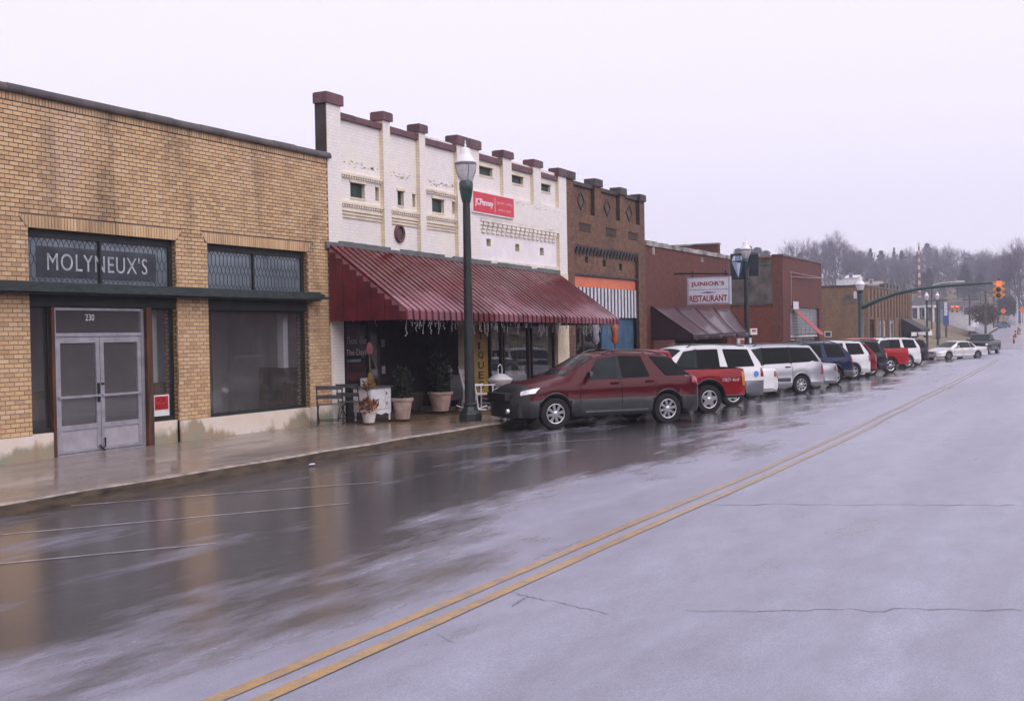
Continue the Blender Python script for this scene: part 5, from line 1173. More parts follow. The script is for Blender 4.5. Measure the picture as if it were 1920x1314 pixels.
ir = M('dark_stove_iron', (.055, .05, .055), .5, var=.25, kind='obj'); MB().box(-.35, .3, -.2, .25, .25, .85).build('body', ir, b_, local=True); MB().box(-.38, .33, -.23, .28, .852, .88).build('top', ir, b_, local=True)
for x in (-.3, .25):
    for y in (-.15, .2): MB().lathe([(.02, 0), (.03, .25)], c=(x, y, 0), n=8).build('leg', ir, b_, local=True)
MB().lathe([(.09, .882), (.12, 1.0), (.07, 1.12), (.08, 1.14)], c=(-.12, 0, 0), n=14).build('jug', M('dull_tin', (.14, .14, .16), .4), b_, smooth=40, local=True)
lt = thing('white_crate', 'white painted crate beside the iron stove, behind the near lamp post', 'crate', (bx.x + .42, bx.y + .1, GZ)); ORG[lt.name] = Vector((0, 0, 0)); 
for z in (.02, .19, .36): MB().box(-.14, .16, -.16, -.14, z, z + .14).build('plank', rkm, lt, local=True)
MB().box(-.14, .16, -.138, .16, .02, .50).build('box', rkm, lt, local=True)
cl = G(585, 869, -.07); o = MB().lathe([(0, 0), (.035, .004), (.05, .02), (.03, .035), (0, .038)], c=(0, 0, 0), n=9).build('litter', MATS['paper'], None, smooth=60, local=True); o.location = (cl.x, cl.y, -.095); o.scale = (1.8, .7, .8); tag(o, 'scrap of white litter lying in the wet gutter', 'litter')
# scarecrow figures on the pavement by the blue hoarding
for px_, lab, c1 in ((1117, 'pale cloth scarecrow on a pole outside the blue hoarding', (.30, .30, .36)), (1153, 'orange jar-shaped ornament on a pole outside the blue hoarding', (.42, .10, .03))):
    a = F(px_, 640, 15.2); t = thing('pole_ornament', lab, 'ornament', (a[0], 15.2, -.12)); zc = FZ(px_, 622, 15.2)
    MB().tube([(a[0], 15.2, -.12), (a[0], 15.2, zc)], .025).build('pole', lf[1], t)
    MB().lathe([(.05, -.42), (.13, -.30), (.10, -.05), (.14, .10), (.10, .24), (.0, .30)], c=(a[0], 15.2, zc), n=14).build('figure', M('ornament_%d' % px_, c1, .6, var=.3, vs=8), t, smooth=50)
# ================================================================ vehicles
def carpaint(name, col, metal=0., rough=.32):
    m, n, b = nodes(name); v = pos(n, kind='obj')
    n.links.new(mixc(n, ramp(n, noise(n, v, 2.5, 5, .65), [(.35, .0), (.7, .35)]), col, tuple(c * .6 + .006 for c in col)), b.inputs['Base Color'])
    b.inputs['Roughness'].default_value = rough; b.inputs['Metallic'].default_value = metal; b.inputs['Specular IOR Level'].default_value = .08; b.inputs['Coat Weight'].default_value = .28; b.inputs['Coat Roughness'].default_value = .05
    n.links.new(ramp(n, noise(n, v, 9, 4, .7), [(.35, .03), (.75, .14)]), b.inputs['Coat Roughness'])
    bump(n, b, noise(n, v, 170, 2), .035, .003)
    MATS[name] = m; return m
clad = M('grey_cladding', (.022, .023, .029), .55, var=.2, vs=5, coat=.2, kind='obj'); und = M('underbody', (.010, .010, .011), .9, var=.1)
rub = M('tyre_rubber', (.010, .010, .011), .85, var=.2, vs=8); rim_m = M('alloy_rim', (.52, .52, .55), .28, .8, var=.12, vs=6, kind='obj')
def cglass(name, col):
    m, n, b = nodes(name); v = pos(n, kind='obj'); n.links.new(ramp(n, noise(n, v, 2.2, 4), [(.3, tuple(c * .6 for c in col)), (.7, col)]), b.inputs['Base Color'])
    b.inputs['Roughness'].default_value = .03; b.inputs['Specular IOR Level'].default_value = .07; MATS[name] = m; return m
cgl = cglass('car_window_glass', (.026, .034, .038)); cgl2 = cglass('tinted_car_glass', (.006, .007, .009))
trimb = M('black_trim', (.012, .012, .013), .4, var=.1, coat=.3); gapb = M('pillar_black', (.006, .006, .007), .7, var=.1); lens_r = M('red_lens', (.30, .010, .012), .15, var=.15, coat=1); lens_a = M('amber_lens', (.55, .18, .04), .2, var=.1, coat=1)
lens_w = M('clear_lamp', (.70, .70, .74), .10, .3, var=.2, vs=14, coat=1, kind='obj'); cab_in = M('cabin_dark', (.03, .028, .028), .9)
WHEELS = {}
def wheel(parent, x, y, r, side, style, w=.22, rimc=None, seen=True):
    key = (round(r, 3), style, rimc.name if rimc else '')
    if key not in WHEELS:
        t = MB(); rr = r * .63
        t.lathe([(rr, -w * .44), (r * .80, -w * .5), (r * .95, -w * .46), (r, -w * .33), (r, w * .33), (r * .95, w * .46), (r * .80, w * .5), (rr, w * .44)], n=32, axis='Y', caps=False).lathe([(rr, -w * .44), (rr * .94, -w * .1), (rr * .94, w * .1), (rr, w * .44)], n=32, axis='Y', caps=False)
        to = t.build('wheel', rub, None, smooth=40, local=True); me = to.data; bpy.data.objects.remove(to)
        k = MB()
        k.lathe([(rr * 1.005, -w * .455), (rr * .97, -w * .475), (rr * .90, -w * .45), (rr * .90, -w * .36)], n=32, axis='Y', caps=False)
        k.lathe([(rr * .94, -w * .08), (.03, -w * .08)], n=24, axis='Y', caps=True, mi=1)
        ns = {'eight': 8, 'five': 5, 'star': 5, 'six': 6, 'cap': 12}[style]; wd_ = {'eight': .030, 'five': .052, 'star': .07, 'six': .055, 'cap': .022}[style]
        for s_ in range(ns):
            a = 2 * math.pi * s_ / ns + .2; ca, sa = math.cos(a), math.sin(a)
            def P(rd, wdt, y_): return (rd * ca - wdt * sa, y_, rd * sa + wdt * ca)
            wo = wd_ * (1.15 if style != 'star' else .55); wi = wd_ * (.8 if style != 'star' else 1.3)
            k.hexa([P(rr * .15, -wi, -w * .40), P(rr * .93, -wo, -w * .41), P(rr * .93, -wo, -w * .30), P(rr * .15, -wi, -w * .24), P(rr * .15, wi, -w * .40), P(rr * .93, wo, -w * .41), P(rr * .93, wo, -w * .30), P(rr * .15, wi, -w * .24)])
        k.lathe([(rr * .27, -w * .26), (rr * .27, -w * .42), (rr * .16, -w * .47), (.0, -w * .48)], n=16, axis='Y', caps=False)
        ko = k.build('rim', [rimc or rim_m, und], None, smooth=35, local=True); ke = ko.data; bpy.data.objects.remove(ko)
        WHEELS[key] = (me, ke)
    me, ke = WHEELS[key]
    o = link('wheel', me, parent); o.location = (x, y, r)
    if side > 0: o.rotation_euler = (0, 0, math.pi)
    p = link('rim', ke, o)
    return o
class Car:
    """a body lofted through stations; keys: (x of body, x of roof line, height of roof line, half width of roof line)"""
    def __init__(c, keys, L, W, belt, sill=.24, xf=.95, xr=3.8, r=.35, cl=.60, crown=.05, arch=.05, round_f=.30, round_r=.16, bulge=.02, cap=.0):
        c.k, c.L, c.W, c.belt, c.sill, c.xf, c.xr, c.r, c.cl, c.crown, c.arch, c.rf, c.rr, c.bu = keys, L, W / 2, belt, sill, xf, xr, r, cl, crown, arch, round_f, round_r, bulge
    def width(c, x):
        w = c.W; e = .55
        if x < e: w -= c.rf * (1 - x / e) ** 2.2
        e = .40
        if x > c.L - e: w -= c.rr * (1 - (c.L - x) / e) ** 2.2
        return w
    def fld(c, s):
        i = min(int(s), len(c.k) - 2); t = s - i
        return [lerp(a, b_, t) for a, b_ in zip(c.k[i][:4], c.k[i + 1][:4])] + [bool(len(c.k[i]) > 4 and c.k[i][4] == 'bed' and len(c.k[i + 1]) > 4 or (len(c.k[i]) > 4 and t == 0 and c.k[i][4] == 'bed'))]
    def ring(c, s):
        xb, xt, zt, wt, bed = c.fld(s); W = c.width(xb)
        zb = min(pw(xb, c.belt), zt - .035); wt = min(wt, W - .05)
        za = c.sill
        for xc in (c.xf, c.xr):
            R_ = c.r + c.arch; d = abs(xb - xc)
            if d < R_: za = max(za, c.r * .98 + math.sqrt(R_ * R_ - d * d))
        zm = max(lerp(zb, c.cl, .5), za + .13); z7 = max(c.cl, za + .075); z8 = max(c.cl - .025, za + .055); z9 = max(c.sill + .08, za + .02); z10 = za
        cr = c.crown if zt > zb + .25 else c.crown * .55
        if bed:
            top = [(xt, 0, .78), (xt, .55 * wt, .78), (xt, wt - .06, .78), (xt, wt - .05, zt)]
        else:
            top = [(xt, 0, zt + cr), (xt, .55 * wt, zt + .78 * cr), (xt, wt - .07, zt + .30 * cr), (xt, wt, zt)]
        zsh = min(zb - .05, lerp(zb, zm, .35)); zsh = max(zsh, zm + .01)
        return [Vector(p) for p in top + [(xb, W - .045, zb), (xb, W - .008, zsh), (xb, W + c.bu, max(zm, z7 + .005)), (xb, W + c.bu * .6, z7), (xb, W + c.bu * .6 + .012, z8), (xb, W + .0, z9), (xb, W - .04, z10), (xb, W - .30, z10), (xb, 0, max(c.sill + .02, min(za, c.sill + .03)))]]
    def P(c, s, row, side=-1):
        r_ = c.ring(s); i = min(int(row), 11); p = r_[i].lerp(r_[i + 1], row - i); return Vector((p.x, p.y * (1 if side > 0 else -1), p.z))
    def s_at(c, x):
        for i in range(len(c.k) - 1):
            if c.k[i + 1][0] >= x and c.k[i + 1][0] > c.k[i][0]: return i + max(0, (x - c.k[i][0])) / (c.k[i + 1][0] - c.k[i][0])
        return len(c.k) - 1
    def stations(c, extra=()):
        S = set(range(len(c.k)))
        for i in range(len(c.k) - 1):
            l = max(abs(c.k[i + 1][0] - c.k[i][0]), abs(c.k[i + 1][1] - c.k[i][1])); n_ = max(1, int(l / .3))
            for j in range(1, n_): S.add(i + j / n_)
        for xc in (c.xf, c.xr):
            for f in (1.0, .995, .93, .8, .6, .35, .12, 0):
                for sg in (-1, 1):
                    x = xc + sg * f * (c.r + c.arch)
                    if 0 < x < c.L: S.add(round(c.s_at(x), 4))
        for x in extra: S.add(round(c.s_at(x), 4))
        S = sorted(S); o = [S[0]]
        for s in S[1:]:
            if s - o[-1] > 1e-3: o.append(s)
        return o
    def body(c, parent, pm, clm, nose=None, extra=(), two=None, nose_x=.3, blackside=()):
        """pm paint, clm the lower cladding, nose a cover over the front"""
        S = c.stations(extra); mb = MB(); rings = []
        for s in S:
            r_ = c.ring(s); rings.append([Vector((p.x, -p.y, p.z)) for p in r_[::-1]] + r_[1:])       # left side first, keel to roof to keel
        k = len(rings[0])
        for r_ in rings: mb.v += [tuple(p) for p in r_]
        for j in range(len(S) - 1):
            xm = (c.fld(S[j])[0] + c.fld(S[j + 1])[0]) / 2
            for a in range(k - 1):
                row = min(abs(a - 12), abs(a + 1 - 12)) if False else (11 - a if a < 12 else a - 12)
                mi = 0 if row < 7 else 1 if row < 10 else 2
                if row >= 10: mi = 2
                if nose is not None and xm < nose_x and row < 10: mi = 3
                if c.fld(S[j])[4] and row < 3: mi = 2
                if two is not None and 4 <= row < 7 and False: mi = 3
                o = j * k; mb.f.append((o + a, o + k + a, o + k + a + 1, o + a + 1)); mb.m.append(mi)
            o = j * k; mb.f.append((o + k - 1, o + 2 * k - 1, o + k, o)); mb.m.append(2)
        mb.f.append(tuple(range(k))); mb.m.append(3 if nose is not None else 1)
        o = (len(S) - 1) * k; mb.f.append(tuple(o + a for a in range(k - 1, -1, -1))); mb.m.append(0)
        return mb.build('body', [pm, clm, und, nose or und], parent, smooth=32, local=True)
    def patch(c, name, parent, quad, mat, off=.006, n=8, m=3, rnd=.18, side=-1, thick=.006, mirror=True, mats=None):
        """a panel lying on the flank: quad = (s,row) of front-low, rear-low, rear-high, front-high; corners rounded"""
        (fl, rl, rh, fh) = quad; res = []
        N_ = 28; outl = []
        for i in range(N_):
            t = 2 * math.pi * i / N_; cx_, sx_ = math.cos(t), math.sin(t); e = 2 / (2 + 2.2 / max(rnd, .03))
            outl.append(((abs(cx_) ** e * (1 if cx_ >= 0 else -1) + 1) / 2, (abs(sx_) ** e * (1 if sx_ >= 0 else -1) + 1) / 2))
        def at(u, v, sd):
            lo = (lerp(fl[0], rl[0], u), lerp(fl[1], rl[1], u)); hi = (lerp(fh[0], rh[0], u), lerp(fh[1], rh[1], u))
            s, row = lerp(lo[0], hi[0], v), lerp(lo[1], hi[1], v); return c.P(s, row, sd)
        for sd in ((-1, 1) if mirror else (side,)):
            mb = MB(); a, b_, d = at(.2, .5, sd), at(.8, .5, sd), at(.5, .9, sd); nn = (b_ - a).cross(d - at(.5, .1, sd)).normalized()
            if nn.y * sd < 0: nn = -nn
            R0 = [at(u, v, sd) + nn * off for u, v in outl]; R1 = [p - nn * (thick + off * .8) for p in R0]
            mid_ = [[at(.5 + (u - .5) * f, .5 + (v - .5) * f, sd) + nn * off for u, v in outl] for f in (.66, .33)]
            mb.ring([R1, R0] + mid_, 0, True, True)
            if sd > 0: pass
            res.append(mb.build(name, mat, parent, smooth=40, local=True))
        return res
    def side_glass(c, parent, wins, mat, mats=None):
        for i, (s0, s1, t0, t1) in enumerate(wins):       # foot front, foot rear, head front, head rear (station numbers)
            c.patch('side_window', parent, ((s0, 3.93), (s1, 3.93), (t1, 3.10), (t0, 3.10)), mats[i] if mats else mat, off=.007, rnd=.10)
    def pillar(c, parent, s0, w=.09):
        c.patch('pillar_trim', parent, ((s0 - w, 3.97), (s0 + w, 3.97), (s0 + w * .9, 3.08), (s0 - w * .9, 3.08)), gapb, off=.0045, rnd=.03, thick=.002)
    def screen(c, name, parent, s0, s1, mat, inset=.12, lowrow=2.55, highrow=2.55):
        mb = MB(); rows = []
        for j in range(5):
            s = lerp(s0, s1, lerp(.05, .94, j / 4)); q = []
            for u in (-1, -.66, -.33, 0, .33, .66, 1):
                p = c.P(s, abs(u) * lerp(lowrow, highrow, j / 4), 1 if u > 0 else -1); q.append(p)
            rows.append(q)
        nn = (rows[4][3] - rows[0][3]).cross(rows[0][6] - rows[0][0]); nn.normalize()
        if nn.z < 0: nn = -nn
        rows = [[p + nn * .007 for p in r_] for r_ in rows]
        mb.grid(rows); o = mb.build(name, mat, parent, smooth=60, local=True); return o
    def door(c, parent, x0, x1, pm, clm, hand=True, lowrow=9.0, hm=None, top=4.0, handrow=4.75):
        for sd in (-1, 1):
            mb = MB(); S = [s for s in c.stations((x0 + .007, x1 - .007)) if c.s_at(x0 + .006) <= s <= c.s_at(x1 - .006)]
            rowsv = [top + .06, 4.5, 5, 5.5, 6, 7, 8, lowrow]
            g_ = []
            for rv in rowsv: g_.append([c.P(s, rv, sd) + Vector((0, sd * .0045, 0)) for s in S])
            i0 = 0
            for a in range(len(rowsv) - 1): mb.grid([g_[a], g_[a + 1]], 0 if rowsv[a + 1] <= 7 else 1)
            bm = bmesh.new()
            d = mb.build('door', [pm, clm], parent, local=True)
            bm.from_mesh(d.data); bmesh.ops.remove_doubles(bm, verts=bm.verts, dist=.0008); bm.to_mesh(d.data); bm.free()
            d.data.polygons.foreach_set('use_smooth', [True] * len(d.data.polygons)); d.data.set_sharp_from_angle(angle=R(32))
            if hand:
                xh = x1 - .27; p = c.P(c.s_at(xh), handrow, sd); y = p.y
                MB().box(xh, xh + .20, min(y + sd * .004, y + sd * .04), max(y + sd * .004, y + sd * .04), p.z - .018, p.z + .018).build('handle', hm or pm, d, local=True)
    def seams(c, parent, xs, top=4.02, low=9.3):
        mb = MB()
        for x in xs:
            s = c.s_at(x)
            for sd in (-1, 1):
                pts = [c.P(s, rv, sd) for rv in (top, 4.5, 5, 5.5, 6, 6.5, 7, 8, low)]
                for a, b_ in zip(pts, pts[1:]):
                    o_ = Vector((0, sd * .0030, 0)); e = Vector((.0075, 0, 0)); mb.face([a - e + o_, a + e + o_, b_ + e + o_, b_ - e + o_])
        return kind(mb.build('door_gap', und, parent, local=True), 'stuff')
    def mirror(c, parent, x, mat, z=None):
        for sd in (-1, 1):
            s = c.s_at(x); p = c.P(s, 3.9, sd); y0 = p.y; z0 = (z or p.z + .02)
            MB().ring([[(x - .02 + dx * .6, y0 + sd * t, z0 + .02 + dz * sc) for dx, dz in ((-.08, 0), (-.05, .13), (.05, .14), (.07, .06), (.06, 0))] for t, sc in ((-.01, .25), (.05, .7), (.10, 1), (.22, 1), (.25, .75))]).build('mirror', mat, parent, smooth=50, local=True)
    def rails(c, parent, s0, s1, mat, y=.50, h=.05):
        for sd in (-1, 1):
            pts = []
            for i in range(7):
                s = lerp(s0, s1, i / 6); p = c.P(s, 1.75, sd); pts.append(p + Vector((0, 0, h if 0 < i < 6 else .0)))
            MB().tube(pts, .02, 6).build('roof_rail', mat, parent, local=True)
        a = c.P(lerp(s0, s1, .3), 1.75, -1); b_ = c.P(lerp(s0, s1, .75), 1.75, -1)
        for p in (a, b_): MB().box(p.x - .02, p.x + .02, p.y, -p.y, p.z + h - .01, p.z + h + .015).build('cross_bar', mat, parent, local=True)
    def plate(c, parent, x, z): MB().box(x - .012, x + .012, -.16, .16, z - .08, z + .08).build('number_plate', MATS['paper'], parent, local=True)
def place(label, name, cat, px, py, ang, c, group='vehicles parked at an angle along the kerb', Z=None):
    """stand the vehicle so that its near rear tyre meets the road where the photograph shows it"""
    p = ground_at(px, py) if Z is None else DZ(px, py, Z); a = R(ang); w = c.W - .10
    off = Vector((c.xr * math.cos(a) + w * math.sin(a), c.xr * math.sin(a) - w * math.cos(a), 0))
    o = p - off
    t = thing(name, label, cat, (o.x, o.y, p.z + .0), a, group); ORG[t.name] = Vector((0, 0, 0))
    return t
def wheels(c, t, style, rimc=None, w=.22):
    for x in (c.xf, c.xr):
        for sd in (-1, 1): wheel(t, x, sd * (c.W - w * .5 + .012), c.r, sd, style, w, rimc)
    MB().box(c.xf - .05, c.xf + .05, -c.W + .2, c.W - .2, c.r - .06, c.r + .06).build('axle', und, t, local=True); MB().box(c.xr - .05, c.xr + .05, -c.W + .2, c.W - .2, c.r - .06, c.r + .06).build('axle', und, t, local=True)
def rear_lamp(c, t, r0, r1, mat=None, s0=None, w=.16):
    e = len(c.k) - 1
    c.patch('tail_lamp', t, ((c.s_at(c.L - w - .03), r1), (c.s_at(c.L - .015), r1), (c.s_at(c.L - .015), r0), (c.s_at(c.L - w), r0)), mat or lens_r, off=.010, rnd=.12)
def head_lamp(c, t, x0=.04, x1=.5, r0=4.1, r1=5.6, mat=None):
    c.patch('headlamp', t, ((c.s_at(x0), r1), (c.s_at(x1 * .75), r1), (c.s_at(x1), r0), (c.s_at(x0 + .02), r0)), mat or lens_w, off=.012, rnd=.12)
def bumpers(c, t, fm, rm, z0=.30, z1=.60, d=.09, front=True, rear=True):
    def bar(x, sgn, m, nm):
        W = c.W - (.14 if sgn < 0 else .05); prof = []
        rings = []
        for i in range(9):
            u = -1 + 2 * i / 8; y = u * W; xx = x + sgn * d * (1 - abs(u) ** 3) - sgn * .10 * abs(u) ** 4
            rings.append([(xx, y, z0), (xx + sgn * .015, y, (z0 + z1) / 2), (xx - sgn * .01, y, z1), (x - sgn * .30 * 1, y, z1), (x - sgn * .30, y, z0)])
        MB().ring(rings).build(nm, m, t, smooth=35, local=True)
    if front: bar(.03, -1, fm, 'front_bumper')
    if rear: bar(c.L - .03, 1, rm, 'rear_bumper')
G_ = 'vehicles parked at an angle along the kerb'
# ---- 1: maroon crossover, nose to the kerb
k = [(0, .10, .80, .50), (.10, .20, .90, .60), (.35, .42, .98, .66), (1.22, 1.26, 1.13, .70), (1.66, 2.14, 1.60, .60), (2.62, 2.64, 1.66, .62), (3.46, 3.32, 1.645, .61), (4.32, 4.02, 1.575, .58), (4.62, 4.52, 1.14, .62), (4.72, 4.69, 1.04, .60), (4.76, 4.75, .86, .62)]
c = Car(k, 4.76, 1.87, [(0, .80), (.35, .92), (1.3, 1.03), (3.0, 1.06), (4.76, 1.10)], sill=.27, xf=.96, xr=3.82, r=.355, cl=.66, crown=.055, round_f=.34, round_r=.22)
mar = carpaint('maroon_car_paint', (.072, .003, .009), .0); bra = M('nose_cover_black', (.010, .010, .011), .55, var=.15, coat=.15)
t = place('maroon crossover with grey lower cladding and a black nose cover, nearest of the parked row', 'parked_crossover', 'car', 1249, 794, -40.6, c, G_)
c.body(t, mar, clad, nose=bra, nose_x=.26)
c.side_glass(t, [(4.05, 4.93, 4.10, 4.96), (5.06, 5.93, 5.05, 5.90), (6.42, 7.62, 6.22, 7.02)], cgl, [cgl, cgl2, cgl2])
c.pillar(t, 5.0); c.screen('windscreen', t, 3.05, 4.0, cgl); c.screen('rear_window', t, 7, 8, cgl2, lowrow=2.95, highrow=2.95)
c.door(t, 1.58, 2.62, mar, clad); c.door(t, 2.63, 3.52, mar, clad, hand=True); c.seams(t, (1.575, 2.625, 3.525))
c.patch('side_strip', t, ((c.s_at(1.7), 9.02), (c.s_at(3.3), 9.02), (c.s_at(3.3), 8.85), (c.s_at(1.7), 8.85)), M('strip_grey', (.10, .10, .115), .4, coat=.5), off=.012, rnd=.05)
c.mirror(t, 1.80, trimb); c.rails(t, 4.3, 6.9, trimb)
head_lamp(c, t, .17, .62, 4.15, 5.75); rear_lamp(c, t, 4.1, 5.6, w=.26)
bumpers(c, t, bra, clad, .28, .62); wheels(c, t, 'eight')
MB().box(-.095, .10, -.55, .55, .66, .82).build('grille', bra, t, local=True)
for sd in (-1, 1): MB().lathe([(.0, -.09), (.055, -.085), (.06, -.03)], c=(0.0, sd * .58, .43), n=12, axis='X').build('fog_lamp', lens_w, t, smooth=40, local=True)
c.plate(t, 4.855, .72)
# ---- pickups
def pickup(label, px_, py_, ang, pm, clm, L=5.0, W=1.70, H=1.60, xf=.85, xr=3.9, r=.375, cab=2.75, bedz=1.12, hood=1.06, style='star', cl=.55, arch=.07, crew=False, name='parked_pickup', grp=G_, bump_m=None, badge=None, lamp=None, rimc=None, sill=.40, dark_nose=False):
    ws = 1.42 if not crew else 1.45
    k = [(0, .06, hood - .14, W / 2 - .22), (.12, .18, hood - .06, W / 2 - .15), (ws - .25, ws - .2, hood + .04, W / 2 - .13), (ws + .12, ws + .62, H - .05, W / 2 - .20), (lerp(ws, cab, .6), lerp(ws, cab, .6), H, W / 2 - .19), (cab, cab - .10, H - .03, W / 2 - .19), (cab + .05, cab + .03, bedz + .02, W / 2 - .06), (cab + .08, cab + .08, bedz, W / 2 - .02, 'bed'), (L - .10, L - .10, bedz, W / 2 - .02, 'bed'), (L - .06, L - .06, bedz, W / 2 - .03), (L, L - .005, bedz - .02, W / 2 - .04)]
    c = Car(k, L, W, [(0, hood - .16), (ws, hood - .02), (cab, bedz - .03), (L, bedz - .035)], sill=sill, xf=xf, xr=xr, r=r, cl=cl, arch=arch, crown=.05, round_f=.16, round_r=.05)
    t = place(label, name, 'pickup truck', px_, py_, ang, c, grp)
    c.body(t, pm, clm); c.screen('windscreen', t, 2.05, 3.0, cgl)
    if crew: c.side_glass(t, [(3.06, 3.94, 3.12, 3.97), (4.06, 4.92, 4.05, 4.93)], cgl2)
    else: c.side_glass(t, [(3.06, 3.92, 3.12, 3.95), (4.10, 4.85, 4.08, 4.85)], cgl2)
    c.screen('rear_window', t, 5.1, 5.9, cgl2)
    c.door(t, ws + .05, lerp(ws, cab, .62), pm, clm)
    if crew: c.door(t, lerp(ws, cab, .63), cab - .03, pm, clm)
    c.seams(t, (ws + .045, lerp(ws, cab, .625), cab + .03)); c.mirror(t, ws + .25, trimb)
    head_lamp(c, t, .03, .32, 4.2, 5.6); 
    c.patch('tail_lamp', t, ((c.s_at(L - .10), 6.2), (c.s_at(L - .004), 6.2), (c.s_at(L - .004), 4.3), (c.s_at(L - .10), 4.3)), lamp or lens_r, off=.012, rnd=.10)
    bumpers(c, t, bump_m or chrome, bump_m or chrome, .46, .64, .12); wheels(c, t, style, rimc, .25)
    MB().box(L - .02, L + .012, -W / 2 + .18, W / 2 - .18, .68, bedz - .05).build('tailgate', pm, t, local=True); MB().box(L + .012, L + .03, -.12, .12, bedz - .16, bedz - .10).build('tailgate_handle', trimb, t, local=True)
    MB().box(-.03, .05, -W / 2 + .28, W / 2 - .28, .66, hood - .18).build('grille', trimb, t, local=True)
    return c, t
red = carpaint('red_truck_paint', (.24, .008, .014), .05)
c, t = pickup('red pickup with black arch flares and white bed-side lettering behind the maroon crossover', 1327, 775, -43, red, clad, L=5.05, W=1.74, H=1.68, xf=.86, xr=3.95, r=.375, cab=3.0, bedz=1.16, cl=.42, arch=.11, lamp=lens_a)
def onflank(c, t, body_, x, z, w, h, mat, shear=.3):
    """lettering on the visible flank"""
    s = c.s_at(x); y = min(c.P(s, 5.5, -1).y, c.P(s, 6, -1).y) - .010
    o = text('lettering', body_, mat, t, (x, y, z), w, h, ext=.002, bold=.01, shear=shear); return o
onflank(c, t, 'TRD 4x4', 4.32, .83, .52, .085, M('decal_silver', (.55, .50, .54), .4))
# ---- SUVs
def suv(label, px_, py_, ang, pm, clm, L=4.7, W=1.8, H=1.70, xf=.9, xr=3.6, r=.36, hood=1.06, ws=1.40, D=(4.42, 4.15), beltz=(.98, 1.10), style='five', cl=.50, arch=.06, pill=(2.45, 3.35), name='parked_suv', cat='car', lamp=None, lamp_rows=(4.15, 6.0), lamp_w=.14, bump_m=None, spare=False, rimc=None, gm=None, rail=True, sill=.30, quarter=True, van=False, sticker=None, mirror_m=None, two=False, grp=G_, bz=(.38, .64)):
    p1_, p2_ = pill
    k = [(0, .06, hood - .22, W / 2 - .24), (.12, .18, hood - .10, W / 2 - .17), (ws - .30, ws - .25, hood + .02, W / 2 - .14), (ws + .08, ws + .62 + .2 * van, H - .06, W / 2 - .20), (p1_, p1_ + .04, H, W / 2 - .18), (p2_, p2_ - .02, H, W / 2 - .18), (D[0], D[1], H - .04, W / 2 - .19), (L - .10, lerp(D[1], L, .75), beltz[1] + .12, W / 2 - .13), (L - .02, L - .03, beltz[1] - .02, W / 2 - .10), (L, L - .005, beltz[1] - .16, W / 2 - .09)]
    c = Car(k, L, W, [(0, hood - .26), (ws - .3, beltz[0] - .01), (L, beltz[1])], sill=sill, xf=xf, xr=xr, r=r, cl=cl, arch=arch, crown=.055, round_f=.22, round_r=.14)
    t = place(label, name, cat, px_, py_, ang, c, grp)
    c.body(t, pm, clm); c.screen('windscreen', t, 2.05, 3.0, cgl); c.screen('rear_window', t, 6.05, 6.95, cgl2, lowrow=2.7, highrow=2.7)
    if van: c.side_glass(t, [(3.05, 3.97, 3.10, 3.985), (4.03, 4.985, 4.015, 4.985), (5.015, 6.05, 5.015, 5.93)], cgl2, [cgl, cgl2, cgl2])
    else: c.side_glass(t, [(3.06, 3.93, 3.12, 3.96), (4.07, 4.90, 4.05, 4.88), (5.14, 5.90, 5.06, 5.90)], cgl2, [cgl, cgl2, cgl2])
    c.pillar(t, 4.0, .08)
    if van: c.pillar(t, 5.0, .04)
    c.door(t, ws + .05, p1_ + .02, pm, clm, hm=trimb if van else None); c.door(t, p1_ + .03, p2_ + .02, pm, clm, hm=trimb if van else None); c.seams(t, (ws + .045, p1_ + .025, p2_ + .025)); c.mirror(t, ws + .24, mirror_m or trimb)
    if rail: c.rails(t, 3.5, 5.9, trimb)
    head_lamp(c, t, .03, .38, 4.2, 5.6); rear_lamp(c, t, lamp_rows[0], lamp_rows[1], lamp, w=lamp_w)
    bumpers(c, t, bump_m or clm, bump_m or clm, bz[0], bz[1]); wheels(c, t, style, rimc)
    MB().box(-.03, .04, -W / 2 + .34, W / 2 - .34, .62, hood - .28).build('grille', trimb, t, local=True); c.plate(t, L + .02, .80)
    if spare: o = wheel(t, L + .12, .1, r * .96, -1, style, .2); o.location = (L + .12, .1, .92); o.rotation_euler = (0, 0, R(90)); o.name = 'spare_wheel'
    return c, t
silv = carpaint('silver_car_paint', (.42, .42, .46), .6, .35); whc = carpaint('white_car_paint', (.74, .73, .75), 0); navy = carpaint('navy_car_paint', (.010, .018, .060), .3); dred = carpaint('dark_red_paint', (.17, .006, .022), .2); bkc = carpaint('black_car_paint', (.016, .016, .019), .2); grn = carpaint('dark_green_paint', (.020, .032, .030), .3); blu = carpaint('blue_grey_paint', (.06, .09, .14), .4); bch = carpaint('pale_gold_paint', (.60, .58, .58), .4)
twg = carpaint('grey_lower_paint', (.20, .20, .24), .4)
c, t = suv('white wagon with a grey lower body and round blue sticker behind the red pickup', 1372, 762, -42, whc, twg, L=4.66, W=1.76, H=1.74, xf=.88, xr=3.55, r=.37, D=(4.45, 4.22), beltz=(1.04, 1.12), cl=.74, style='star', lamp_rows=(4.3, 6.4), pill=(2.35, 3.25), bump_m=twg)
MB().lathe([(0, 0), (.085, 0), (.085, .004)], c=(4.32, min(c.P(c.s_at(4.32), 5.4, -1).y, c.P(c.s_at(4.32), 5, -1).y) - .018, .93), n=20, axis='Y').build('blue_sticker', M('blue_sticker', (.13, .24, .60), .5), t, local=True)
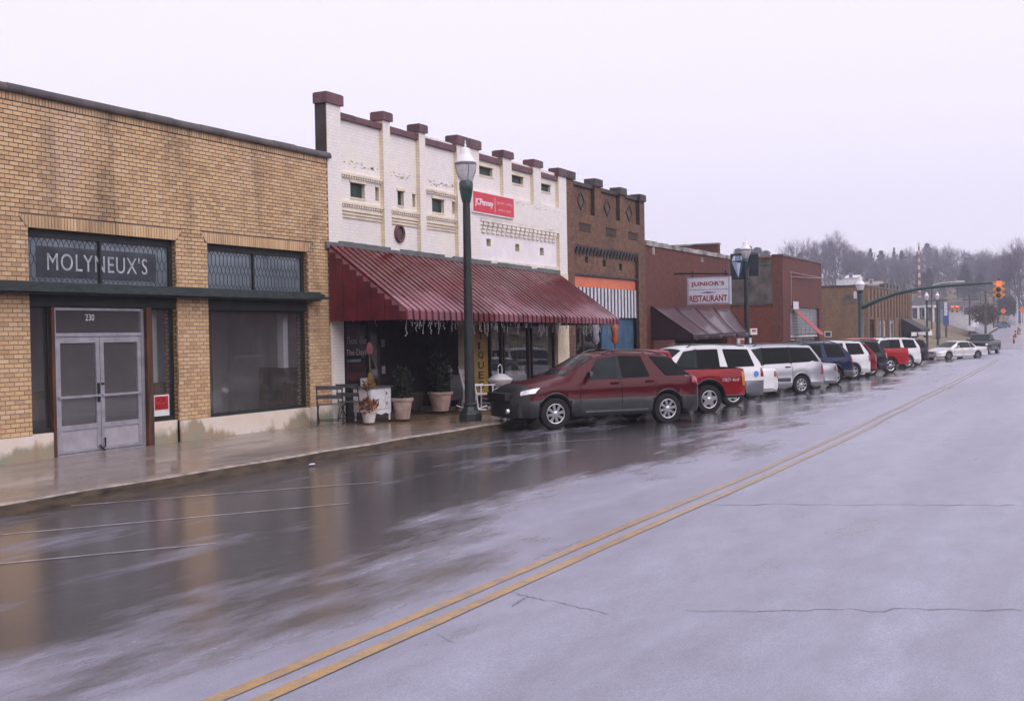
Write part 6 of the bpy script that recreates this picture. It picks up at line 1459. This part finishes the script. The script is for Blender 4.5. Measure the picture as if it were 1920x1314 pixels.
def sedan(label, px_, py_, ang, pm, L=4.9, W=1.80, H=1.40, xf=.98, xr=3.75, r=.32, style='six', name='parked_sedan', grp=G_, gl=None, rimc=None, cat='car', Z=None):
    k = [(0, .05, .66, W / 2 - .28), (.14, .20, .74, W / 2 - .20), (1.25, 1.30, .93, W / 2 - .15), (1.75, 2.25, H - .05, W / 2 - .26), (2.45, 2.55, H, W / 2 - .25), (3.35, 3.30, H - .03, W / 2 - .26), (4.05, 3.62, H - .10, W / 2 - .30), (4.12, 4.10, 1.0, W / 2 - .18), (L - .10, L - .12, .96, W / 2 - .18), (L, L - .01, .80, W / 2 - .20)]
    c = Car(k, L, W, [(0, .62), (1.3, .88), (L, .92)], sill=.22, xf=xf, xr=xr, r=r, cl=.36, arch=.045, crown=.045, round_f=.26, round_r=.20)
    t = place(label, name, cat, px_, py_, ang, c, grp, Z)
    c.body(t, pm, pm); c.screen('windscreen', t, 2.03, 3, cgl); c.screen('rear_window', t, 6.03, 7, cgl2, lowrow=2.7, highrow=2.7)
    c.side_glass(t, [(3.06, 3.95, 3.12, 3.97), (4.05, 5.0, 4.04, 4.95), (5.06, 5.75, 5.05, 5.75)], gl or cgl2)
    c.pillar(t, 4.0, .06)
    c.door(t, 1.62, 2.50, pm, pm); c.door(t, 2.51, 3.42, pm, pm); c.seams(t, (1.615, 2.505, 3.425)); c.mirror(t, 1.92, pm)
    head_lamp(c, t, .03, .36, 4.1, 5.2); rear_lamp(c, t, 4.2, 5.6, w=.20); bumpers(c, t, pm, pm, .28, .52); wheels(c, t, style, rimc, .20); c.plate(t, L + .05, .62)
    MB().box(-.04, .05, -.42, .42, .50, .64).build('grille', trimb, t, local=True)
    return c, t
WAGON = t
_, SALOON = sedan('white saloon showing only its boot between the two-tone wagon and the silver van', 1407, 748, -40, whc, style='cap')
c, t = VAN_ = suv('silver minivan with grey lower body and long dark side windows', 1500, 739, -41, silv, silv, L=4.98, W=1.92, H=1.72, xf=.95, xr=3.95, r=.335, hood=1.0, ws=1.15, D=(4.78, 4.45), beltz=(1.0, 1.10), pill=(2.35, 3.55), style='eight', cl=.46, van=True, name='parked_minivan', cat='minivan', lamp_rows=(4.4, 6.3), arch=.045, sill=.26)
c.patch('side_moulding', t, ((c.s_at(1.4), 7.25), (c.s_at(3.5), 7.25), (c.s_at(3.5), 6.55), (c.s_at(1.4), 6.55)), M('moulding_grey', (.055, .055, .065), .4, coat=.4), off=.008, rnd=.05)
sedan('silver saloon showing only its tail lamp between the minivan and the navy wagon', 1528, 730, -41, silv, style='six')
suv('navy blue wagon with wide grey arch flares and roof rack', 1563, 723, -42, navy, M('arch_grey', (.095, .09, .085), .5, var=.2, coat=.3), L=4.95, W=1.84, H=1.78, xf=.95, xr=3.92, r=.385, hood=1.10, D=(4.68, 4.30), beltz=(1.08, 1.16), style='five', cl=.62, arch=.085, lamp_rows=(4.0, 5.6), lamp=M('bright_red_lens', (.55, .04, .015), .2, coat=1), lamp_w=.12, pill=(2.5, 3.45), sill=.36, bz=(.46, .74))
suv('white wagon squeezed between the navy wagon and the dark red one', 1599, 711, -42, whc, whc, L=4.8, W=1.84, H=1.80, xf=.95, xr=3.75, r=.37, D=(4.55, 4.28), beltz=(1.06, 1.16), style='star', cl=.55)
suv('dark red wagon with a rounded tail between the white and black wagons', 1615, 707, -42, dred, dred, L=4.6, W=1.82, H=1.72, xf=.92, xr=3.62, r=.36, D=(4.35, 3.95), beltz=(1.02, 1.10), style='five', cl=.42)
suv('black wagon with a broad dark bumper left of the bright red pickup', 1633, 704, -42, bkc, clad, L=4.8, W=1.86, H=1.80, xf=.95, xr=3.72, r=.38, D=(4.5, 4.2), beltz=(1.08, 1.16), style='star', cl=.62, lamp_w=.16)
c, t = pickup('bright red crew cab pickup with big chromed rear wheels beside the white wagon', 1668, 700, -42, carpaint('bright_red_paint', (.36, .010, .012), .0), red, L=5.7, W=1.98, H=1.92, xf=1.0, xr=4.45, r=.42, cab=3.75, bedz=1.36, hood=1.22, style='six', cl=.50, crew=True, sill=.46, arch=.07, rimc=chrome)
suv('tall white wagon with dark windows between the red pickup and the last parked wagon', 1701, 690, -42, whc, whc, L=5.05, W=1.98, H=1.86, xf=.98, xr=3.95, r=.40, hood=1.16, D=(4.82, 4.58), beltz=(1.12, 1.22), style='star', cl=.60, pill=(2.55, 3.55), lamp_w=.10, mirror_m=whc, sill=.36)
suv('last parked wagon in dark purplish grey with a spare wheel on its back', 1720, 685, -42, carpaint('dark_plum_paint', (.022, .016, .030), .2), bkc, L=4.5, W=1.78, H=1.74, xf=.9, xr=3.5, r=.37, D=(4.32, 4.08), beltz=(1.06, 1.14), style='star', cl=.52, spare=True)
sedan('pale silver saloon pulling out at the junction with dark wheels', 1832, 673.5, -38, bch, L=5.3, W=1.92, H=1.43, xf=1.05, xr=4.05, r=.33, name='moving_sedan', grp=None, gl=cgl, rimc=M('dull_rim', (.16, .16, .17), .5, .4))
# dark green pickup coming towards the junction
pk = ground_at(1843, 661)
c, t = pickup('dark green pickup seen head-on beyond the pale saloon', 1870, 664, -8, grn, grn, L=5.3, W=1.95, H=1.82, xf=.95, xr=4.1, r=.39, cab=2.9, bedz=1.25, hood=1.18, style='cap', grp=None, name='oncoming_pickup')
# ================================================================ beyond the junction: houses, poles, tower, trees
def gl(X, Y): return land_z(X, Y)
for lab, px_, X_, H in (('acorn lamp post at the far kerb, left of the pale saloon', 1738, 128, 6.3), ('farther acorn lamp post behind the one by the pale saloon', 1758, 138, 6.3)):
    r_ = ray(px_, 600); y = r_.y / r_.x * X_; z = EYE + ray(px_, 549).z / ray(px_, 549).x * X_ - 6.15 * 1.0; lamp(lab, X_, y, z, 1.0, parts=False)
hw = M('white_clapboard', (.72, .71, .74), .6, var=.06, vs=2); hr = M('grey_shingle_roof', (.075, .07, .08), .85, var=.2, vs=2); hg = M('blue_grey_wall', (.15, .17, .21), .7, var=.15)
def house(label, X, pxl, pxr, base, eave, ridge, wall, roof, dep=9, porch=False, wins=(), grp='houses beyond the junction', name='house', hip=False):
    a, b_ = onX(pxl, base, X), onX(pxr, base, X); z0, z1, z2 = a.z, onX((pxl + pxr) / 2, eave, X).z, onX((pxl + pxr) / 2, ridge, X).z
    y1, y0 = a.y, b_.y; t = thing(name, label, 'house', (X, (y0 + y1) / 2, z0), 0, grp)
    MB().box(X, X + dep, y0, y1, z0 - 3, z1).build('wall', wall, t)
    e = .35
    MB().ring([[(X - e, y0 - e, z1), (X + dep + e, y0 - e, z1), (X + dep / 2, y0 - e, z2)], [(X - e, y1 + e, z1), (X + dep + e, y1 + e, z1), (X + dep / 2, y1 + e, z2)]]).build('roof', roof, t) if not hip else MB().hexa([(X - e, y0 - e, z1), (X + dep + e, y0 - e, z1), (X + dep + e, y1 + e, z1), (X - e, y1 + e, z1), (X + dep * .45, y0 + 2, z2), (X + dep * .55, y0 + 2, z2), (X + dep * .55, y1 - 2, z2), (X + dep * .45, y1 - 2, z2)]).build('roof', roof, t)
    for u in wins:
        yy = lerp(y1, y0, u); f = MB().box(X - .08, X - .002, yy - .55, yy + .55, z0 + .9, z0 + 2.2).build('window', wmt, t); MB().box(X - .1, X - .081, yy - .42, yy + .42, z0 + 1.0, z0 + 2.1).build('pane', MATS['dim_glass'], f)
    if porch:
        MB().box(X - 3, X - .36, y0, y1, z1 - .1, z1 + .25).build('porch_roof', hw, t)
        for i in range(4): yy = lerp(y0 + .2, y1 - .2, i / 3); MB().box(X - 2.95, X - 2.65, yy - .15, yy + .15, z0 - 1, z1 - .1).build('porch_column', hw, t)
    return t
house('low white house with grey roof on the grass bank behind a blue sign pole', 205, 1762, 1826, 602, 581, 566, hw, hr, 10, wins=(.1, .8, .93))
house('grey house with a white columned porch left of the low white house', 196, 1711, 1757, 606, 576, 556, hg, hr, 9, True, (.5,))
house('small pale house among the trees high above the tan corner block', 330, 1585, 1606, 528, 521, 515, hw, hw, 8, wins=(.5,))
house('white gabled house half hidden by trees, above the tan corner block', 345, 1568, 1584, 531, 522, 514, hw, hr, 8, wins=(.5,))
house('long brown roofed house on the slope behind the second tall lamp', 300, 1600, 1648, 541, 535, 527, M('brown_house', (.25, .16, .12), .8), M('tan_roof', (.32, .25, .20), .9), 8, wins=(.3, .7))
for i, (pl, pr_) in enumerate(((1893, 1899), (1903, 1910), (1913, 1921))): house('tiny white house on the far crest, %s' % ('by the bend', 'middle of three', 'at the right')[i], 470, pl, pr_, 527, 523, 520, hw, hr, 7, grp='houses on the crest')
# poles, wires, signs
pole_m = M('weathered_pole', (.075, .065, .065), .85, var=.25); 
def pole(label, px_, top, base, X, r_=.14, arm=None, name='utility_pole'):
    a, b_ = onX(px_, top, X), onX(px_, base, X); t = thing(name, label, 'pole', (X, b_.y, b_.z), 0, 'poles beyond the junction')
    MB().tube([(X, b_.y, b_.z - .5), (X, a.y, a.z)], [r_, r_ * .7], 8).build('pole', pole_m, t)
    if arm: arm(t, X, a)
    return t
def crossarm(t, X, a): MB().box(X - .08, X + .08, a.y - 1.1, a.y + 1.1, a.z - .8, a.z - .62).build('cross_arm', pole_m, t)
def cobra(t, X, a): MB().tube([(X, a.y, a.z - .3), (X, a.y - 1.2, a.z), (X, a.y - 3.2, a.z + .1)], .06).build('lamp_arm', wmt, t); MB().box(X - .2, X + .2, a.y - 4.2, a.y - 3.2, a.z, a.z + .2).build('lamp_head', wmt, t)
pole('thick dark utility pole beside the farther acorn lamp', 1759, 552, 628, 150, .3, crossarm); pole('street light with a long pale arm above the mast arm', 1747, 531, 626, 170, .12, cobra)
pole('pole by the pavement ramp left of the far blue car', 1848, 546, 622, 165, .16); pole('thin pole right of the pavement ramp', 1863, 552, 609, 215, .14); pole('thin pole just left of the hedge beside the hill road', 1871, 552, 603, 240, .14)
pole('pole in front of the low white house', 1818, 553, 620, 190, .14, crossarm); pole('utility pole at the corner of the porch house', 1708, 540, 620, 185, .16, crossarm)
X = 160; a, b_ = onX(1774, 568, X), onX(1774, 628, X); t = thing('sign_pylon', 'narrow blue and white sign pylon in front of the low white house', 'sign', (X, b_.y, b_.z))
MB().box(X, X + .2, b_.y - .12, b_.y + .12, b_.z - .5, b_.z + 1.2).build('post', pole_m, t); MB().box(X - .1, X + .3, b_.y - .33, b_.y + .33, b_.z + 1.2, a.z).build('sign_panel', M('pylon_blue', (.05, .08, .26), .4), t)
for i in range(4): MB().box(X - .12, X - .101, b_.y - .2, b_.y + .2, lerp(b_.z + 2.4, a.z, i / 4) + .1, lerp(b_.z + 2.4, a.z, i / 4) + .5).build('white_block', MATS['paper'], t)
def plaque(label, px_, top, bot, w, X, mat, post=True, name='road_sign', dia=False):
    a, b_ = onX(px_, top, X), onX(px_, bot, X); t = thing(name, label, 'sign', (X, a.y, b_.z - 1.5), 0)
    h = a.z - b_.z; zc = (a.z + b_.z) / 2
    if dia: MB().ring([[(X + d, a.y, zc - h / 2), (X + d, a.y - h / 2, zc), (X + d, a.y, zc + h / 2), (X + d, a.y + h / 2, zc)] for d in (0, .03)]).build('plate', mat, t)
    else: MB().box(X, X + .03, a.y - w / 2, a.y + w / 2, b_.z, a.z).build('plate', mat, t)
    if post: MB().box(X + .035, X + .10, a.y - .05, a.y + .05, b_.z - 1.8, b_.z + .2).build('post', pole_m, t)
    return t
org = M('road_work_orange', (.75, .17, .03), .5, var=.05)
plaque('orange diamond road work sign by the hedge on the hill road', 1881, 577, 589, 1, 260, org, dia=True); plaque('orange road work sign at the right edge of the view', 1917, 574, 588, 1, 250, org, dia=True); plaque('small white sign board at the foot of the grass bank', 1820, 611, 620, .9, 165, MATS['paper'])
for i, (px_, lab) in enumerate(((1786, 'left of two small orange signals on the span wire before the white house'), (1795, 'right of two small orange signals on the span wire before the white house'))):
    t = signal(lab, onX(px_, 586, 185), .95, True)
mb = MB(); A, B_ = onX(1708, 572, 185), onX(1848, 574, 166)
pts = [A.lerp(B_, i / 14) - Vector((0, 0, .35 * math.sin(math.pi * i / 14))) for i in range(15)]
tag(MB().tube(pts, .03, 4).build('span_wire', blk, None), 'thin span wire across the far junction in front of the white house', 'wire')
# barricade posts in the road
for i, (px_, by, hh, lab) in enumerate(((1901, 645, .95, 'nearest dark striped traffic post at the road centre'), (1904, 634, 1.0, 'second traffic post just behind the nearest one'), (1908.5, 628, 1.1, 'far dark traffic post beside the yellow barrel'))):
    p = ground_at(px_, by); t = thing('traffic_post', lab, 'traffic post', tuple(p), 0, 'traffic posts at the junction'); sc = 1.0
    MB().lathe([(.22, 0), (.22, .06), (.11, .08), (.10, hh)], c=tuple(p), n=10).build('post', M('post_dark', (.06, .04, .05), .6), t); MB().lathe([(.112, hh * .55), (.112, hh * .8)], c=tuple(p), n=10, caps=False).build('band', org, t)
p = ground_at(1912.5, 628); t = thing('traffic_barrel', 'dull yellow traffic barrel at the right edge of the road', 'traffic barrel', tuple(p)); MB().lathe([(.32, 0), (.32, .1), (.26, .12), (.24, .5), (.22, .95), (.1, 1.0)], c=tuple(p), n=14).build('barrel', M('barrel_yellow', (.30, .24, .10), .6), t); MB().lathe([(.255, .3), (.25, .45)], c=tuple(p), n=14, caps=False).build('band', MATS['paper'], t)
# far vehicles
c, t = sedan('small blue-grey saloon turning far down the road below the hill', 1889, 616.5, -38, blu, L=4.6, name='distant_sedan', grp=None, Z=222)
for px_, by, lab in ((1716, 634, 'left white car parked beyond the corner block'), (1741, 633, 'right white car parked beyond the corner block')):
    sv = ground_at
    p = DZ(px_, by, 122); Xp = p.x
    k = [(0, .05, .66, .58), (.14, .2, .74, .68), (1.25, 1.3, .93, .74), (1.75, 2.25, 1.36, .62), (3.35, 3.3, 1.38, .62), (4.05, 3.7, 1.32, .6), (4.2, 4.15, 1.0, .7), (4.6, 4.58, .8, .7)]
    c = Car(k, 4.6, 1.78, [(0, .62), (1.3, .88), (4.6, .92)], sill=.22, xf=.95, xr=3.55, r=.32, cl=.36, arch=.045)
    t = thing('distant_car', lab, 'car', tuple(p), R(60), 'white cars beyond the corner block'); ORG[t.name] = Vector((0, 0, 0)); c.body(t, whc, whc); c.side_glass(t, [(3.06, 3.95, 3.1, 3.97), (4.05, 4.9, 4.04, 4.9)], cgl2); c.screen('windscreen', t, 2.05, 3, cgl); wheels(c, t, 'cap')
# radio mast
X = 232; a, b_ = onX(1727, 455, X), onX(1724, 562, X); t = thing('radio_mast', 'slender red and white lattice radio mast above the junction', 'mast', (X, b_.y, b_.z))
rd, wt = M('mast_red', (.40, .12, .10), .5), M('mast_white', (.62, .58, .62), .5); n_ = 15
for i in range(n_):
    z0, z1 = lerp(b_.z, a.z, i / n_), lerp(b_.z, a.z, (i + 1) / n_); w = lerp(.34, .14, i / n_); mb = MB(); cor = [(X + w * .58 * math.cos(q), b_.y + w * .58 * math.sin(q)) for q in (.3, 2.4, 4.5)]
    for j in range(3):
        x0, y0 = cor[j]; x1, y1 = cor[(j + 1) % 3]; mb.tube([(x0, y0, z0), (x0, y0, z1)], .075, 4); mb.tube([(x0, y0, z0), (x1, y1, (z0 + z1) / 2)], .04, 4); mb.tube([(x1, y1, (z0 + z1) / 2), (x0, y0, z1)], .04, 4)
    mb.build('mast_section', rd if i % 2 else wt, t)
# ---------------------------------------------------------------- trees
bark = M('winter_bark', (.115, .10, .125), .9, var=.25, vs=2, kind='obj'); twig = M('winter_twigs', (.17, .15, .20), .95, var=.15, vs=1, kind='obj')  # lighter lavender tone puts distance haze into the bark and twig colour
pine = M('pine_needles', (.035, .047, .055), .9, var=.3, vs=1.2, kind='obj'); pine2 = M('pine_needles_pale', (.06, .072, .08), .9, var=.25, vs=1.2, kind='obj')  # two needle tones, mixed leaf by leaf at random
def bare_proto(seed, h=14, spread=.5):
    rn = random.Random(seed); tr = MB(); tw = MB()
    def grow(p, d, l, r_, lev):
        n_ = 3; pts = [p]; q = p.copy(); dd = d.copy()
        for i in range(n_):
            dd = (dd + Vector((rn.gauss(0, .10), rn.gauss(0, .10), .06))).normalized(); q = q + dd * l / n_; pts.append(q.copy())
        (tr if lev < 3 else tw).tube(pts, [lerp(r_, r_ * .62, i / n_) for i in range(n_ + 1)], 5 if lev < 2 else 3)
        if lev >= 5: return
        k = 4 if lev == 0 else 4 if lev < 3 else 3
        for i in range(k):
            a = rn.uniform(0, 6.283); tilt = rn.uniform(.25, .75) * (1.0 if lev else spread * 1.6); s_ = Vector((math.cos(a), math.sin(a), 0)); s_ = (s_ - dd * s_.dot(dd)).normalized()
            nd = (dd * math.cos(tilt) + s_ * math.sin(tilt)).normalized(); t_ = rn.uniform(.45, 1.0) if i else 1.0
            j = min(n_ - 1, int(t_ * n_)); b_ = pts[j].lerp(pts[j + 1], t_ * n_ - j) if t_ < 1 else pts[-1]
            grow(b_, nd, l * rn.uniform(.58, .78), r_ * (.55 if lev < 1 else .42), lev + 1)
    grow(Vector((0, 0, -1)), Vector((0, 0, 1)), h * .36, h * .015, 0)
    # fine twigs as thin blades
    ends = [v for v in tw.v[::7]]; bl = MB()
    for v in ends:
        for _ in range(5):
            p = Vector(v); d = Vector((rn.gauss(0, 1), rn.gauss(0, 1), rn.gauss(.5, .8))).normalized(); s_ = d.cross(Vector((0, 0, 1))).normalized() * .012 * h / 14
            bl.face([p - s_, p + s_, p + d * h * .055])
    return tr, tw, bl
def tree(label, grp, meshes, names, cat='tree', name='bare_tree'):
    t = thing(name, label, cat, (0, 0, 0), 0, grp); ORG[t.name] = Vector((0, 0, 0)); return t
protos = []
for s_ in (1, 2, 3, 4):
    tr, tw, bl = bare_proto(s_ * 11, 14, .4 + .1 * s_)
    t = thing('bare_tree', 'bare tree', 'tree'); tr.build('trunk', bark, t, local=True); kind(tw.build('branches', bark, t, local=True), 'thing'); kind(bl.build('crown', twig, t, local=True), 'thing'); protos.append(t)
def conifer_proto(seed, h=13, w=3.0, lean=.9):
    rn = random.Random(seed); cr = MB()
    for _ in range(2600):
        z = rn.random() ** .8; r_ = (1 - z) ** lean * w * rn.uniform(.35, 1.0) * (1 + .25 * math.sin(z * 40)); a = rn.uniform(0, 6.283)
        p = Vector((r_ * math.cos(a), r_ * math.sin(a), h * (.08 + .92 * z))); d = Vector((math.cos(a), math.sin(a), rn.uniform(-.5, .3))); s_ = Vector((-math.sin(a), math.cos(a), rn.uniform(-.3, .3))); l = rn.uniform(.35, .8)
        cr.face([p - s_ * l * .4, p + d * l * .7, p + s_ * l * .4, p - d * l * .15], rn.randrange(2))
    return cr
cprotos = []
for s_, (h, w, ln) in enumerate(((13, 3.0, .9), (12, 3.6, .6), (15, 2.4, 1.0))):
    t = thing('evergreen_tree', 'evergreen', 'tree'); MB().tube([(0, 0, -1), (0, 0, h * .9)], [.28, .05], 6).build('trunk', bark, t, local=True); conifer_proto(s_ + 40, h, w, ln).build('crown', [pine, pine2], t, local=True); cprotos.append(t)
ZN = [(1540, 'above the red alley house'), (1625, 'above the flank of the tan corner block'), (1706, 'above the front of the tan corner block'), (1760, 'behind the radio mast'), (1830, 'above the low white house'), (1900, 'left of the hill road'), (9999, 'at the right edge')]
def zone(px_): return next(w for x, w in ZN if px_ < x)
def put(proto, label, grp, px_, top, Z, used=set()):
    """a tree whose tip shows at this place of the skyline, Z metres off"""
    p = DZ(px_, top, Z); gr = land_z(p.x, p.y); h0 = 14 if proto in protos else 14.0
    hh = max(4.0, p.z - gr)
    if proto.name in used: t = copy_tree(proto)
    else: t = proto; used.add(proto.name)
    t['label'] = label + ' ' + zone(px_) if grp in (GB, GE) else label; t['group'] = grp + ' ' + zone(px_) if grp in (GB, GE) else grp; base = {**{q.name: 13.2 for q in protos}, **{q.name: hq for q, hq in zip(cprotos, (13, 12, 15))}}[proto.name]
    sc = hh / base; t.location = (p.x, p.y, gr); t.scale = (min(sc, 1.5 * (.6 + .4 * sc)), min(sc, 1.5 * (.6 + .4 * sc)), sc); t.rotation_euler = (0, 0, random.uniform(0, 6.28)); return t
GB, GE = 'bare trees on the wooded hill', 'evergreen trees on the wooded hill'
LB, LE = 'leafless grey tree on the hazy hill', 'dark evergreen on the hazy hill'
rn = random.Random(21)
# skyline (source pixels): bare crowns
sky_b = [(1495, 446), (1512, 441), (1530, 446), (1548, 438), (1563, 434), (1578, 440), (1592, 448), (1606, 458), (1700, 463), (1716, 455), (1742, 450), (1757, 452), (1778, 462), (1793, 458), (1806, 464), (1822, 470), (1842, 466), (1852, 464), (1866, 464), (1880, 478), (1892, 488)]
for i, (a, b_) in enumerate(sky_b): put(protos[i % 4], LB, GB, a, b_, rn.uniform(330, 380) if a < 1620 else rn.uniform(400, 470))
for a, b_, Z in ((1912, 446, 250), (1926, 436, 240), (1899, 474, 300)): put(protos[i % 4], 'tall leafless tree at the right edge above the hill road', 'bare trees at the right edge', a, b_, Z); i += 1
for i, (a, b_, z_) in enumerate([(1384, 466, 400), (1402, 461, 390), (1420, 464, 400), (1436, 470, 400), (1452, 477, 410)]):
    t = put(cprotos[1], 'rounded evergreen seen above the alley wall', 'evergreens above the alley', a, b_, z_); t.scale.x *= 1.35; t.scale.y *= 1.35
for i, (a, b_) in enumerate([(1470, 476), (1500, 474), (1530, 478), (1560, 474), (1586, 478), (1612, 470), (1632, 466), (1652, 470), (1676, 464), (1690, 470), (1738, 456), (1756, 470), (1600, 470), (1722, 472), (1780, 478), (1810, 482), (1836, 484), (1860, 488), (1886, 492), (1640, 490), (1700, 492)]): put(cprotos[i % 3], LE, GE, a, b_, rn.uniform(390, 460))
for i in range(44):
    a = rn.uniform(1480, 1900); put(protos[rn.randrange(4)], LB, GB, a, rn.uniform(466, 500), rn.uniform(330, 450))
for i in range(26):
    a = rn.uniform(1620, 1895); put(cprotos[rn.randrange(3)], LE, GE, a, rn.uniform(496, 528), rn.uniform(320, 400))
for a, b_, lab in ((1842, 578, 'round clipped bush right of the low white house'), (1852, 583, 'second round bush by the pavement ramp')):
    p = DZ(a, 604, 175); t = thing('round_bush', lab, 'bush', tuple(p), 0, 'round bushes by the white house'); ORG[t.name] = Vector((0, 0, 0)); leaves(t, 'foliage', None, 1500, (0, 0), 1.2, 1.9, 1.6, .32, int(a), [M('brown_hedge', (.10, .065, .045), .9), M('brown_hedge_dark', (.06, .045, .035), .9)])
hd = thing('tall_hedge', 'tall dark evergreen hedge beside the hill road', 'hedge'); ORG[hd.name] = Vector((0, 0, 0)); rn2 = random.Random(5); mb = MB()
for i in range(5200):
    px_ = rn2.uniform(1872, 1903); Z = lerp(250, 285, rn2.random()); topy = 559 + 4 * math.sin(px_ * .5); p = DZ(px_, rn2.uniform(topy, 588), Z); d = Vector((rn2.gauss(0, 1), rn2.gauss(0, 1), rn2.gauss(0, 1))).normalized(); s_ = d.cross(Vector((.3, .5, .8))).normalized(); l = rn2.uniform(.3, .7); mb.face([p, p + d * l * .5 + s_ * l * .3, p + d * l, p + d * l * .5 - s_ * l * .3], rn2.randrange(2))
kind(mb.build('foliage', [pine, pine2], hd, local=True), 'stuff')
# the wood behind: one far mass of stems and twigs on the slope
mb = MB(); rn3 = random.Random(8)
for i in range(2600):
    px_ = rn3.uniform(1380, 1960); Z = rn3.uniform(360, 480); lim = pw(px_, [(1380, 510), (1480, 500), (1600, 492), (1680, 496), (1760, 492), (1850, 498), (1900, 515), (1960, 505)]); p = DZ(px_, rn3.uniform(lim, 560), Z)
    g_ = land_z(p.x, p.y)
    if p.z < g_ or p.z > g_ + 16: p.z = g_ + rn3.uniform(0, 11)
    d = Vector((rn3.gauss(0, .6), rn3.gauss(0, .6), rn3.gauss(.6, .7))).normalized(); s_ = d.cross(Vector((.8, -.5, .1))).normalized(); l = rn3.uniform(1.2, 3.2); w = rn3.uniform(.05, .35); mb.face([p - s_ * w, p + s_ * w, p + d * l + s_ * w * .3, p + d * l - s_ * w * .3], rn3.randrange(3))
o = mb.build('distant_wood', [twig, bark, pine], None); o['kind'] = 'stuff'; o['label'] = 'hazy winter wood covering the far hill'; o['category'] = 'wood'
# ================================================================ the other side of the street (seen only in reflections) and the air
rb2 = brick('far_side_brick', (.16, .075, .05), (.12, .06, .045), (.12, .09, .07), .22, .08, 'XY', st=.4)
for i, (x0, x1, h, lab) in enumerate(((-14, 12, 6.0, 'plain brick store across the street, behind the camera'), (13, 34, 5.2, 'low brick store across the street'), (40, 66, 6.2, 'long brick store across the street'))):
    t = thing('facing_store', lab, 'building', (x0, -13.6, 0), 0, 'stores on the other side of the street'); hs = [(x0 + 1.5 + 5 * k, x0 + 5.2 + 5 * k, .6, 2.8) for k in range(int((x1 - x0 - 2) / 5))]
    mb = MB(); holes(mb, x0, x1, -.4, h, -13.6, -13.9, hs); mb.box(x0, x1, -26, -13.92, -.4, h); mb.build('wall', rb2, t); MB().box(x0 - .1, x1 + .1, -14.1, -13.5, h, h + .2).build('coping', cope_m, t)
    for k, q in enumerate(hs): MB().box(q[0], q[1], -13.86, -13.8, q[2], q[3]).build('window', MATS['dim_glass'], t)
MB_ = MB(); rn = random.Random(77)
for i in range(6000):
    x = rn.uniform(-70, 160); y = rn.uniform(-60, -27); h_ = 8.5 + 3 * math.sin(x * .13) + 2 * math.sin(x * .31 + 1) + (-27 - y) * .12; p = Vector((x, y, rn.uniform(-1, h_))); d = Vector((rn.gauss(0, 1), rn.gauss(0, 1), rn.gauss(.4, 1))).normalized(); s_ = d.cross(Vector((.2, .4, .9))).normalized(); l = rn.uniform(.8, 2.0); MB_.face([p, p + d * l * .5 + s_ * l * .4, p + d * l, p + d * l * .5 - s_ * l * .4], rn.randrange(2))
o = MB_.build('facing_wood', [pine, twig], None); o['kind'] = 'stuff'; o['label'] = 'wooded slope behind the stores across the street'; o['category'] = 'wood'
for src, x, y, a, lab in ((WAGON, 3, -7.6, 40, 'two-tone wagon parked across the street, behind the camera'), (SALOON, 12.5, -7.8, 42, 'white saloon parked across the street'), (VAN_[1], 20, -7.6, 40, 'silver minivan parked across the street')):
    t = copy_tree(src); t.location = (x, y, gz(x)); t.rotation_euler = (0, 0, R(180 + a)); t['label'] = lab; t['group'] = 'vehicles parked across the street'
hz = bpy.data.materials.new('haze'); hz.use_nodes = True; n = hz.node_tree; n.nodes.clear(); pv_ = N(n, 'ShaderNodeVolumePrincipled'); pv_.inputs['Color'].default_value = (.86, .87, 1.0, 1); pv_.inputs['Density'].default_value = .0009; pv_.inputs['Anisotropy'].default_value = .2
oo = N(n, 'ShaderNodeOutputMaterial'); n.links.new(pv_.outputs[0], oo.inputs['Volume'])
o = MB().box(-130, 715, -270, 420, -3.5, 75).build('haze', hz, None); o['kind'] = 'stuff'
